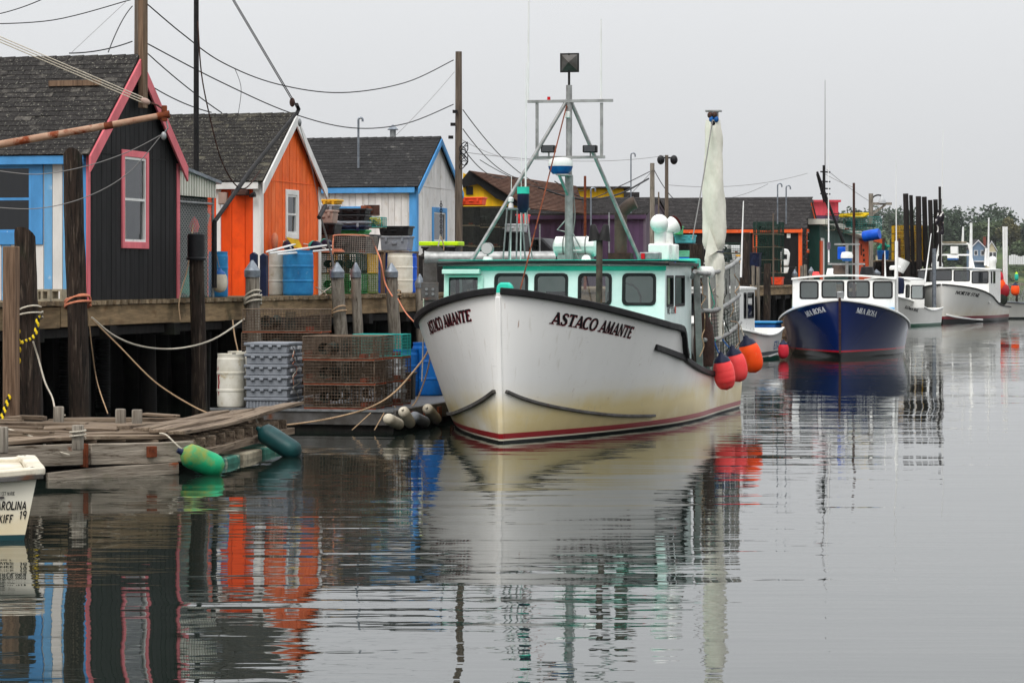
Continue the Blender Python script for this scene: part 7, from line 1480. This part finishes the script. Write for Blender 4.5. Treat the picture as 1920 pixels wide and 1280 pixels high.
# street lamp
L_ = lambda u, v: at(u, v, 150); lm_ = thing('street_lamp', 'wooden lamp pole with curved arm right of green shed', 'lamp', (0, 0, 0)); MB().tube([L_(1633, 520), L_(1633, 363)], .13, 10).ob('post', 'pile_grey', lm_, smooth=50)
MB().tube(smoothpath([L_(1634, 380), L_(1637, 370), L_(1645, 366), L_(1654, 367)]), .05, 6).ob('lamp_arm', 'black_steel', lm_); MB().lathe([(.2, -.4), (.22, -.25), (.09, -.05), (.05, .15), (0, .15)], L_(1654, 368), 14).ob('lamp_shade', 'grey_tote_light', lm_, smooth=40); MB().bar(L_(1632, 382), L_(1672, 382), .12, .14).ob('gallows_beam', 'pile_grey', lm_); MB().bar(L_(1635, 402), L_(1660, 384), .1, .12).ob('gallows_brace', 'pile_grey', lm_)
# ================================================================ farther wharf clutter
tw_ = 'traps stacked by the long black shed'
x0 = WF.aty(1440, 500, .9).x
for lv in range(5):
    for k in range(2): trap('lobster_trap', f"green wire trap by long black shed, {('lowest', 'second', 'middle', 'fourth', 'top')[lv]} layer, {('front', 'back')[k]} column", WF, (x0 + 1.2 * k, WF.atx(1438, 500, x0).y, DECK + .62 * lv), R(3 * (lv % 2)), 'dkgreen', (.9, 1.2, .6), 'runner_wood', tw_, pitch=.1, wr=.008)
x1 = WF.aty(1372, 500, 1.6).x
for lv in range(3): trap('lobster_trap', f"dark green trap left of the brown pile, {('lowest', 'middle', 'top')[lv]} one", WF, (x1, WF.atx(1366, 500, x1).y, DECK + .5 + .5 * lv), 0, 'dkgreen', (.9, 1.2, .48), 'runner_wood', 'traps left of the brown pile', pitch=.09, wr=.007)
MB().b2((x1 - .5, WF.atx(1366, 500, x1).y - .7, DECK), (x1 + .5, WF.atx(1366, 500, x1).y + .7, DECK + .49)).ob('pallet_box', 'black_steel', fr=WF, label='dark pallet box under traps left of brown pile', cat='box')
for k, (mt_, v0, v1, l) in enumerate((('turq', 441, 456, 'turquoise tote topmost of the stack behind cowl vents'), ('black_plastic', 457, 469, 'black tote under the turquoise one'), ('mint', 470, 482, 'mint tote under the black one'), ('royal_barrel', 483, 496, 'blue tote lowest of the stack behind cowl vents'))): tote_px('fish_tote', l, mt_, 1264, 1300, v0, v1, 1.2, depth=.7)
tote_px('pallet_box', 'dark pallet under the coloured totes behind cowl vents', 'black_plastic', 1258, 1304, 497, 540, 1.2, depth=.9)
pile('mooring_pile', 'stout brown pile behind the wrapped sail mast', 1306, 458, 1308, 560, -.3, 27, 'pile_dark'); pile('mooring_pile', 'tall brown pile beside the green trap stack', 1398, 436, 1396, 620, -.3, 17, 'pile_dark'); pile('mooring_pile', 'shorter brown pile in front of green trap stack', 1439, 494, 1437, 640, -.8, 13, 'pile_dark')
for u, v, l in ((1490, 514, 'capped pile in front of long black shed corner'), (1521, 509, 'capped pile before the long black shed gable'), (1643, 512, 'broad capped pile by the orange end wall')): pile('capped_pile', l, u, v, u, 600, -.3, 9 if u < 1600 else 14, 'pile_grey', 'cone', group=gp)
for u, v, l in ((1503, 498, 'bare grey stake left of capped pile before gable'), (1510, 496, 'bare grey stake next to it before the gable'), (1421, 500, 'thin grey stake beside brown piles'), (1412, 498, 'second thin stake beside tall brown pile')): pile('stake', l, u, v, u + 1, 600, -.2, 6, 'pile_grey')
# outboard on a stand
ob_ = thing('outboard_motor', 'white outboard motor hung before the long black shed', 'outboard', (0, 0, 0)); O = lambda u, v: WF.m @ WF.aty(u, v, .9)
pr_ = [(-.18, -.35), (.16, -.35), (.2, -.1), (.24, .3), (.14, .5), (-.14, .55), (-.22, .3)]
c = O(1472, 486); MB().prism(pr_, lambda a, b, d: c + V(a, d, b), -.2, .2).ob('cowling', 'white_plastic', ob_, bevel=.06); MB().prism([(-.2, -.75), (.12, -.7), (.2, -.4), (-.2, -.4)], lambda a, b, d: c + V(a, d, b), -.13, .13).ob('midsection', 'white_gel', ob_, bevel=.04); MB().b2(tuple(c + V(-.12, -.206, .0)), tuple(c + V(.08, -.2, .24))).ob('badge', 'black_plastic', ob_); MB().bar(c + V(-.25, .1, -.2), c + V(-.25, .1, -2.2), .1, .1).ob('stand', 'post_grey', ob_)
# more gear crowding the deck behind the wrapped mast
for k, (mt_, u0, u1, v0, v1, n, l) in enumerate((('black_plastic', 1322, 1352, 468, 500, 1.0, 'black bin right of the stout brown pile'), ('grey_tote', 1324, 1350, 452, 467, 1.0, 'grey tote on the black bin by stout pile'), ('yellow_tote', 1380, 1396, 478, 492, .8, 'yellow crate left of tall brown pile'), ('navy_plastic', 1404, 1424, 474, 500, 1.3, 'navy bin right of the tall brown pile'), ('black_plastic', 1402, 1424, 501, 534, 1.3, 'black bin under the navy bin'), ('orange_tote', 1446, 1466, 520, 534, .3, 'orange crate at foot of green trap stack'), ('black_plastic', 1466, 1490, 500, 535, 1.4, 'black tub under the white outboard motor'), ('green_tote', 1258, 1276, 424, 440, 1.4, 'green crate on top behind the cowl vents'), ('black_plastic', 936, 984, 436, 470, 2.4, 'black bin left of the pickup truck'), ('pallet_grey', 940, 980, 420, 435, 2.4, 'pale crate on bin left of the pickup'), ('buoy_pink', 968, 984, 402, 419, 2.4, 'pink box topmost left of the pickup'))):
    tote_px('gear_bin', l, 'grey_tote_light' if mt_ == 'pallet_grey' else mt_, u0, u1, v0, v1, n, depth=.7)
for k in range(4): trap('lobster_trap', f"black wire trap beyond the black stack, {('lowest', 'second', 'third', 'top')[k]} one by pink box", WF, (WF.aty(945, 500, 2.6).x + .9, 3.2, DECK + .3 + .6 * k), 0, 'black', (.8, 1.1, .58), 'runner_wood', 'black traps beyond the black stack', wr=.009)
for k, (u, v, l) in enumerate(((1012, 420, 'thin steel pole standing left of the wheel mast'), (1142, 398, 'thin steel pole before the purple wall right side'), (1235, 360, 'thin wooden pole by the purple gable'), (1352, 392, 'thin wooden pole above the white roof arch'), (1450, 400, 'thin wooden pole over the green trap stack'))): upole('thin_pole', l, u, v, (84, 92, 108, 112, 122)[k], 3, 'pole_wood' if k > 1 else 'galv')
# van behind the traps
vx = WF.aty(1345, 500, 3.4).x; vn = thing('parked_van', 'dark van with white roof arch behind the traps', 'van', (vx, WF.atx(1345, 500, vx).y, DECK), fr=WF)
MB().prism([(-.9, .4), (.9, .4), (.92, 1.1), (.75, 1.85), (.55, 2.0), (-.55, 2.0), (-.75, 1.85), (-.92, 1.1)], lambda a, b, d: V(d, a, b), 0, 4.4).ob('body', 'white_plastic', vn, bevel=.06); MB().prism([(-.78, 1.15), (.78, 1.15), (.66, 1.8), (-.66, 1.8)], lambda a, b, d: V(-.01 - d, a, b), 0, .02).ob('windscreen', 'glass_dark', vn); MB().prism([(-.85, .5), (.85, .5), (.82, 1.05), (-.82, 1.05)], lambda a, b, d: V(-.01 - d, a, b), 0, .02).ob('grille', 'black_plastic', vn)
for d in (.8, 3.5):
    for sg in (-.8, .8): MB().tube([(d, sg - .12, .34), (d, sg + .12, .34)], .34, 16).ob('wheel', 'black_rub', vn, smooth=40)
MB().tube([W_(1389, 520, -1.2), W_(1394, 377, -1.2)], [.05, .02], 6).ob('aerial', 'white_plastic', fr=WORLD, label='tall white aerial left of the brown pile', cat='aerial')
# stuff on the green shed roof
for k in range(2): trap('lobster_trap', f"{('left', 'right')[k]} green trap lying on the pale roof of green shed", WORLD, at(1583 + 34 * k, 432 + 6 * k, 136), R(15), 'teal' if k else 'dkgreen', (1.6, 1.1, .85), 'runner_wood', 'traps on the green shed roof', pitch=.13)
p = at(1634, 441, 131); rtb = thing('roof_drum', 'blue drum tipped over on the green shed roof', 'barrel', tuple(p)); rtb.rotation_euler = (R(80), R(18), R(60)); MB().lathe([(.25, -.42), (.27, -.36), (.275, 0), (.27, .36), (.25, .42)], n=18).ob('drum', 'royal_barrel', rtb, smooth=40)
rope('net_heap', 'yellow net heaped on traps over green shed roof', [at(1575 + random.uniform(0, 55), 403 + random.uniform(-3, 5), 136 + random.uniform(-.5, .5)) for _ in range(40)], .06, 'rope_yellow', n=3)
# high trap platform with yellow traps and tall dark piles
TP = 176; T_ = lambda u, v, d=0: at(u, v, TP + d); zp = T_(1700, 488).z
tp_ = thing('trap_platform', 'high timber landing carrying the yellow traps', 'platform', (T_(1700, 520).x, TP, 0)); ox = T_(1700, 520).x
for k in range(22): MB().b2((T_(1641, 520).x - ox + k * .15 * 1.0 * 1.02, -.2, zp - .08), (T_(1641, 520).x - ox + k * .153 + .14, 6, zp)).ob('plank', 'deck_plank', tp_)
MB().b2((T_(1641, 520).x - ox, -.15, zp - .4), (T_(1741, 520).x - ox, .1, zp - .081)).ob('edge_beam', 'under', tp_); MB().b2((T_(1641, 520).x - ox, 5, -.3), (T_(1741, 520).x - ox, 5.3, zp - .09)).ob('back_wall', 'under', tp_)
for k in range(5): MB().tube([(T_(1646 + 23 * k, 520).x - ox, .2, -.5), (T_(1645 + 23 * k, 520).x - ox, .2, zp - .1)], .17, 10).ob('pile', 'pile_black', tp_, smooth=50)
for u in (1655, 1685): MB().tube([(T_(u, 520).x - ox, -.3, 1.0), (T_(u, 430 if u < 1660 else 448).x - ox, -.3, T_(u, 447).z)], .1, 8).ob('ladder_rail', 'rust_dark', tp_)
gy = 'yellow traps on the high landing'
for c in range(2):
    for lv in range(4): trap('lobster_trap', f"yellow wire trap, {('lowest', 'second', 'third', 'top')[lv]} in the {('left', 'right')[c]} column on landing", WORLD, (T_(1692 + 28 * c, 520).x, TP + .9, zp + .58 * lv), 0, 'yellow', (.98, 1.3, .56), 'runner_wood', gy, pitch=.11, wr=.014)
for k, (u, v, w, lean) in enumerate(((1698, 363, 13, 6), (1708, 366, 9, 6), (1722, 368, 13, 2), (1733, 369, 12, 5), (1744, 375, 11, 5), (1754, 374, 11, 4), (1763, 373, 9, 3))):
    a, b = T_(u, v, -.6 + .5 * (k % 2)), T_(u + lean, 560, -.6 + .5 * (k % 2)); r = w * .82 * TP / F / 2
    MB().tube([V(b.x, b.y, -.5), (a + b) / 2, a], [r * 1.1, r, r * .95], 10).ob('tall_pile', 'pile_black', fr=WORLD, smooth=50, label=f"tall black pile, {('first', 'second', 'third', 'fourth', 'fifth', 'sixth', 'seventh')[k]} from left in the row of seven", cat='pile', group='seven tall black piles')
rt = thing('net_bin', 'blue bin heaped with teal rope on the landing', 'bin', tuple(T_(1656, 487))); MB().lathe([(.35, 0), (.42, .6), (.38, .62), (0, .5)], n=14).ob('bin', 'blue_barrel2', rt, smooth=40); MB().tube(smoothpath([(random.uniform(-.4, .4), random.uniform(-.3, .3), .55 + random.uniform(0, .6)) for _ in range(30)], 4), .06, 5).ob('rope_heap', 'rope_green', rt)
rt = thing('tipped_bucket', 'white bucket hung tilted above the small white boat', 'bucket', tuple(at(1690, 498, 146))); rt.rotation_euler = (0, R(25), 0); MB().lathe([(.28, -.35), (.36, .35), (.33, .35), (.25, -.3), (0, -.3)], n=16).ob('bucket', 'white_plastic', rt, smooth=40)
# dark under-wharf shed wall behind the small boats, with floats
fl2 = thing('far_float', 'low dark float with ropes between cabin boat and blue boat', 'float', tuple(at(1465, 655, 92))); MB().b2((-1.4, -1, -.25), (1.6, 5, .3)).ob('pontoon', 'old_plank', fl2, bevel=.03); MB().tube(smoothpath([(random.uniform(-1.2, .8), random.uniform(-.8, .8), .35 + random.uniform(0, .5)) for _ in range(30)], 4), .035, 5).ob('rope_pile', 'rope_tan', fl2)
fl2.location.z = 0
rope('boat_line', 'pale line from blue boat bow to the floats', [at(1572, 562, 85.6), at(1540, 580, 87), at(1490, 610, 90), at(1470, 640, 92)], .02, 'rope_tan')
# small dock at the right edge
dk = thing('far_dock', 'low grey dock far off at the right edge', 'dock', tuple(at(1905, 520, 230))); dk.location.z = 0
MB().b2((-2.5, 0, 1.9), (4, 2, 2.1)).ob('deck', 'pile_grey', dk)
for k in range(6): MB().tube([(-2.3 + 1.2 * k, .2, -.5), (-2.3 + 1.2 * k, .2, 2.2)], .1, 8).ob('dock_post', 'pile_dark', dk)
# ================================================================ the far shore
def hz(X, Y): 
    d = Y - 985 - 20 * math.sin(X * .013); t = max(0, min(1, d / 170)); return -1 + 15 * t * t * (3 - 2 * t) + 20 * max(0, min(1, (d - 170) / 500)) + 1.2 * math.sin(X * .05 + Y * .02) * t
nx, ny = 46, 30; mb = MB()
for j in range(ny + 1):
    for i in range(nx + 1): X, Y = -250 + 950 * i / nx, 960 + (j / ny) ** 1.3 * 900; mb.v.append((X, Y, hz(X, Y)))
for j in range(ny):
    for i in range(nx): a = j * (nx + 1) + i; mb.f.append((a, a + 1, a + nx + 2, a + nx + 1))
mb.ob('hill', 'grass', smooth=80, kind='structure')
mb = MB()
for k in range(420):
    X = random.uniform(-50, 420); Y = 985 + 20 * math.sin(X * .013) + random.uniform(-6, 26); r = random.uniform(.6, 2.2); mb.sph((X, Y, hz(X, Y) + .2), (r * 1.3, r, r * .7), 6, 4, Matrix.Rotation(random.uniform(0, 6), 4, 'Z'))
mb.ob('shore_rocks', 'rock', kind='stuff')
def leaves(mb, c, rx, rz, n, size, cone=False):
    cl = [(random.uniform(-1, 1), random.uniform(-1, 1), random.uniform(-.9, 1)) for _ in range(26)]; cl = [q for q in cl if q[0] ** 2 + q[1] ** 2 + q[2] ** 2 < 1.1] or cl
    for _ in range(n):
        if cone:
            h = random.random() ** 1.5; R_ = rx * (1 - h) * (.75 + .25 * math.sin(h * 40)) * math.sqrt(random.random()); t = random.uniform(0, 6.283); p = V(c.x + R_ * math.cos(t), c.y + R_ * math.sin(t), c.z - rz + 2 * rz * h)
        else:
            q = random.choice(cl); s = .42; g = V(random.gauss(0, 1), random.gauss(0, 1), random.gauss(0, 1)).normalized() * (random.random() ** .4)
            p = V(c.x + (q[0] * .72 + g.x * s) * rx, c.y + (q[1] * .72 + g.y * s) * rx, c.z + (q[2] * .72 + g.z * s) * rz)
        a = V(random.uniform(-1, 1), random.uniform(-1, 1), random.uniform(-.6, .6)).normalized() * size * random.uniform(.6, 1.2); b = a.cross(V(random.uniform(-1, 1), random.uniform(-1, 1), random.uniform(-1, 1))).normalized() * size * random.uniform(.4, .9)
        mb.add([p - a, p - b * .6, p + a, p + b * .6], [(0, 1, 2, 3)])
def tree(label, u, vt, wpx, Y, mat, cone=False, n=2600, name=None):
    X = (u - CX) * Y / F; zb = hz(X, Y); zt = zat(vt, Y); rx = wpx * Y / F / 2; rt = thing(name or ('conifer' if cone else 'tree'), label, 'tree', (X, Y, zb)); h = zt - zb
    MB().tube([(0, 0, -.5), (.2, 0, h * .4), (0, 0, h * .8)], [h * .028, h * .02, h * .008], 7).ob('trunk', 'bark', rt)
    for k in range(4): t = k * 1.6 + u; MB().tube([(0, 0, h * (.3 + .08 * k)), (rx * .5 * math.cos(t), rx * .5 * math.sin(t), h * (.5 + .08 * k))], [h * .012, h * .004], 5).ob('limb', 'bark', rt)
    mb = MB(); leaves(mb, V(0, 0, h * .56 if not cone else h * .55), rx, h * (.46 if not cone else .45), n, .9 if not cone else .7, cone); mb.ob('crown', mat, rt)
for a in (('tall round tree left of the far blue house', 1788, 390, 62, 1080, 'leaf_b'), ('lower tree behind the flag pole', 1756, 418, 50, 1060, 'leaf_b'), ('broad tree behind blue house, left half', 1838, 416, 56, 1150, 'leaf_a'), ('broad tree above cream house', 1866, 408, 60, 1160, 'leaf_a'), ('tall tree between houses and white fence', 1893, 412, 52, 1140, 'leaf_c'), ('tree at the right edge above the fence', 1918, 416, 56, 1150, 'leaf_b'), ('low tree beside the far white fence', 1906, 452, 46, 1080, 'leaf_a'), ('dark low tree right of the flag', 1808, 440, 40, 1060, 'leaf_b'), ('small tree between blue and cream house', 1848, 462, 18, 1030, 'leaf_b'), ('low bushy tree at foot of far hill', 1772, 470, 36, 1030, 'leaf_a'), ('bushy tree right of the lamp pole', 1648, 440, 36, 1060, 'leaf_a'), ('tree behind the yellow traps', 1712, 430, 60, 1100, 'leaf_b'), ('tree behind the lamp and green shed roof', 1610, 440, 50, 1100, 'leaf_c')): tree(*a)
tree('pointed conifer left of the yellow traps', 1671, 448, 30, 1040, 'leaf_b', True); tree('second conifer behind the yellow traps', 1690, 462, 26, 1050, 'leaf_b', True, 1800)
mb = MB()
for k in range(60): X = random.uniform(80, 330); Y = random.uniform(1190, 1450); leaves(mb, V(X, Y, hz(X, Y) + 8), 9, 9, 320, 1.3)
mb.ob('far_wood', 'leaf_b', kind='stuff', label='dark wood covering the far hill', cat='wood')
mb = MB()
for k in range(70): X = random.uniform(100, 260); Y = random.uniform(1000, 1075); leaves(mb, V(X, Y, hz(X, Y) + .9), 3.0, 1.4, 70, .7)
mb.ob('shore_scrub', 'leaf_a', kind='stuff', label='low scrub on the far bank', cat='scrub')
def house(label, u, v0, v1, wpx, Y, mat, roofm, gable=True):
    X = (u - CX) * Y / F; z0, z1 = zat(v1, Y), zat(v0, Y); w = wpx * Y / F; rt = thing('far_house', label, 'house', (X, Y, z0)); h = z1 - z0; e = h * .55; f = lambda s, z, d: V(s, -d, z)
    zz0 = hz(X, Y) - z0 - 1; MB().b2((-w / 2, 0, zz0), (w / 2, 9, e)).ob('wall', mat, rt); 
    if gable:
        MB().prism([(-w / 2, e), (w / 2, e), (0, h - .2)], f, -9, .0).ob('gable', mat, rt)
        for sg in (-1, 1): MB().prism([(sg * (w / 2 + .5), e - .3), (0, h - .1), (0, h + .3), (sg * (w / 2 + .5), e + .1)], f, -9.3, .4).ob('roof_slope', roofm, rt); MB().prism([(sg * (w / 2 + .5), e - .5), (0, h - .35), (0, h + .1), (sg * (w / 2 + .5), e - .05)], f, .41, .6).ob('barge_board', 'white_house', rt)
    else: MB().prism([(-w / 2 - .3, e), (w / 2 + .3, e), (w / 2, h), (-w / 2, h)], f, -8, .3).ob('roof_slope', roofm, rt)
    for s in (-.25, .2): 
        wn = ring(MB(), [(w * s + 1.3, e * .85), (w * s - .2, e * .85), (w * s - .2, e * .35), (w * s + 1.3, e * .35)], [(w * s + 1.1, e * .8), (w * s, e * .8), (w * s, e * .4), (w * s + 1.1, e * .4)], f, 0, .1).ob('window', 'white_house', rt); MB().add([f(w * s, e * .4, .03), f(w * s + 1.1, e * .4, .03), f(w * s + 1.1, e * .8, .03), f(w * s, e * .8, .03)], [(0, 1, 2, 3)]).ob('pane', 'glass_dark', wn)
    return rt, w, h
hb, w, h = house('blue gabled house with white trim on the far shore', 1834, 450, 486, 28, 1020, 'blue_house', 'roof_far'); MB().b2((w * .42, 2, h * .5), (w * .42 + 1, 3, h + 1.2)).ob('chimney', 'brick_in', hb); MB().b2((-w * .3, -2.5, -1), (w * .8, 0, -.6)).ob('porch', 'white_house', hb)
house('cream house with steep gable right of far blue house', 1859, 452, 490, 16, 1015, 'cream_house', 'roof_far'); house('small grey house left of the yellow traps', 1656, 467, 492, 16, 1000, 'cream_house', 'roof_far', False)
fx = at(1904, 486, 1050); fn_ = thing('white_fence', 'white board fence across the far lawn', 'fence', tuple(fx))
for k in range(9): MB().b2((-2.6 + .9 * k, 0, -2 - .05), (-1.78 + .9 * k, .1, 1.5 + .4 * math.sin(k))).ob('fence_panel', 'white_house', fn_)

# ================================================================ air: thin sea haze round the whole place
hm_ = bpy.data.materials.new('haze'); hm_.use_nodes = True; tt_ = hm_.node_tree; tt_.nodes.clear()
ho = tt_.nodes.new('ShaderNodeOutputMaterial'); pv = tt_.nodes.new('ShaderNodeVolumePrincipled'); pv.inputs['Color'].default_value = (.86, .88, .9, 1); pv.inputs['Density'].default_value = .00005; pv.inputs['Anisotropy'].default_value = .2
tt_.links.new(pv.outputs[0], ho.inputs['Volume'])
MB().b2((-450, -12, -3), (2600, 1950, 75)).ob('haze', hm_, kind='stuff', label='thin pale sea haze over the harbour', cat='haze')
